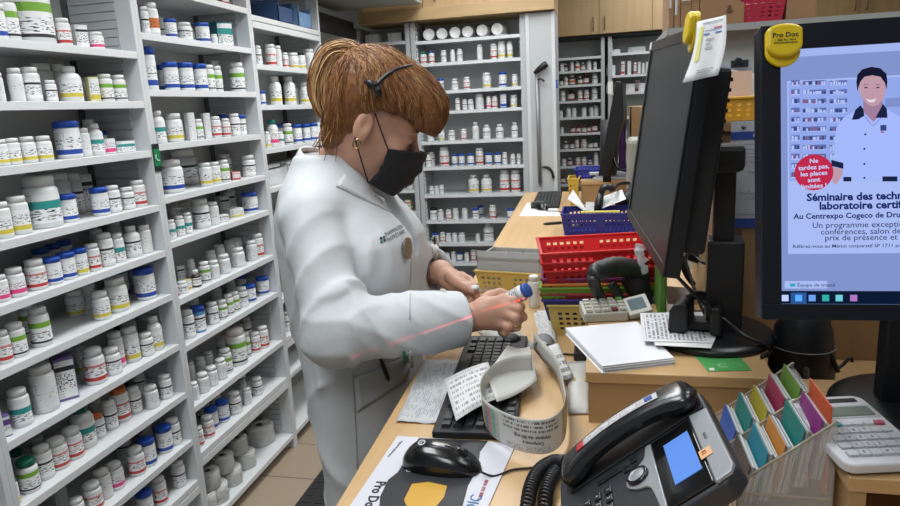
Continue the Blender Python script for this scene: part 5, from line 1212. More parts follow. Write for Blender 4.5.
for j in range(5):
    for i in range(6):
        x = .010+(wid-.02)/6*(i+.5); y = .012+(lenY*.58-.012)/5*(j+.5)
        if j == 4: mm = mat('calc_key_teal', '#2f8f93', .45) if i in (0, 1) else (mat('calc_key_red', '#b0566a', .45) if i == 5 else mat('calc_key_light', '#c2c5ca', .45)); hh = .007
        else: mm = mk if i in (1, 2, 3) or (i == 0 and j > 5) else MATS['calc_key_light'] if 'calc_key_light' in MATS else mk; hh = .0105
        if i == 5 and j == 0: continue
        mb = MB(); mb.prism(rr(x-.0062, y-hh/2, x+.0062, y+hh/2, .002, 3), 0, .0035); ko = LM(MCa, mb).build('key', mm, t)
        if j < 4 and i in (1, 2, 3): text('789456123'[(3-j)*3+i-1] if j > 0 else '0.='[i-1], .0065, MCa @ Matrix.Translation(Vector((x, y-.0023, .0037))), MATS['calc_print'], ko, 'digit', 'CENTER')
# ================================================================== card holder
t = thing('card_holder', 'clear acrylic tiered holder full of coloured cards beside the desk phone', 'card holder', (.21, .9, ZC))
m_acr = mat('clear_acrylic', (.86, .84, .80), .08, alpha=.22, spec=.8)
m_edge = mat('acrylic_edge', '#a89f8c', .15, alpha=.75)
yn, yf = .800, .985; xl, xr = .163, .268
def zrim(x): return 1.081+(x-xl)/(xr-xl)*.088
for yy in (yn, (yn+yf)/2, yf):
    mb = MB(); pl = [(xl, ZC+.002), (xr, ZC+.002), (xr, zrim(xr)), (xl, zrim(xl))]
    vs = [(x, yy-.001, z) for x, z in pl]+[(x, yy+.001, z) for x, z in pl]; mb.add(vs, [(0, 1, 2, 3), (7, 6, 5, 4), (0, 4, 5, 1), (1, 5, 6, 2), (2, 6, 7, 3), (3, 7, 4, 0)]); mb.build('side_wall', m_acr, t)
    mb = MB(); mb.tube([(xl, yy, zrim(xl)), (xr, yy, zrim(xr))], .0018, 6); mb.tube([(xl, yy, zrim(xl)), (xl, yy, ZC+.003)], .0015, 6); mb.build('rim_edge', m_edge, t)
for k in range(5):
    x = xl+.019*k; mb = MB(); mb.box((x, yn, ZC+.012+.010*k), (x+.0016, yf, zrim(x)-.004)); mb.build('divider', m_acr, t)
mb = MB(); mb.box((xl, yn, 1.066), (xr, yn+.0015, 1.069)); mb.box((xl, yn, ZC+.0006), (xr, yf, ZC+.003)); mb.build('base_plate', m_edge, t)
mb = MB(); mb.box((xr, yn, ZC+.002), (xr+.0018, yf, 1.16)); mb.build('back_wall', m_acr, t)
near_c = [('#3a3c42', 'dark'), ('#1f7f94', 'teal-blue'), ('#c98740', 'orange'), ('#20807a', 'teal'), ('#8d2f7f', 'purple')]
far_c = [('#2b55a5', 'blue'), ('#1c7c78', 'green-teal'), ('#b7ab33', 'yellow'), ('#a42a55', 'magenta'), ('#6f9a3c', 'green')]
for col, (cs, ya, yb, wh) in enumerate(((near_c, yn+.004, (yn+yf)/2-.004, 'near'), (far_c, (yn+yf)/2+.004, yf-.004, 'far'))):
    for k, (c, nm) in enumerate(cs):
        x = xl+.0035+.0193*k; z0 = ZC+.016+.011*k; z1 = zrim(x)+.012+.004*(k % 2)+.006
        tt = thing('card_stack', 'stack of %s cards, %s of five in the %s column of the clear holder' % (nm, ORD[k], wh), 'cards', (x+.006, (ya+yb)/2, z0), group='colour-coded cards in the clear holder')
        ln = .010
        nc = 7
        for q in range(nc):
            xx = x+.0019*q; dz = -.0012*q+rnd.uniform(-.002, .002); dy = rnd.uniform(-.0015, .0015)
            mb = MB(); vs = [(xx, ya+dy, z0), (xx+.0009, ya+dy, z0), (xx+.0009, yb+dy, z0), (xx, yb+dy, z0), (xx+ln, ya+dy, z1+dz), (xx+ln+.0009, ya+dy, z1+dz), (xx+ln+.0009, yb+dy, z1+dz), (xx+ln, yb+dy, z1+dz)]
            mb.add(vs, [(0, 3, 2, 1), (4, 5, 6, 7), (0, 1, 5, 4), (1, 2, 6, 5), (2, 3, 7, 6), (3, 0, 4, 7)])
            mb.build('front_card' if q == 0 else 'card', mat('card_'+c[1:], c, .45) if q == 0 else mat('card_stock%d' % (q % 3), ['#b9bcbc', '#8f9496', '#cfd1d0'][q % 3], .5), tt)
mb = MB(); vs = [(.262, yn+.004, 1.07), (.2635, yn+.004, 1.07), (.2635, yn+.09, 1.07), (.262, yn+.09, 1.07), (.262, yn+.004, 1.185), (.2635, yn+.004, 1.185), (.2635, yn+.09, 1.185), (.262, yn+.09, 1.185)]
mb.add(vs, [(0, 3, 2, 1), (4, 5, 6, 7), (0, 1, 5, 4), (1, 2, 6, 5), (2, 3, 7, 6), (3, 0, 4, 7)]); tag(mb.build('orange_card', mat('card_orange_red', '#cf5a30', .45)), 'orange-red card standing at the very back of the clear holder', 'card')
# ================================================================== baskets
def basket(label, M, w, d, h, color, name='basket', holes=(3, 9), taper=.012, group=None, wall_holes=True, hole=.55):
    """open perforated basket: local origin at the centre of the bottom, long side along x"""
    t = thing(name, label, 'basket', M=M, group=group)
    m = mat('basket_'+color.strip('#'), color, .4)
    a, b = w/2, d/2; ai, bi = a-taper, b-taper
    bot = [(-ai, -bi, 0), (ai, -bi, 0), (ai, bi, 0), (-ai, bi, 0)]; top = [(-a, -b, h), (a, -b, h), (a, b, h), (-a, b, h)]
    mb = MB()
    for k in range(4):
        p00, p10, p11, p01 = (Vector(bot[k]), Vector(bot[(k+1) % 4]), Vector(top[(k+1) % 4]), Vector(top[k]))
        L = (p10-p00).length; nh = max(3, int(L/.0165)); nv = holes[0]
        us = [0, .06]; 
        for i in range(nh): c = .06+.88*(i+.5)/nh; us += [c-.88/nh*hole/2, c+.88/nh*hole/2]
        us += [.94, 1]; vs_ = [0, .14]
        for i in range(nv): c = .14+.68*(i+.5)/nv; vs_ += [c-.68/nv*hole/2, c+.68/nv*hole/2]
        vs_ += [.82, 1]
        P = [[(p00.lerp(p10, u)).lerp(p01.lerp(p11, u), v) for u in us] for v in vs_]
        mb.grid(P, smooth=False, holes=lambda i, j, nh=nh: (i >= 2 and i % 2 == 0 and i < len(vs_)-2 and j >= 2 and j % 2 == 0 and j < 2+2*nh and not (nh > 9 and nh/2-1.2 < (j-2)/2 < nh/2+.2)))
    mb.grid([[Vector(bot[0]), Vector(bot[1])], [Vector(bot[3]), Vector(bot[2])]], smooth=False)
    mb.build('basket_wall', m, t, world=False, solid=.0022)
    mb = MB(); r = .004
    for k in range(4):
        p, q = Vector(top[k]), Vector(top[(k+1) % 4]); mb.cbox(((p+q)/2)[:], ((q-p).length+.008 if k % 2 == 0 else .007, (q-p).length+.008 if k % 2 else .007, .0055))
    mb.build('rim', m, t, world=False, bevel=.0015)
    return t
bc = Vector((-.0, 1.60, ZC)); 
# stack: nested baskets at the woman's right hand; front wall near y = 1.46
YC = 1.555
stack = [('#c4ad62', 'pale yellow basket at the bottom of the nested stack', .0, .072, 0, 0), ('#222a78', 'dark blue basket second from the bottom of the stack', .046, .05, .004, .01), ('#8e2226', 'dark red basket resting above the dark blue one in the stack', .064, .05, .002, -.01),
 ('#6f9a34', 'green basket in the middle of the nested stack', .084, .05, -.004, .0), ('#c47a34', 'orange basket wedged between green and purple ones', .102, .045, .002, .01), ('#7a2a5a', 'purple-rimmed basket under the red ones in the stack', .118, .045, .0, 0),
 ('#b3171c', 'lowest of the three bright red baskets in the stack', .140, .05, .002, .015), ('#bd1a1f', 'middle one of the three bright red baskets in the stack', .164, .05, -.003, -.005), ('#c41d22', 'topmost bright red basket of the nested stack', .190, .052, -.006, .02)]
for k, (c, lab, dz, h, dx, rz) in enumerate(stack):
    M = Matrix.Translation(Vector((-.005+dx+(.01 if k == 0 else 0), YC, ZC+.001+dz*.76))) @ Matrix.Rotation(rz+(.02 if k < 3 else .06 if k < 6 else .12), 4, 'Z') @ Matrix.Rotation(.0 if k < 6 else -.02, 4, 'Y')
    basket(lab, M, .262 if k else .250, .185, h, c, group='baskets nested in the big stack', holes=(3 if k != 0 else 4, 9))
# crumpled plastic on the red baskets
m_crumple = mat('crumpled_plastic', (.75, .76, .78), .25, alpha=.6, bump=.5, bscale=90)
rn = random.Random(3)
def crumple(name, label, cat, p0, p1, w, m, amp=.01):
    P = []
    for i in range(15):
        f_ = i/14; c = Vector(p0).lerp(Vector(p1), f_); row = []
        for j in range(9):
            a = 2*PI*j/8; rr = w*(.5+.5*math.sin(PI*(f_*.9+.05)))*(1+rn.uniform(-.35, .35)); row.append(c+Vector((rr*math.cos(a)+rn.uniform(-amp, amp)*.3, rr*math.sin(a)*.6, rn.uniform(-amp, amp)*.3)))
        row[-1] = row[0].copy(); P.append(row)
    mb = MB(); mb.grid(P); return tag(mb.build(name, m), label, cat)
crumple('plastic_wrapper', 'crumpled clear plastic wrapper hanging over the right side of the red baskets', 'wrapper', PY(639, 244, 1.44), PY(643, 274, 1.44), .011, m_crumple)
# receipts hanging beside the yellow basket
t = thing('receipt_bundle', 'long white receipts lying left of the pale yellow stacked basket', 'receipts', PZ(545, 335, ZC))
for k, (u0, u1) in enumerate(((534, 541), (537, 549))):
    c_ = [PZ(u0+6, 345+k*2, ZC+.004), PZ(u1+8, 343+k*2, ZC+.004), PZ(u1, 313, ZC+.010), PZ(u0, 313, ZC+.010)]
    P = [[(c_[0].lerp(c_[1], j/3)).lerp(c_[3].lerp(c_[2], j/3), i/8)+Vector((0, 0, .006*k+.004*math.sin(i*.8))) for j in range(4)] for i in range(9)]
    mb = MB(); mb.grid(P); mb.build('receipt', printed('receipt_long', '#c9cac8', 20, '#8e9196', 10, .52), t, solid=.0004)
sheet('paper_sheet', [(545, 349), (597, 348), (590, 333), (556, 334)], m_paper, 'white sheets under the pale yellow basket at the stack bottom', 'paper', .0005, z=ZC+.0008) if False else None
# white pill bottle standing left of the stack
p = PZ(534.5, 307, ZC); make_bottle('r', 'w', 'n', .0145*1.05, .085, (p[0], p[1], ZC+.0005), -PI/2, 'white pill bottle standing on the counter left of the basket stack', 'bottle', None)
p = PZ(665, 312, ZC)
# yellow basket with the clear divided card box, behind the hands
p = PZ(505, 297, ZC); cy = 1.86
M = Matrix.Translation(Vector((-.240, cy, ZC+.001))) @ Matrix.Rotation(-.22, 4, 'Z')
basket('pale yellow basket behind the hands of the woman, holding a clear card box', M, .19, .15, .066, '#c4aa5c', holes=(3, 9))
t = thing('card_box', 'clear divided card box sitting in the pale yellow basket behind the hands', 'card box', M=M @ Matrix.Translation(Vector((0, 0, .004))))
mb = MB()
m_cbx = mat('card_box_plastic', '#b8babc', .3, alpha=.72)
mb.box((-.092, -.066, 0), (.092, -.063, .118)).box((-.092, .063, 0), (.092, .066, .10)).box((-.092, -.066, 0), (-.089, .066, .095)).box((.089, -.066, 0), (.092, .066, .095))
mb.build('box_wall', m_cbx, t, world=False)
mb = MB()
for x in (-.045, .0, .045): mb.box((x-.0015, -.0635, .0), (x+.0015, .0635, .093))
mb.build('divider', mat('card_box_divider', '#8c8e90', .4), t, world=False)
mb = MB(); mb.box((-.088, -.060, .002), (.088, .060, .085)); mb.build('cards', printed('index_cards', '#b6b8b8', 6, '#9a9c9e', 5, .5), t, world=False)
mb = MB(); mb.box((-.094, -.068, .094), (.094, -.060, .102)).box((-.094, .06, .094), (.094, .068, .102)).box((-.094, -.068, .094), (-.088, .068, .102)).box((.088, -.068, .094), (.094, .068, .102)); mb.build('rim', mat('card_box_rim', '#8f9088', .5), t, world=False)
# slip of paper under the right hand on the counter
P0 = [PZ(477, 331, ZC+.001), PZ(493, 346, ZC+.001), PZ(540, 349, ZC+.001), PZ(516, 329, ZC+.001)]
mb = MB(); mb.grid([[P0[0].lerp(P0[1], j/6)+Vector((0, 0, .002*math.sin(PI*j/6))), P0[3].lerp(P0[2], j/6)] for j in range(7)]); tag(mb.build('label_strip', MATS['label_liner'], solid=.0004), 'pale strip of label paper lying on the counter under the right hand', 'label strip')
# ------------------------------------------------------------------ farther along the counter
YB2 = 2.64
M = Matrix.Translation(Vector((-.005, YB2+.11, ZC+.001)))
basket('royal blue basket in the middle of the counter beyond the red stack', M, .30, .20, .085, '#16207f', holes=(3, 9))
q = Vector((-.005, YB2+.05, ZC+.088)); mb = MB(); mb.box((-.08, YB2+.02, ZC+.0885), (.07, YB2+.05, ZC+.0925)); tag(mb.build('yellow_slip', mat('paper_yellow', '#c9b94f', .6)), 'yellow slip lying across the rim of the royal blue basket', 'paper')
t = thing('receipt_holder', 'black clip holder with two white receipts spread like wings above the blue basket', 'receipt holder', (-.02, YB2+.16, ZC))
m_rcp = printed('receipt_far', '#d3d4d4', 12, '#b0b2b5', 8, .55)
yy = YB2+.16
for k, pts in enumerate(([(568, 197), (586, 209), (588, 211.5), (569.5, 199)], )): pass
mb = MB(); mb.quad(PY(585, 210.5, yy), PY(594, 211, yy), PY(594, 202, yy+.02), PY(586, 202, yy+.02), t=.0008); mb.quad(PY(583.5, 210.5, yy), PY(587, 210.5, yy), PY(573, 189.5, yy+.08), PY(567.5, 199, yy+.02), t=.0008); mb.build('left_receipt', m_rcp, t)
mb = MB(); mb.quad(PY(602, 208.5, yy), PY(626, 199, yy), PY(622, 189.5, yy+.07), PY(603, 196.5, yy+.07), t=.0008); mb.build('right_receipt', m_rcp, t)
mb = MB(); a = PY(597.5, 212, yy); b = PY(601, 193, yy+.03); mb.tube([a, a.lerp(b, .5), b], [.016, .017, .013], 10); mb.tube(catmull([b, PY(604, 188, yy+.03), PY(609, 187, yy+.03), PY(613, 190, yy+.03)], 5), .014, 10); mb.build('holder_clip', m_blk, t)
mb = MB(); q = PY(574, 207.5, yy); mb.lathe([(0, 0), (.035, 0), (.036, .012), (.02, .022), (0, .023)], 20, M=Matrix.Translation(Vector((q[0], yy+.02, ZC+.001)))); tag(mb.build('desk_puck', m_blk), 'small dark rounded device left of the receipt holder by the blue basket', 'device')
mb = MB(); mb.tube(catmull([PY(613, 190, yy+.03), PY(618, 184, yy+.1), PY(628, 183, yy+.2), PY(636, 185, yy+.25)], 6), .007, 8); mb.tube([PY(616, 206, yy+.1), PY(630, 200, yy+.1), PY(636, 188, yy+.15)], [.03, .04, .03], 8); tag(mb.build('telephone_cord', m_blkm), 'black bundle of cords between the receipt holder and the big monitor', 'cord')
# pen
mb = MB(); a, b = PZ(543, 224, ZC+.006), PZ(562, 222.5, ZC+.006); mb.tube([a, a.lerp(b, .15), a.lerp(b, .9), b], [.002, .006, .007, .004], 8); tag(mb.build('ballpoint_pen', m_blk), 'black pen lying on the counter left of the royal blue basket', 'pen')
# second wooden riser with yellow bin, blue bin and papers
YW = 3.47
t = thing('wooden_riser', 'far maple riser on the counter carrying a blue tray and papers', 'riser', (.05, YW+.2, ZC))
zt = PY(600, 180.5, YW)[2]
mb = MB(); mb.box((-.10, YW, ZC+.0005), (.42, YW+.33, zt-.02)); mb.build('riser_body', M_counterX, t, bevel=.002)
mb = MB(); mb.box((-.105, YW-.006, zt-.02), (.425, YW+.335, zt)); mb.build('top_board', M_counterR, t, bevel=.002)
M = Matrix.Translation(Vector((-.105, YW+.16, zt+.0008)))
for k in range(2): pass
M = Matrix.Translation(Vector((.0, YW+.14, zt+.001)))
basket('flat royal blue tray on top of the far maple riser', M @ Matrix.Translation(Vector((-.0, .05, 0))), .27, .20, .045, '#1b2a96', holes=(2, 9))
M = Matrix.Translation(Vector((-.138, YW+.06, ZC+.001))); basket('tall yellow basket standing against the left side of the far maple riser', M, .055, .17, .135, '#c9a640', holes=(4, 9))
for k, (x, y, c, nm) in enumerate(((.02, YW+.02, '#c3c5c8', 'lowest'), (.03, YW+.03, '#8f93a3', 'middle'), (.0, YW+.04, '#b9bbbf', 'uppermost'))):
    mb = MB(); mb.box((x-.06, y-.01, zt+.002+.012*k+.05*(k > 5)), (x+.13, y-.01+.10, zt+.012+.012*k)); 
    o = mb.build('paper_folder', mat('folder_'+c[1:], c, .6)); o.rotation_euler[2] = .08*(k-1); tag(o, '%s of the grey paper folders stacked on the far maple riser' % nm, 'folder')
# edge-on black monitor farther away
YM = 3.25
t = thing('monitor', 'thin black monitor seen edge-on far down the counter', 'monitor', (.04, YM+.1, ZC))
a0, a1 = PY(619, 80, YM), PY(598, 176, YM); b0, b1 = PY(607, 176, YM), PY(626, 82, YM)
vs = [a1, b0, PY(624, 120, YM), PY(622, 82, YM), PY(616, 81, YM)]
vs = [Vector(v) for v in vs]; bk = [v+Vector((.03, .46, 0)) for v in vs]; n = len(vs)
mb = MB(); mb.add(vs+bk, [tuple(range(n)), tuple(range(2*n-1, n-1, -1))]+[(i, n+i, n+(i+1) % n, (i+1) % n) for i in range(n)]); mb.build('housing', m_mon, t, bevel=.004)
mb = MB(); mb.tube([PY(611, 120, YM+.1), PY(608, 175, YM+.1)], [.05, .04], 8); mb.build('rear_bulge', m_blkm, t)
mb = MB(); q = PY(607, 178, YM+.16); mb.box((q[0]-.02, YM+.14, zt+.0), (q[0]+.02, YM+.18, q[2]+.05)); mb.lathe([(0, 0), (.09, 0), (.085, .012), (0, .014)], 24, M=Matrix.Translation(Vector((q[0]+.01, YW+.18, zt+.0008)))); mb.build('stand', m_blk, t)
mb = MB(); q = PY(608, 82.5, YM-.004); q0_ = PY(610.5, 86, YM-.01); mb.box((q0_[0]-.012, YM-.012, q0_[2]-.035), (q0_[0]+.010, YM-.006, q0_[2]+.02)); mb.build('white_tag', m_paper, t)
mb = MB(); mb.tube(catmull([PY(612, 150, YM+.1), PY(616, 165, YM+.05), PY(622, 170, YM+.05), PY(634, 172, YM+.1)], 6), .006, 6); mb.build('cable', m_blk, t)
# carton and gadget between the far monitor and the big one
mb = MB(); a = PY(631, 132, 3.6); b = PY(645, 106, 3.6); mb.box((a[0], 3.6, zt+.001), (a[0]+.25, 3.85, b[2])); o = mb.build('cardboard_box', mat('cardboard', '#a98a63', .8, noise=.06, nscale=12), bevel=.003); tag(o, 'tan box standing behind the dark monitors on the far riser', 'box')
mb = MB(); a = PY(619, 124, 3.7); mb.box((a[0], 3.68, zt+.001), (a[0]+.035, 3.78, PY(620, 107, 3.7)[2])); tag(mb.build('purple_bottle', mat('purple_plastic', '#6b3f86', .5), bevel=.01), 'purple and white pack beside the tan box', 'pack')
t = thing('label_printer', 'beige label printer left of the big dark monitor', 'printer', (.2, 3.1, ZC))
a = PY(628, 157, 3.0); zl_, zh_ = ZC+.001, PY(632, 139, 3.0)[2]
mb = MB(); mb.box((a[0], 3.0, zl_+.10), (a[0]+.2, 3.2, zh_)); mb.build('printer_body', mat('beige_printer', '#8f8f88', .5), t, bevel=.02, bseg=3)
mb = MB(); mb.box((a[0]+.03, 3.03, zl_), (a[0]+.2, 3.2, zl_+.10)); mb.build('printer_base', mat('printer_base', '#55554f', .6), t, bevel=.01)
# ------------------------------------------------------------------ behind the big monitor: partition, shelf, boxes, tray, notes
YP = 2.1
gx0 = PY(697, 60, YP)[0]
mb = MB(); mb.box((gx0-.02, YP, ZC+.001), (1.6, YP+.03, PY(735, 32, YP)[2])); struct('wall_partition', mb, mat('partition_grey', '#a3a6a4', .6, noise=.03, nscale=5), 'grey partition panel rising behind the monitors')
zsh = PY(735, 32, YP)[2]
mb = MB(); mb.box((PY(667, 34, YP-.06)[0], YP-.06, zsh), (1.6, YP+.34, zsh+.018)); struct('trim_16', mb, mat('shelf_grey', '#8d908d', .6), 'grey board shelf on the partition')
m_cb = mat('cardboard_brown', '#8a6b4b', .8, noise=.07, nscale=10); m_cbl = mat('carton_label_white', '#b9bab6', .6)
def cbx(label, u0, u1, v1, Y, dpt, h, m=m_cb, tape=True, lab=None):
    z = zsh+.0185; x0 = line_u(u0, (0, Y, z), (1, 0, 0))[0]; x1 = line_u(u1, (0, Y, z), (1, 0, 0))[0]
    t = thing('cardboard_box', label, 'box', ((x0+x1)/2, Y+dpt/2, z)); mb = MB(); mb.box((x0, Y, z), (x1, Y+dpt, z+h)); mb.build('carton_body', m, t, bevel=.002)
    if tape: mb = MB(); mb.box((x0-.0008, Y-.0008, z+h*.46), (x1+.0008, Y+.0004, z+h*.5)); mb.build('tape', mat('brown_tape', '#7a5c3e', .4), t)
    if lab: mb = MB(); a, b, c, d = lab; mb.box((x0+(x1-x0)*a, Y-.0016, z+h*c), (x0+(x1-x0)*b, Y-.0006, z+h*d)); mb.build('shipping_label', m_cbl, t)
    return t
cbx('narrow brown box at the left end of the partition shelf', 668.5, 673.5, 0, YP-.05, .2, .105, lab=(.1, .5, .5, .8))
cbx('brown box with a white front label, second from left on the partition shelf', 674, 680, 0, YP-.05, .2, .112, lab=(.1, .5, .3, .9))
cbx('taller brown box with white shipping label, third on the partition shelf', 680.5, 691, 0, YP-.05, .2, .125, lab=(.05, .95, .55, .98))
cbx('brown box directly left of the widest box on the partition shelf', 691.5, 699, 0, YP-.05, .2, .14, lab=(.1, .9, .7, .95))
cbx('widest brown box at the centre of the partition shelf', 699.5, 744, 0, YP-.05, .25, .15, tape=True)
cbx('big brown box right of the red plastic basket on the shelf', 786, 816, 0, YP-.05, .25, .16)
text('&', .03, basis(PY(726, 13, YP-.0525), (1, 0, 0), (0, 0, 1)), mat('box_ink', '#4a3826', .7), [o for o in bpy.data.objects if o.get('label', '').startswith('widest brown')][0], 'printed_mark')
z = zsh+.019; x0 = line_u(743, (0, YP-.06, z), (1, 0, 0))[0]; x1 = line_u(784, (0, YP-.06, z), (1, 0, 0))[0]
M = Matrix.Translation(Vector(((x0+x1)/2, YP-.0+.03, z)))
basket('crimson plastic basket with round holes on the partition shelf', M, x1-x0+.012, .16, .062, '#a3203c', holes=(4, 9), taper=.008, hole=.5)
crumple('plastic_bag', 'grey crumpled plastic bag heaped in the crimson basket', 'bag', (x0+.03, YP+.02, z+.065), (x1-.03, YP+.02, z+.07), .022, mat('bag_grey', '#8c8f93', .35, alpha=.85), .012)
# hutch with yellow tray, folder, clipboard, prescription pad
YH = 1.365
hx0 = PY(716, 160, YH)[0]; ztr = PY(745, 121, YH)[2]
t = thing('desk_hutch', 'narrow maple hutch between the two monitors with notes pinned on it', 'hutch', (.5, YH+.1, ZC))
mb = MB(); mb.box((hx0-.0, YH, ZC+.0008), (1.0, YH+.3, ztr-.018)); mb.build('hutch_body', wood('hutch_wood', '#8b6f4e', '#967a58', 2, .7), t)
mb = MB(); mb.box((hx0-.008, YH-.012, ztr-.018), (1.0, YH+.305, ztr)); mb.build('hutch_top', wood('hutch_wood_x', '#8b6f4e', '#967a58', 0, .7), t, bevel=.001)
mb = MB(); xp = PY(741, 200, YH)[0]; mb.box((xp, YH-.018, ZC+.001), (xp+.045, YH-.0005, ztr-.018)); mb.build('front_post', MATS['hutch_wood'], t, bevel=.001)
p = PY(741, 121, YH-.0); M = Matrix.Translation(Vector((p[0]+.005, YH+.085, ztr+.001)))
basket('bright yellow-orange tray on the maple hutch holding a peach folder', M, .155, .16, .042, '#d9a63c', holes=(3, 9), taper=.004, hole=.4)
t = thing('file_folder', 'pale peach folder with white papers standing in the yellow-orange tray', 'folder', (p[0], YH+.06, ztr))
mb = MB(); mb.quad(PY(712, 101, YH+.045), PY(750, 100, YH+.045), PY(752, 70.5, YH+.05), PY(713, 72, YH+.05), t=.003); mb.build('folder_front', mat('folder_peach', '#cfb39c', .6), t)
mb = MB(); mb.quad(PY(716, 100, YH+.055), PY(757, 100, YH+.055), PY(759, 74, YH+.06), PY(720, 68, YH+.06), t=.006); mb.build('paper_bundle', m_paper, t)
t = thing('clipboard', 'clipboard with a metal clip standing behind the peach folder', 'clipboard', (p[0], YH+.10, ztr))
mb = MB(); mb.quad(PY(722, 100, YH+.1), PY(752, 100, YH+.1), PY(752, 59, YH+.11), PY(722, 63, YH+.11), t=.004); mb.build('board', mat('clipboard_grey', '#8c93a0', .5), t)
mb = MB(); a = PY(731, 68, YH+.094); b = PY(748, 66, YH+.094); mb.box((a[0], YH+.09, a[2]), (b[0], YH+.10, b[2]+.012)); mb.tube(catmull([PY(735, 65, YH+.09), PY(736.5, 59, YH+.09), PY(740, 59, YH+.09), PY(742, 64, YH+.09)], 5), .003, 6); mb.build('metal_clip', mat('clip_dark_metal', '#3a3d42', .35, metal=.6), t)
t = thing('prescription_pad', 'blue-edged prescription sheet pinned to the maple hutch between the monitors', 'notepad', (p[0], YH-.02, 1.3))
yq = YH-.021; xa_, xb_ = PY(729.5, 170, yq)[0], PY(731, 170, yq)[0]+.10; z0_, z1_ = PY(735, 228, yq)[2], PY(735, 121.5, yq)[2]
m_rxp = mat('prescription_paper', '#a7abb4', .6)
mb = MB(); mb.box((xa_, yq, z0_+.018), (xb_, yq+.0015, z1_)); mb.build('sheet', m_rxp, t)
mb = MB(); zb_2 = PY(735, 140, yq)[2]; zb_1 = PY(735, 132, yq)[2]; mb.box((xa_, yq-.0008, zb_2), (xb_, yq, zb_1)); mb.build('blue_band', mat('pad_blue', '#23408c', .5), t); mb = MB(); mb.box((xa_-.002, yq-.001, z0_), (xb_, yq+.0015, z0_+.0185)); mb.build('blue_band', mat('pad_blue', '#23408c', .5), t)
mb = MB(); q = PY(743.5, 127, yq); mb.lathe([(0, 0), (.004, 0), (.003, .003), (0, .004)], 12, M=Matrix.Translation(q) @ Matrix.Rotation(PI/2, 4, 'X')); mb.build('pin', mat('pin_metal', '#5c5e60', .3, metal=.8), t)
Mx = basis(PY(734, 169, yq-.0006), (1, 0, 0), (0, 0, 1)); text('R', .017, Mx, MATS['ink_black'], t, 'printed_letter'); text('x', .011, basis(PY(737.5, 171, yq-.0006), (1, 0, 0), (0, 0, 1)), MATS['ink_black'], t, 'printed_letter')
text('EXE', .009, basis(PY(753, 136.8, yq-.0012), (1, 0, 0), (0, 0, 1)), mat('ink_pale', '#b8bfd0', .6), t, 'printed_word', bold=.02)
for v in (145, 150, 154.5, 158, 215, 219): 
    q = PY(735, v, yq-.0005); mb = MB(); mb.box((xa_+.012, yq-.0004, q[2]), (xb_-.01, yq-.0001, q[2]+.0008)); mb.build('ruled_line', MATS['ink_grey'], t)
for u, v, w_ in ((741, 162, 18), (748, 172, 14), (739, 193, 16), (745, 199, 14)):
    q = PY(u, v, yq-.0008); mb = MB(); mb.tube([q+Vector((.001*k*w_*.22, 0, .0045*math.sin(k*2.1+u)*(.5+.5*math.sin(k*.7+v)))) for k in range(17)], .0005, 4); mb.build('handwriting', MATS['ink_grey'], t)
# clutter between the big monitor and its stand
t = thing('tape_gun', 'dark hand device leaning behind the big monitor stand', 'device', PZ(690, 290, ZC+.09))
mb = MB(); mb.tube([AT(689, 229, 1.55), AT(701, 243, 1.53), AT(694, 262, 1.53)], [.022, .03, .018], 8); mb.build('device_body', mat('device_dark_grey', '#2b2d30', .5), t)
mb = MB(); mb.tube(catmull([AT(688, 250, 1.52), AT(683, 262, 1.5), AT(686, 274, 1.5), AT(694, 285, 1.5)], 5), .006, 8); mb.build('device_lead', m_blk, t)
mb = MB(); mb.quad(AT(694, 265, 1.6), AT(707, 291, 1.6), AT(707, 256, 1.62), AT(701, 247, 1.62), t=.003)
m = bpy.data.materials.new('chevron_card'); m.use_nodes = True; N = m.node_tree.nodes; L = m.node_tree.links
tc = N.new('ShaderNodeTexCoord'); wv = N.new('ShaderNodeTexWave'); wv.inputs['Scale'].default_value = 2.2; wv.wave_profile = 'TRI'; wv.inputs['Distortion'].default_value = .0; L.new(tc.outputs['UV'], wv.inputs[0]); r = N.new('ShaderNodeValToRGB'); r.color_ramp.interpolation = 'CONSTANT'; r.color_ramp.elements[0].color = (*hexc('#b0605a'), 1); r.color_ramp.elements[1].color = (*hexc('#cbc0ba'), 1); r.color_ramp.elements[1].position = .4; L.new(wv.outputs[0], r.inputs[0]); L.new(r.outputs[0], N['Principled BSDF'].inputs[0])
tag(mb.build('patterned_card', m), 'red and white patterned card leaning behind the big monitor stand', 'card')
mb = MB(); mb.quad(AT(668, 313, 1.62), AT(690, 313, 1.6), AT(692, 288, 1.62), AT(666, 286, 1.64), t=.01); tag(mb.build('white_box', mat('box_offwhite', '#a9a7a0', .6)), 'off-white box behind the scanner cradle under the big monitor', 'box')
mb = MB(); c1_ = PZ(664, 318, ZC+.09); mb.box((c1_[0]-.01, c1_[1], ZC+.001), (c1_[0]+.005, c1_[1]+.12, ZC+.19)); tag(mb.build('green_bottle', mat('green_sleeve', '#4f7a2a', .5), bevel=.004), 'narrow green carton between the basket stack and the big monitor', 'carton')
mb = MB(); mb.tube(catmull([AT(684, 255, 1.35), AT(690, 275, 1.32), AT(697, 296, 1.28), AT(707, 318, 1.24), AT(722, 337, 1.2)], 6), .003, 8); tag(mb.build('power_cable', m_blk), 'black cable slanting down between the big monitor and its stand', 'cable')
mb = MB(); mb.tube(catmull([AT(683, 249, 1.36), AT(697, 258, 1.34), AT(706, 264, 1.3), AT(738, 274, 1.34), AT(760, 285, 1.4)], 6), .003, 8); tag(mb.build('power_cable', m_blk), 'black cable crossing behind the stand towards the lit monitor', 'cable')
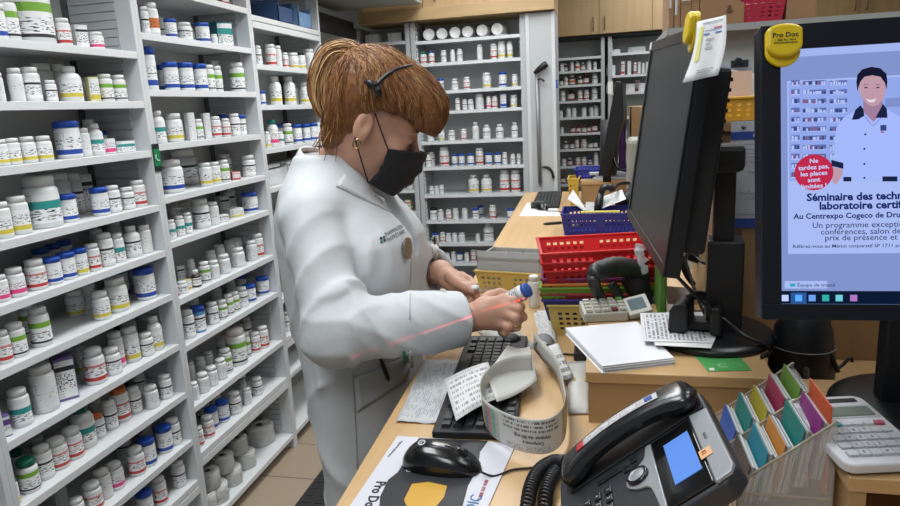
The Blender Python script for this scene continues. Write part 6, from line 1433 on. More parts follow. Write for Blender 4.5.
# chair back / bag under the lit monitor: dark rounded device with cables on the counter
t = thing('desk_speaker', 'dark rounded device standing in the shade under the lit monitor', 'device', PZ(795, 378, ZC))
pc = PZ(794, 372, ZC); yd_ = pc[1]+.10
mb = MB(); mb.lathe([(0, 0), (.050, 0), (.054, .01), (.052, .07), (.045, .12), (.033, .15), (.018, .163), (.0, .166)], 28, M=Matrix.Translation(Vector((.338, 1.20, ZC+.001)))); mb.build('device_body', mat('speaker_dark', '#15171b', .45), t)
mb = MB(); mb.tube([Vector((.338+.0505*math.cos(a), 1.20+.0505*math.sin(a), ZC+.09)) for a in [PI+PI*k/20 for k in range(21)]], .0012, 6); mb.build('trim_line', mat('trim_grey', '#6a6c70', .3), t)
mb = MB(); mb.tube(catmull([AT(804, 318, 1.15), AT(814, 335, 1.12), AT(824, 345, 1.12), AT(832, 358, 1.12), AT(838, 372, 1.12)], 6), .004, 8); tag(mb.build('monitor_cable', m_blk), 'black cable hanging below the lit monitor in front of the riser', 'cable')
mb = MB(); mb.tube(catmull([AT(830, 318, 1.2), AT(826, 335, 1.2), AT(822, 350, 1.2), AT(836, 368, 1.2), AT(850, 358, 1.2), AT(852, 362, 1.2)], 6), .003, 8); tag(mb.build('monitor_cable', m_blk), 'thin black looped cable beneath the right part of the lit monitor', 'cable')
mb = MB(); mb.tube([AT(806, 392, 1.10), AT(806, 345, 1.14), AT(816, 328, 1.15)], [.006, .006, .004], 8); tag(mb.build('glass_rod', mat('rod_grey', '#4a4a48', .3)), 'thin grey rod standing behind the coloured cards', 'rod')
# ================================================================== the woman
def v3(p): return np.array(p, float)
def caps(P, a, b, r1, r2=None):
    a, b = v3(a), v3(b); r2 = r1 if r2 is None else r2
    ab = b-a; t = np.clip(((P-a) @ ab)/(ab @ ab), 0, 1); return np.linalg.norm(P-a-t[:, None]*ab, axis=1)-(r1+(r2-r1)*t)
def elli(P, c, r, R=None):
    q = P-v3(c)
    if R is not None: q = q @ R
    r = v3(r); k0 = np.linalg.norm(q/r, axis=1); k1 = np.linalg.norm(q/(r*r), axis=1)+1e-9; return k0*(k0-1)/k1
def smin(a, b, k):
    h = np.clip(.5+.5*(b-a)/k, 0, 1); return b*(1-h)+a*h-k*h*(1-h)
def smax(a, b, k): return -smin(-a, -b, k)
def surf_net(fn, lo, hi, res):
    lo, hi = v3(lo), v3(hi); n = np.ceil((hi-lo)/res).astype(int)+1
    ax = [lo[i]+res*np.arange(n[i]) for i in range(3)]
    D = np.empty(n)
    for i in range(n[0]):
        Y, Z = np.meshgrid(ax[1], ax[2], indexing='ij'); P = np.stack([np.full(Y.size, ax[0][i]), Y.ravel(), Z.ravel()], 1); D[i] = fn(P).reshape(n[1], n[2])
    s = D < 0
    c = np.zeros(n-1, int)
    for dx in (0, 1):
        for dy in (0, 1):
            for dz in (0, 1): c += s[dx:n[0]-1+dx, dy:n[1]-1+dy, dz:n[2]-1+dz]
    act = (c > 0) & (c < 8); idx = -np.ones(n-1, int); I = np.argwhere(act); idx[act] = np.arange(len(I))
    acc = np.zeros((len(I), 3)); cnt = np.zeros(len(I))
    cor = [(x, y, z) for x in (0, 1) for y in (0, 1) for z in (0, 1)]
    for p in cor:
        for k in range(3):
            if p[k]: continue
            q = list(p); q[k] = 1; q = tuple(q)
            da = D[I[:, 0]+p[0], I[:, 1]+p[1], I[:, 2]+p[2]]; db = D[I[:, 0]+q[0], I[:, 1]+q[1], I[:, 2]+q[2]]
            m = (da < 0) != (db < 0); t = np.where(m, da/np.where(m, da-db, 1), 0)
            pt = np.tile(v3(p), (len(I), 1)); pt[:, k] = t; acc[m] += pt[m]; cnt[m] += 1
    V = lo+(I+acc/cnt[:, None])*res; F_ = []
    for k in range(3):
        a, b = [(1, 2), (2, 0), (0, 1)][k]
        sl0 = [slice(None)]*3; sl1 = [slice(None)]*3; sl0[k] = slice(0, -1); sl1[k] = slice(1, None)
        s0, s1 = s[tuple(sl0)], s[tuple(sl1)]; E_ = np.argwhere(s0 != s1)
        E_ = E_[(E_[:, a] > 0) & (E_[:, b] > 0) & (E_[:, a] < n[a]-1) & (E_[:, b] < n[b]-1)]
        def g(da, db): q = E_.copy(); q[:, a] -= da; q[:, b] -= db; return idx[q[:, 0], q[:, 1], q[:, 2]]
        quad = np.stack([g(1, 1), g(0, 1), g(0, 0), g(1, 0)], 1); ins = s0[E_[:, 0], E_[:, 1], E_[:, 2]]
        quad[~ins] = quad[~ins][:, ::-1]; F_.append(quad)
    F_ = np.concatenate(F_); F_ = F_[(F_ >= 0).all(1)]
    return V, F_
def net_obj(name, parts, m, parent, label=None, smooth_it=0):
    vs = []; fs = []; o = 0
    for V, F_ in parts: vs.append(V); fs.append(F_+o); o += len(V)
    V = np.concatenate(vs); F_ = np.concatenate(fs); inv = MW(parent).inverted(); M4 = np.array(inv)
    V = V @ M4[:3, :3].T+M4[:3, 3]
    me = bpy.data.meshes.new(name); me.vertices.add(len(V)); me.vertices.foreach_set('co', V.ravel())
    me.loops.add(F_.size); me.loops.foreach_set('vertex_index', F_.ravel()); me.polygons.add(len(F_)); me.polygons.foreach_set('loop_start', np.arange(0, F_.size, 4)); me.polygons.foreach_set('use_smooth', np.ones(len(F_), bool))
    me.update(calc_edges=True); me.validate(); me.materials.append(m)
    ob = bpy.data.objects.new(name, me); C.objects.link(ob); ob.parent = parent
    if smooth_it: md = ob.modifiers.new('smooth', 'SMOOTH'); md.factor = .5; md.iterations = smooth_it
    if label: ob['label'] = label
    return ob
# frames
BF = v3((.998, -.05, 0)); BF /= np.linalg.norm(BF); BL = v3((-BF[1], BF[0], 0)); BC = v3((-.572, 1.395, 0))
def bw(x, y, z): return BC+BF*x+BL*y+v3((0, 0, z))
def bloc(P): q = P-BC; return q @ BF, q @ BL, P[:, 2]
# head frame
beta = math.radians(27)
HF0 = v3((.965, .26, 0)); HF0 /= np.linalg.norm(HF0); HLv = v3((-HF0[1], HF0[0], 0))
HFv = HF0*math.cos(beta)-v3((0, 0, 1))*math.sin(beta); HUv = v3((0, 0, 1))*math.cos(beta)+HF0*math.sin(beta)
EAR = v3(AT(364, 125, 1.335)); HC = EAR+HLv*.074+HFv*.005
RH = np.stack([HFv, HLv, HUv], 1)     # columns: local axes in world
def hw(x, y, z): return HC+HFv*x+HLv*y+HUv*z
def hl(P): return (P-HC) @ RH
tw = thing('person', 'woman in white pharmacy coat and black mask, reading a bottle at the counter', 'person', (BC[0], BC[1], 0))
# ---- skin body
Rw = v3(AT(470, 318, 1.385)); Lw = v3(AT(441, 272, 1.57))
RS, LS = bw(.008, -.150, 1.345), bw(.01, .155, 1.35)
RE, LE = v3(AT(338, 331, 1.27)), bw(.06, .20, 1.13)
NB = bw(-.008, 0, 1.41)
def head_sdf(P):
    q = hl(P)
    d = elli(q, (-.012, 0, .048), (.097, .073, .090))
    d = smin(d, elli(q, (.045, 0, -.015), (.052, .055, .080)), .03)
    d = smin(d, caps(q, (.015, 0, -.062), (.078, 0, -.088), .042, .024), .025)
    d = smin(d, elli(q, (.072, 0, .030), (.024, .045, .018)), .02)
    d = smin(d, caps(q, (.098, 0, .012), (.117, 0, -.022), .006, .011), .012)
    d = smin(d, elli(q, (.070, -.038, -.02), (.02, .02, .02)), .02); d = smin(d, elli(q, (.070, .038, -.02), (.02, .02, .02)), .02)
    for s in (-1, 1):
        d = smax(d, -elli(q, (.097, s*.030, .006), (.014, .017, .011)), .008)
        d = smin(d, elli(q, (.083, s*.030, .005), (.0135, .0150, .0135)), .004)
        e = elli(q, (-.006, s*.073, -.002), (.019, .0085, .032)); e = smax(e, -elli(q, (-.001, s*.083, .004), (.010, .007, .017)), .004)
        e = smin(e, elli(q, (-.001, s*.071, -.026), (.009, .007, .012)), .006); d = smin(d, e, .005)
    d = smin(d, elli(q, (.098, 0, -.052), (.012, .024, .009)), .01)
    qn = (NB-HC) @ RH
    d = smin(d, caps(q, (-.020, 0, -.035), qn, .048, .052), .03)
    return d
def torso_sdf(P, grow=0.0, base=.02):
    x, y, z = bloc(P)
    zz = [.0, .45, .8, 1.0, 1.15, 1.28, 1.34, 1.40, 1.45, 1.50]
    a = np.interp(z, zz, [.100, .100, .102, .112, .126, .133, .115, .095, .078, .062])+grow
    b = np.interp(z, zz, [.2, .195, .195, .18, .165, .172, .165, .128, .092, .066])+grow
    c = np.interp(z, zz, [.062, .060, .052, .032, .012, .012, .0, -.006, -.002, .000])
    return (np.sqrt(((x-c)/a)**2+(y/b)**2)-1)*np.minimum(a, b)
def body_sdf(P):
    x, y, z = bloc(P)
    d = smax(torso_sdf(P, -.035), z-1.41, .03); d = smax(d, .80-z, .03)
    d = smin(d, caps(P, RS, RE, .045, .038), .03); d = smin(d, caps(P, RE, Rw, .038, .025), .02)
    d = smin(d, caps(P, LS, LE, .045, .038), .03); d = smin(d, caps(P, LE, Lw, .038, .025), .02)
    d = smin(d, caps(P, NB, bw(-.01, 0, 1.30), .055, .09), .04)
    for s in (-1, 1):
        d = smin(d, caps(P, bw(.055, s*.085, .88), bw(.055, s*.08, .48), .070, .052), .04); d = smin(d, caps(P, bw(.055, s*.08, .48), bw(-.01, s*.08, .07), .050, .034), .02)
        d = smin(d, caps(P, bw(-.03, s*.08, .045), bw(.13, s*.09, .03), .035, .028), .02)
    return d
def chain(P, pts, rs, k=.004):
    d = None
    for i in range(len(pts)-1):
        c = caps(P, pts[i], pts[i+1], rs[i], rs[i+1]); d = c if d is None else smin(d, c, k)
    return d
def A(u, v, D): return v3(AT(u, v, D))
def rhand(P):
    d = caps(P, RE+(Rw-RE)*.6, Rw, .030, .025)
    d = smin(d, caps(P, Rw, A(489, 308, 1.375), .025, .022), .02)
    for (u, v, D) in ((503, 299, 1.375), (507, 306, 1.365), (506, 314, 1.362), (500, 322, 1.368)):
        d = smin(d, caps(P, A(484, 312, 1.378), A(u, v, D), .020, .0115), .012)
    d = smin(d, caps(P, A(482, 322, 1.375), A(498, 324, 1.375), .016, .014), .012)
    f = [chain(P, [A(502, 299, 1.376), A(514, 301, 1.362), A(521, 307, 1.372), A(520, 310, 1.39)], [.0105, .0095, .0085, .0075]),
         chain(P, [A(507, 306, 1.366), A(518, 309, 1.352), A(523, 317, 1.362), A(520, 320, 1.382)], [.0110, .0098, .0088, .0078]),
         chain(P, [A(506, 314, 1.362), A(516, 318, 1.348), A(517, 327, 1.358), A(512, 329, 1.376)], [.0108, .0095, .0085, .0075]),
         chain(P, [A(500, 322, 1.368), A(508, 327, 1.354), A(506, 333, 1.362), A(501, 333, 1.376)], [.0095, .0085, .0075, .0068])]
    for c in f: d = smin(d, c, .0045)
    th = chain(P, [A(480, 305, 1.39), A(489, 297, 1.405), A(500, 293, 1.41), A(508, 295, 1.405)], [.014, .0125, .0105, .009])
    return smin(d, th, .007)
def lhand(P):
    d = caps(P, LE+(Lw-LE)*.6, Lw, .030, .024)
    d = smin(d, caps(P, Lw, A(453, 281, 1.52), .024, .020), .02)
    for (u, v, D) in ((461, 277, 1.50), (464, 283, 1.49), (463, 289, 1.49), (459, 295, 1.50)):
        d = smin(d, caps(P, A(450, 279, 1.53), A(u, v, D), .019, .0115), .012)
    f = [chain(P, [A(461, 276, 1.50), A(469, 280, 1.48), A(474, 286, 1.46), A(475, 290, 1.45)], [.0105, .0095, .0085, .0075]),
         chain(P, [A(463, 282, 1.49), A(471, 287, 1.47), A(476, 293, 1.46), A(477, 297, 1.45)], [.0105, .0095, .0085, .0075]),
         chain(P, [A(462, 289, 1.49), A(469, 294, 1.47), A(472, 300, 1.46), A(470, 304, 1.46)], [.0105, .0095, .0083, .0073]),
         chain(P, [A(458, 295, 1.50), A(463, 300, 1.48), A(463, 305, 1.47), A(460, 308, 1.47)], [.0095, .0085, .0075, .0068])]
    for c in f: d = smin(d, c, .0045)
    th = chain(P, [A(450, 276, 1.50), A(458, 283, 1.475), A(467, 288, 1.455), A(473, 291, 1.445)], [.014, .0125, .0105, .009])
    return smin(d, th, .007)
m_skin = mat('skin', '#bd9079', .5, noise=.09, nscale=35, sss=.15, bump=.05, bscale=300)
def bb(*pts, pad=.05): a = np.array(pts); return a.min(0)-pad, a.max(0)+pad
parts = []
lo, hi = bw(-.35, -.4, 0), bw(.45, .4, 1.5); lo, hi = np.minimum(lo, hi)-.02, np.maximum(lo, hi)
lo[2] = .0
parts.append(surf_net(body_sdf, lo, hi, .012))
parts.append(surf_net(lambda P: smax(head_sdf(P), (NB[2]-.06)-P[:, 2], .01), HC-v3((.19, .17, .26)), HC+v3((.17, .17, .19)), .0036))
lo, hi = bb(RE+(Rw-RE)*.55, Rw, A(525, 335, 1.36), A(500, 290, 1.42)); parts.append(surf_net(rhand, lo, hi, .0026))
lo, hi = bb(LE+(Lw-LE)*.55, Lw, A(478, 308, 1.45), A(462, 272, 1.5)); parts.append(surf_net(lhand, lo, hi, .003))
net_obj('body', parts, m_skin, tw, smooth_it=2)
# ---- coat
rnf = np.random.RandomState(5)
def folds(P, amp):
    x, y, z = bloc(P); w1 = .02*np.sin(9*z+5*x)+.015*np.sin(17*x-8*y)
    return amp*(1.6*(1-np.abs(np.sin(15*(z*.7+x*.8+w1))))**3+1.3*(1-np.abs(np.sin(17*(x*.9-z*.5+2*w1)+1.3)))**3+np.sin(50*(x+y*.3+w1)+z*9)*.22)
axu = (RE-RS)/np.linalg.norm(RE-RS); axf = (Rw-RE)/np.linalg.norm(Rw-RE)
CUFF_R = RE+(Rw-RE)*.93; CUFF_L = LE+(Lw-LE)*.90
def sleeve(P, S, E_, W, cuff, big=1.0):
    ab = E_-S; t = np.clip(((P-S) @ ab)/(ab @ ab), 0, 1); l1 = np.linalg.norm(ab)
    q = P-S-t[:, None]*ab
    d1 = np.linalg.norm(q, axis=1)-(.066-.009*t)*big-(1-np.abs(np.sin(t*l1*42+q[:, 0]*22+q[:, 2]*10+1)))**2*(.010*np.exp(-((t-.92)/.35)**2)+.003)-.0035*np.sin(q[:, 0]*55+t*9)*np.sin(t*7+1)
    cd = cuff-E_; t2 = np.clip(((P-E_) @ cd)/(cd @ cd), 0, 1); l2 = np.linalg.norm(cd); q2 = P-E_-t2[:, None]*cd
    fold = .011*np.exp(-(t2/.45)**2)*(1-np.abs(np.sin(t2*l2*38+q2[:, 2]*24+.6)))**2+.0055*(1-np.abs(np.sin(t2*l2*16+q2[:, 2]*30+2)))**3
    d2 = np.linalg.norm(q2, axis=1)-(.062-.008*t2+.006*np.exp(-((t2-.75)/.3)**2))*big-fold
    ax = cd/np.linalg.norm(cd); endp = (P-cuff) @ ax
    d2 = smax(d2, endp, .006)
    d = smin(d1, d2, .035)
    d = np.maximum(d, -np.where(endp > -.012, 1e3, 1e3)) if False else d
    # hollow cuff
    inner = np.linalg.norm(P-E_-(((P-E_) @ ax))[:, None]*ax, axis=1)-.040*big
    hol = smax(inner, -(endp+.03), .004)
    return smax(d, -hol, .004)
def coat_sdf(P):
    x, y, z = bloc(P)
    d = torso_sdf(P, .012)-.012*np.exp(-((z-1.22)/.10)**2)*np.clip(x/.1, 0, 1)-folds(P, .0035*np.ones_like(z)*np.clip((1.42-z)/.3, 0, 1))
    ang = np.arctan2(y, x)
    d = d-.008*np.clip((1.0-z)/.5, 0, 1)*np.sin(ang*9+z*3)
    d = smax(d, z-1.468, .012); d = smax(d, .52-z, .004)
    d = smin(d, elli(P, bw(-.005, -.085, 1.375), (.068, .095, .055)), .04); d = smin(d, elli(P, bw(-.005, .085, 1.38), (.068, .095, .055)), .04)
    # bust
    d = smin(d, elli(P, bw(.085, -.075, 1.245), (.075, .085, .08)), .06); d = smin(d, elli(P, bw(.085, .075, 1.245), (.075, .085, .08)), .06)
    d = smin(d, sleeve(P, RS, RE, Rw, CUFF_R), .014)
    d = smin(d, sleeve(P, LS, LE, Lw, CUFF_L), .035)
    # drapery pulled between bust, armpit and elbow
    for p0, p1, w_, am in CREASES:
        ab = p1-p0; t = np.clip(((P-p0) @ ab)/(ab @ ab), 0, 1); dd = np.linalg.norm(P-p0-t[:, None]*ab, axis=1); d = d-am*np.exp(-(dd/w_)**2)*np.sin(PI*(t*.9+.05))
    # neck opening, cut by a slanted collar plane in front
    qn = caps(P, bw(-.008, 0, 1.40), bw(.02, 0, 1.58), .058, .088); d = smax(d, -qn, .008)
    vv = caps(P, bw(.07, .0, 1.44), bw(.17, .01, 1.25), .050, .010); d = smax(d, -vv, .008)
    return d
CREASES = []
for (u0, v0, D0_), (u1, v1, D1_), w_, am in (((318, 300, 1.21), (352, 285, 1.25), .010, .007), ((330, 352, 1.24), (372, 322, 1.26), .010, .008), ((322, 322, 1.21), (380, 305, 1.27), .009, .007), ((345, 345, 1.24), (400, 335, 1.27), .010, .006), ((352, 300, 1.25), (340, 345, 1.23), .009, .007),
    ((300, 215, 1.24), (330, 245, 1.22), .010, .006), ((295, 240, 1.23), (325, 275, 1.21), .010, .006), ((300, 205, 1.25), (345, 225, 1.26), .012, .005), ((380, 215, 1.36), (398, 300, 1.36), .012, .005), ((372, 235, 1.34), (366, 292, 1.32), .012, .007),
    ((420, 300, 1.31), (400, 345, 1.30), .011, .005), ((440, 298, 1.33), (430, 345, 1.32), .010, .005), ((320, 380, 1.36), (328, 470, 1.34), .016, .008), ((345, 395, 1.33), (350, 480, 1.30), .018, .007), ((372, 390, 1.36), (380, 470, 1.34), .018, .007), ((308, 330, 1.38), (318, 420, 1.36), .014, .006)):
    CREASES.append((v3(AT(u0, v0, D0_)), v3(AT(u1, v1, D1_)), w_, am*1.2))
m_coat = mat('coat_white', '#c3c7c9', .8, noise=.03, nscale=9, bump=.45, bscale=13)
lo, hi = bw(-.33, -.42, .48), bw(.47, .42, 1.52); a_, b_ = np.minimum(lo, hi), np.maximum(lo, hi)
net_obj('coat', [surf_net(coat_sdf, a_-.03, b_+.03, .0055)], m_coat, tw, smooth_it=1)
def hits(UV, fn=coat_sdf, D0=.9, off=.0012, D1=1.95):
    UV = np.array(UV, float); d = (RC @ np.stack([UV[:, 0]-450., UV[:, 1]-253., np.full(len(UV), F)])).T/F; L_ = np.linalg.norm(d, axis=1); t = np.full(len(UV), D0); live = np.ones(len(UV), bool)
    for _ in range(90):
        s_ = fn(CP+d*t[:, None]); live &= (s_ >= .0003) & (t < D1)
        if not live.any(): break
        t = np.where(live, t+np.maximum(s_, .0005)/L_*.8, t)
    t -= off/L_; return [Vector(p) for p in CP+d*t[:, None]]
def hit(u, v, fn=coat_sdf, D0=.9, off=.0012, D1=1.95): return hits([(u, v)], fn, D0, off, D1)[0]
def decal(name, pts, m, fn=coat_sdf, nu=8, nv=8, off=.0015, solid=.0006, par=None, label=None):
    """quad of pixels (bl, br, tr, tl) laid on the surface"""
    a, b, c, d = pts; UV = []
    for i in range(nv+1):
        for j in range(nu+1):
            f_, g_ = i/nv, j/nu
            UV.append(((a[0]*(1-g_)+b[0]*g_)*(1-f_)+(d[0]*(1-g_)+c[0]*g_)*f_, (a[1]*(1-g_)+b[1]*g_)*(1-f_)+(d[1]*(1-g_)+c[1]*g_)*f_))
    H_ = hits(UV, fn, off=off); P = [H_[i*(nu+1):(i+1)*(nu+1)] for i in range(nv+1)]
    mb = MB(); mb.grid(P); return mb.build(name, m, par or tw, label, solid=solid)
# collar, lapel, shirt lace
m_lace = mat('lace_white', '#c5c2b8', .8, bump=.8, bscale=160, noise=.12, nscale=150)
mb = MB(); ring = []
for k in range(25):
    a = math.radians(38)+math.radians(284)*k/24
    cx, cy = math.cos(a), math.sin(a); ring.append((bw(-.004+.068*cx, .070*cy, 1.452-.030*cx), bw(-.004+.080*cx, .084*cy, 1.425-.042*cx)))
P = [[Vector(r0*(1-f_)+r1*f_) for r0, r1 in ring] for f_ in (0, .5, 1)]
mb.grid(P); mb.build('collar_band', m_coat, tw, solid=.004)
m_coat2 = mat('coat_collar', '#c6cacc', .75, bump=.1, bscale=30)
decal('collar_flap', [(336, 186), (391, 212), (392, 204), (344, 174)], m_coat2, nu=14, nv=3, off=.002, solid=.003)
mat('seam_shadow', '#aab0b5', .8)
decal('lace_trim', [(437, 290), (446, 292), (437, 235), (431, 238)], m_lace, nu=4, nv=14, off=.002, label='lace edge of the coat front')
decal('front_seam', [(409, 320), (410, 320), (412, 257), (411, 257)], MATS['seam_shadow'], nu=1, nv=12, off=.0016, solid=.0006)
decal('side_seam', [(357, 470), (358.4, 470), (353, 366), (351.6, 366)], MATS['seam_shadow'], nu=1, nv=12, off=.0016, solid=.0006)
pk = decal('pocket', [(357, 412), (408, 379), (411, 355), (354, 378)], mat('coat_pocket', '#bfc3c5', .75, bump=.1, bscale=30), nu=10, nv=8, off=.004, solid=.004)
# name badge and embroidered words
ctr = (405.5, 248.5)
P = []; mb = MB()
hx_ = (hit(ctr[0]+7, ctr[1])-hit(ctr[0]-7, ctr[1])).normalized(); hy_ = (hit(ctr[0], ctr[1]-8)-hit(ctr[0], ctr[1]+8)); hn_ = hx_.cross(hy_).normalized(); hy_ = hn_.cross(hx_); c0_ = hit(*ctr)+hn_*.007; pxm = depth(c0_)/F
rim = [c0_+hx_*(pxm*(8.6*math.cos(a)+1.6*math.sin(a))*1.05)+hy_*(pxm*(11*math.sin(a))) for a in [2*PI*k/28 for k in range(28)]]
vs = [c0_]+rim+[p-hn_*.004 for p in rim]
mb.add(vs, [(0, 1+k, 1+(k+1) % 28) for k in range(28)]+[(1+k, 29+k, 29+(k+1) % 28, 1+(k+1) % 28) for k in range(28)]); bdg = mb.build('name_badge', mat('badge_gold', '#85796a', .3, metal=.6, noise=.15, nscale=120), tw, label='oval bronze name badge')
def coat_text(body, u0, v0, u1, v1, hpx, m, name):
    """embroidered words: every outline point laid on the cloth"""
    o = text(body, 1, Matrix.Identity(4), m, None, name); me = o.data; co = np.array([v.co[:] for v in me.vertices]); mx_ = co[:, 0].max()
    du, dv = u1-u0, v1-v0; L_ = math.hypot(du, dv); nx, ny = dv/L_, -du/L_
    UV = np.stack([u0+du*co[:, 0]/mx_+nx*co[:, 1]*hpx/.7, v0+dv*co[:, 0]/mx_+ny*co[:, 1]*hpx/.7], 1)
    H_ = hits(UV, off=.0022); inv = MW(tw).inverted()
    for v_, p in zip(me.vertices, H_): v_.co = inv @ p
    o.parent = tw
m_navy = mat('embroidery_navy', '#2f3d55', .8)
coat_text('PHARMACIEN', 386, 236.5, 403, 227.5, 4.0, m_navy, 'embroidered_words'); coat_text('PROPRIÉTAIRE', 388, 242, 405.5, 232.5, 4.0, m_navy, 'embroidered_words')
m_emg = mat('embroidery_green', '#2c7a5a', .8)
for k, (u, v) in enumerate(((381, 238), (384, 237), (381.4, 241.4), (384.6, 240.2))):
    decal('emblem_square', [(u-1.2, v+1.4), (u+1.2, v+1.2), (u+1.2, v-1.3), (u-1.2, v-1.1)], m_emg if k % 3 else m_navy, nu=1, nv=1, off=.002, solid=.0004)
# pens in the pocket
for nm, pts, c, lab in (('ballpoint_pen', [(380.5, 359), (389, 381)], '#15181c', 'black pen clipped to the pocket of the white coat'), ('ballpoint_pen', [(410, 352), (412, 368)], '#b9bcc0', 'silver pen standing in the coat pocket near the counter'), ('ballpoint_pen', [(404, 353), (407, 362)], '#2c7a4a', 'green pen in the coat pocket beside the silver one')):
    a, b = hit(*pts[0], off=.009), hit(*pts[1], off=.010); mb = MB(); mb.tube([a, a.lerp(b, .2), a.lerp(b, .85), b], [.003, .0048, .0048, .0015], 8); tag(mb.build(nm, mat('pen'+c[1:], c, .35)), lab, 'pen')
# trousers and shoes
def trou(P):
    d = smax(torso_sdf(P, -.015), P[:, 2]-1.0, .02); d = smax(d, .82-P[:, 2], .03)
    for s in (-1, 1):
        d = smin(d, caps(P, bw(.055, s*.085, .88), bw(.055, s*.08, .48), .080, .070), .04); d = smin(d, caps(P, bw(.055, s*.08, .48), bw(.0, s*.08, .09), .070, .062), .02)
    return d
net_obj('trousers', [surf_net(trou, *[f(bw(-.22, -.28, .03), bw(.22, .28, 1.03)) for f in (np.minimum, np.maximum)], .012)], mat('trousers_dark', '#1f2126', .8), tw)
for s in (-1, 1):
    def shoe(P, s=s): d = caps(P, bw(-.045, s*.08, .052), bw(.14, s*.09, .042), .044, .040); return smax(d, .0135-P[:, 2], .004)
    a, b = bw(-.12, s*.08-.08, .0), bw(.22, s*.08+.08, .13); net_obj('shoe', [surf_net(shoe, np.minimum(a, b), np.maximum(a, b), .006)], mat('shoe_black', '#17181a', .5), tw)
# ---- mask
P = []; NR = 22; NC = 26
for i in range(NR+1):
    f_ = i/NR; z = -.004-.112*f_; row = []
    for j in range(NC+1):
        th = math.radians(-69+138*j/NC); s = abs(th)/math.radians(69)
        ax_ = .128-.006*f_+.010*math.sin(PI*f_)-.018*f_*f_+(.0024*math.sin(f_*PI*7) if .15 < f_ < .85 else 0)
        nose = .006*math.exp(-(th/.25)**2)*(1-f_)
        x = .004+(ax_+nose)*(math.cos(th)**.85 if math.cos(th) > 0 else 0)*.98; y = (.068-.010*f_)*math.sin(th)
        zz_ = z*(1-.28*s**2)-.022*s**2
        row.append(Vector(hw(x, y, zz_)))
    P.append(row)
mb = MB(); mb.grid(P); mk_ = mb.build('face_mask', mat('mask_black', '#14161a', .8, bump=.25, bscale=120), tw, solid=.002)
for s in (-1, 1):
    for a, b in ((P[0][0 if s < 0 else NC], hw(.006, s*.077, .030)), (P[NR][0 if s < 0 else NC], hw(-.012, s*.078, -.030))):
        a = Vector(a); b = Vector(b); mid = (a+b)/2+Vector(HLv*s*.006); mb = MB(); mb.tube(catmull([a, mid, b], 6), .0016, 6); mb.build('mask_strap', mat('strap_black', '#101113', .7), mk_)
# eye details: lowered lid with lashes
for s in (-1, 1):
    mb = MB(); mb.tube([Vector(hw(.0985-.004*abs(t), s*(.030+.0135*t), .0005-.003*(1-t*t))) for t in [-1+2*k/10 for k in range(11)]], .0011, 5); mb.build('eyelashes', mat('lash_dark', '#2a1d18', .7), tw)
    mb = MB(); mb.tube([Vector(hw(.100-.010*t*t, s*(.030+.018*t), .026+.003*(1-t*t))) for t in [-1+2*k/10 for k in range(11)]], .0022, 5); mb.build('eyebrow', mat('brow_brown', '#7b5a3f', .8), tw)
# earring
e0 = Vector(hw(-.004, -.0775, -.040)); mb = MB(); mb.tube([e0+Vector(HFv*(.0065*math.cos(a))+HUv*(.010*math.sin(a))) for a in [2*PI*k/20 for k in range(20)]], .0015, 6, closed=True); mb.build('hoop_earring', mat('earring_gold', '#c2a878', .25, metal=1), tw)
# ring, bracelet, laser-lit hand left plain
q0 = A(514, 316, 1.350); q1 = A(516, 320, 1.350); ax_ = Vector(A(517, 327, 1.358)-A(516, 318, 1.348)).normalized(); Mq = Matrix.Translation(Vector(A(516.6, 324, 1.354))) @ ax_.to_track_quat('Z', 'Y').to_matrix().to_4x4()
mb = MB(); mb.lathe([(.0092, -.0015), (.0104, -.0015), (.0104, .0015), (.0092, .0015), (.0092, -.0015)], 24, M=Mq); mb.build('finger_ring', mat('ring_gold', '#c9ab6a', .25, metal=1), tw)
ax_ = Vector(Lw-LE).normalized(); Mq = Matrix.Translation(Vector(LE+(Lw-LE)*.965)) @ ax_.to_track_quat('Z', 'Y').to_matrix().to_4x4()
mb = MB(); mb.lathe([(.0265, -.002), (.029, -.002), (.029, .002), (.0265, .002), (.0265, -.002)], 28, M=Mq); mb.build('bracelet', mat('bracelet_dark', '#5a4a3c', .3, metal=.6), tw)
# ---- hair
T0 = v3((-.085, 0, .118))
def hair_sdf(P, local=False):
    q = P if local else hl(P)
    d = elli(q, (-.006, 0, .062), (.108, .086, .100))
    d = smin(d, elli(q, (.070, 0, .088), (.068, .068, .056)), .03)
    d = smin(d, elli(q, (.106, -.008, .064), (.036, .056, .052)), .02)
    d = smin(d, elli(q, (-.050, 0, -.012), (.044, .056, .078)), .03)
    # hairline: keep only above a surface that runs over the ear to the brows
    x, y, z = q[:, 0], np.abs(q[:, 1]), q[:, 2]
    line = np.interp(x, [-.14, -.06, -.03, -.005, .02, .06, .10, .14], [-.085, -.082, -.055, .026, .042, .048, .034, .034])
    d = smax(d, line-z, .006)
    d = d+.0016*np.sin(60*np.arctan2(q[:, 1], q[:, 0]-T0[0])+6*np.sin(12*q[:, 2]))
    return d
m_h = [mat('hair_auburn', '#754c2c', .45, noise=.25, nscale=60, spec=.35), mat('hair_brown', '#593820', .45, spec=.3), mat('hair_copper', '#8c5d37', .42, spec=.35), mat('hair_blond', '#b08a5c', .4, spec=.4), mat('hair_light', '#cdaa7a', .4, spec=.4)]
hair = net_obj('hair', [surf_net(hair_sdf, HC-v3((.20, .16, .14)), HC+v3((.22, .16, .21)), .0045)], m_h[0], tw)
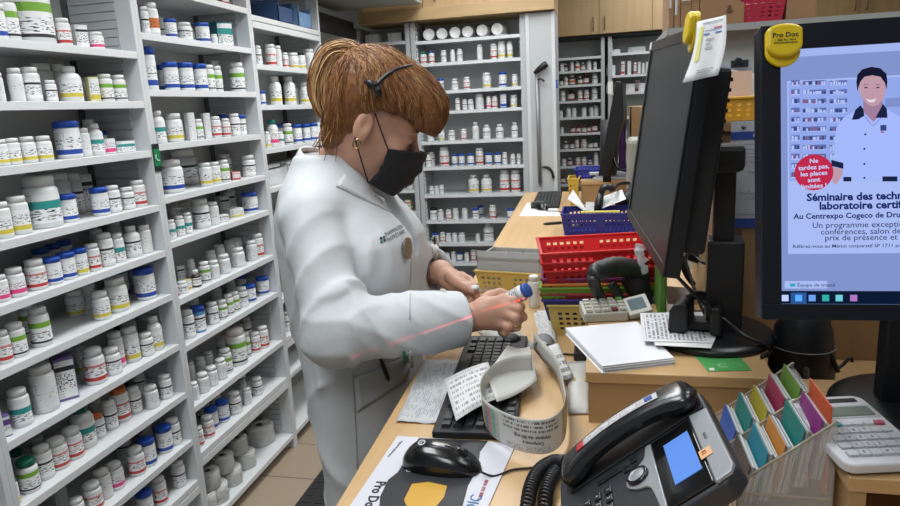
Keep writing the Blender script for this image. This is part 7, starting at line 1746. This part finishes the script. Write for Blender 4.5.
# strands combed from the tie over the head surface
rs = np.random.RandomState(11); HCc = v3((.005, 0, .06))
def on_hair(dirs):
    t = np.full(len(dirs), .22)
    for _ in range(40):
        d = hair_sdf(HCc+dirs*t[:, None], True); t -= np.clip(d, -.01, .01)*.7
    return t
mbs = [MB() for _ in range(5)]
NSTR = 1700
t0 = (T0-HCc)/np.linalg.norm(T0-HCc); allp = []
ends = []
for i in range(NSTR):
    r = rs.rand()
    if r < .55: x = rs.uniform(.02, .14); y = rs.uniform(-.08, .05); z = np.interp(x, [.0, .06, .10, .14], [.036, .042, .026, .028])+rs.uniform(-.010, .03)
    elif r < .8: x = rs.uniform(-.03, .06); y = rs.choice([-1, 1], p=[.8, .2])*.085; z = rs.uniform(.02, .05)
    else: x = rs.uniform(-.12, -.04); y = rs.choice([-1, 1], p=[.8, .2])*rs.uniform(.02, .08); z = rs.uniform(-.07, .0)
    e = v3((x, y, z))-HCc; ends.append(e/np.linalg.norm(e))
ends = np.array(ends); K = 14; st0 = np.array([t0+rs.normal(0, .10, 3) for _ in range(NSTR)]); st0 /= np.linalg.norm(st0, axis=1)[:, None]
paths = []
for k in range(K):
    f_ = k/(K-1); d = st0*(1-f_)+ends*f_; lift_ = v3((0, 0, 1))*.28*math.sin(PI*f_); side = v3((0, 1, 0))*(np.sign(ends[:, 1:2]))*.12*math.sin(PI*f_)
    d = d+lift_+side*1.0; d /= np.linalg.norm(d, axis=1)[:, None]; t = on_hair(d); paths.append(HCc+d*(t+rs.uniform(-.0012, .0022, NSTR))[:, None])
paths = np.array(paths)
for i in range(NSTR):
    wa = rs.uniform(0, 6); pts = [Vector(hw(*(paths[k, i]+v3((0, .0016*math.sin(k*.8+wa), .0018*math.sin(k*.6+wa*2)))))) for k in range(K)]; c = rs.choice([0, 1, 2, 3], p=[.28, .14, .40, .18]); r0 = rs.uniform(.0006, .0012)
    mbs[c].tube(pts, [r0*(1-.5*k/K) for k in range(K)], 4, cap=False)
# ponytail
pt_c = [A(360, 66, 1.40), A(349, 56, 1.395), A(335, 59, 1.385), A(326, 74, 1.38), A(323, 91, 1.38), A(325, 107, 1.38), A(330, 120, 1.38)]
pt = catmull(pt_c, 8); n = len(pt); prad = [np.interp(i/(n-1), [0, .15, .35, .6, .85, 1], [.016, .025, .029, .027, .019, .006]) for i in range(n)]
mb = MB(); mb.tube(pt, [r*.9 for r in prad], 16)
o = mb.build('ponytail', m_h[3], tw)
for i in range(700):
    a = rs.uniform(0, 2*PI); rr = rs.uniform(.7, 1.08)**.8; end = int(n*rs.uniform(.75, 1.0)); st = int(n*rs.uniform(0, .12)); ph = rs.uniform(-.5, .5); pts = []
    fly = rs.rand() < .08
    for k in range(st, end, 2):
        tg = (pt[min(k+1, n-1)]-pt[max(k-1, 0)]).normalized(); s1 = tg.cross(Vector((-.3, .95, 0))).normalized(); s2 = s1.cross(tg)
        aa = a+ph*(k/n)*2; R__ = prad[k]*rr*(1.25 if fly else 1)+.002*math.sin(k*.35+i); pts.append(pt[k]+(s1*math.cos(aa)+s2*math.sin(aa))*R__)
    if len(pts) > 3:
        c = rs.choice([1, 2, 3, 4], p=[.10, .20, .40, .30]); mbs[c].tube(pts, [.0011]*len(pts), 4, cap=False)
# fly-away strands at the tie and the nape
for i in range(60):
    b0 = A(rs.uniform(330, 362), rs.uniform(48, 60), 1.38); d = v3((rs.uniform(-.03, .03), rs.uniform(-.02, .02), rs.uniform(.0, .03))); mbs[4].tube([Vector(b0+d*f_-v3((0, 0, .02))*f_*f_*.6) for f_ in (0, .4, .8, 1.1)], .0008, 4, cap=False)
for i in range(18):
    b0 = hw(rs.uniform(-.085, -.04), rs.uniform(-.055, -.02), rs.uniform(-.06, -.03)); d = v3((rs.uniform(-.03, .0), rs.uniform(-.02, .01), rs.uniform(-.05, -.015))); mbs[rs.choice([2, 3])].tube([Vector(b0+d*f_) for f_ in (0, .5, 1)], .0008, 4, cap=False)
for k, mbk in enumerate(mbs):
    if mbk.v: so = mbk.build('hair_strands', m_h[k], hair)
mb = MB(); mb.tube([Vector(A(360, 66, 1.40))+(Vector(HUv)*math.cos(a)*.022+Vector(HLv)*math.sin(a)*.024) for a in [2*PI*k/20 for k in range(20)]], .005, 8, closed=True); mb.build('hair_tie', mat('hair_tie_dark', '#2a2320', .7), tw)
# headset band with ear piece
def hh(u, v, off=.006): return hit(u, v, hair_sdf, off=off)
hs_pts = [hh(413, 65), hh(405, 66.5), hh(396, 69), hh(388, 74), hh(381, 80), hh(376, 86)]
hb = thing('headset', 'thin dark grey headset over the hair of the woman', 'headset', tuple(hs_pts[3]))
mb = MB(); P0_ = catmull(hs_pts, 6); mb.tube(P0_, [.0022+.0022*k/len(P0_) for k in range(len(P0_))], 10); mb.build('headband', mat('headset_grey', '#2f3236', .35), hb)
mb = MB(); a, b = hh(366, 81, .008), hh(377, 87, .009); mb.tube([a, a.lerp(b, .3), b], [.004, .007, .008], 10); c, d = hh(376, 86, .010), hh(379, 97, .008); mb.tube([c, c.lerp(d, .5), d], [.007, .008, .005], 10); mb.build('ear_piece', mat('headset_black', '#15161a', .4), hb)
# ---- bottle in the right hand
a, b = Vector(A(508, 301, 1.395)), Vector(A(526, 290.5, 1.37)); ax_ = (b-a).normalized()
Mb = Matrix.Translation(a) @ ax_.to_track_quat('Z', 'Y').to_matrix().to_4x4(); L_ = (b-a).length+.006; r = .0165
t = thing('pill_bottle', 'white pill bottle with blue cap held in the right hand of the woman', 'bottle', M=Mb)
mb = MB(); mb.lathe([(0, 0), (r*.92, 0), (r, r*.12), (r, L_*.74), (r*.8, L_*.80), (r*.78, L_*.84)], 28); mb.build('bottle_body', m_plas, t, world=False)
mb = MB(); mb.lathe([(r*.7, L_*.82), (r*.95, L_*.82), (r*.95, L_*.98), (r*.86, L_), (0, L_)], 36, wob=-.02); mb.build('cap', mat('held_cap_blue', '#2d5aa6', .4), t, world=False)
mb = MB(); mb.lathe([(r*1.012, L_*.08), (r*1.012, L_*.70)], 30, a0=0, a1=6.1); mb.build('label', printed('held_label', '#cdd0cf', 7, '#5d666c', 14, .5), t, world=False)
# white cap pinched in the left hand
p = Vector(A(475, 289.5, 1.445)); mb = MB(); mb.lathe([(0, 0), (.009, 0), (.009, .008), (0, .009)], 20, M=Matrix.Translation(p)); tag(mb.build('bottle_cap', m_cap['w']), 'small white cap pinched between thumb and finger of the left hand', 'cap')

# red line of the scanner laser: a real thin fan of light from the scanner head
Lp = Vector(AT(590, 284, 1.30)); pa, pb = hit(420, 334), Vector(A(508, 303, 1.36)); mid = (pa.lerp(pb, .6)-Lp).normalized()
ld = bpy.data.lights.new('laser_fan', 'SPOT'); ld.energy = 7.0; ld.color = (1, .02, .03); ld.spot_size = math.radians(100); ld.spot_blend = .2; ld.shadow_soft_size = .0005
lo_ = bpy.data.objects.new('laser_fan_lamp', ld); C.objects.link(lo_)
zx = -mid; yx = (pa-Lp).cross(pb-Lp).normalized(); xx = yx.cross(zx).normalized(); yx = zx.cross(xx)
lo_.matrix_world = Matrix(((xx[0], yx[0], zx[0], Lp[0]), (xx[1], yx[1], zx[1], Lp[1]), (xx[2], yx[2], zx[2], Lp[2]), (0, 0, 0, 1)))
ld.use_nodes = True; N = ld.node_tree.nodes; L = ld.node_tree.links; em_ = N['Emission']; ge = N.new('ShaderNodeNewGeometry')
dt = N.new('ShaderNodeVectorMath'); dt.operation = 'DOT_PRODUCT'; L.new(ge.outputs['Incoming'], dt.inputs[0]); dt.inputs[1].default_value = tuple((pa-Lp).cross(pb-Lp).normalized())
ab = N.new('ShaderNodeMath'); ab.operation = 'ABSOLUTE'; L.new(dt.outputs['Value'], ab.inputs[0]); lt = N.new('ShaderNodeMath'); lt.operation = 'LESS_THAN'; lt.inputs[1].default_value = .006; L.new(ab.outputs[0], lt.inputs[0]); L.new(lt.outputs[0], em_.inputs['Strength'])
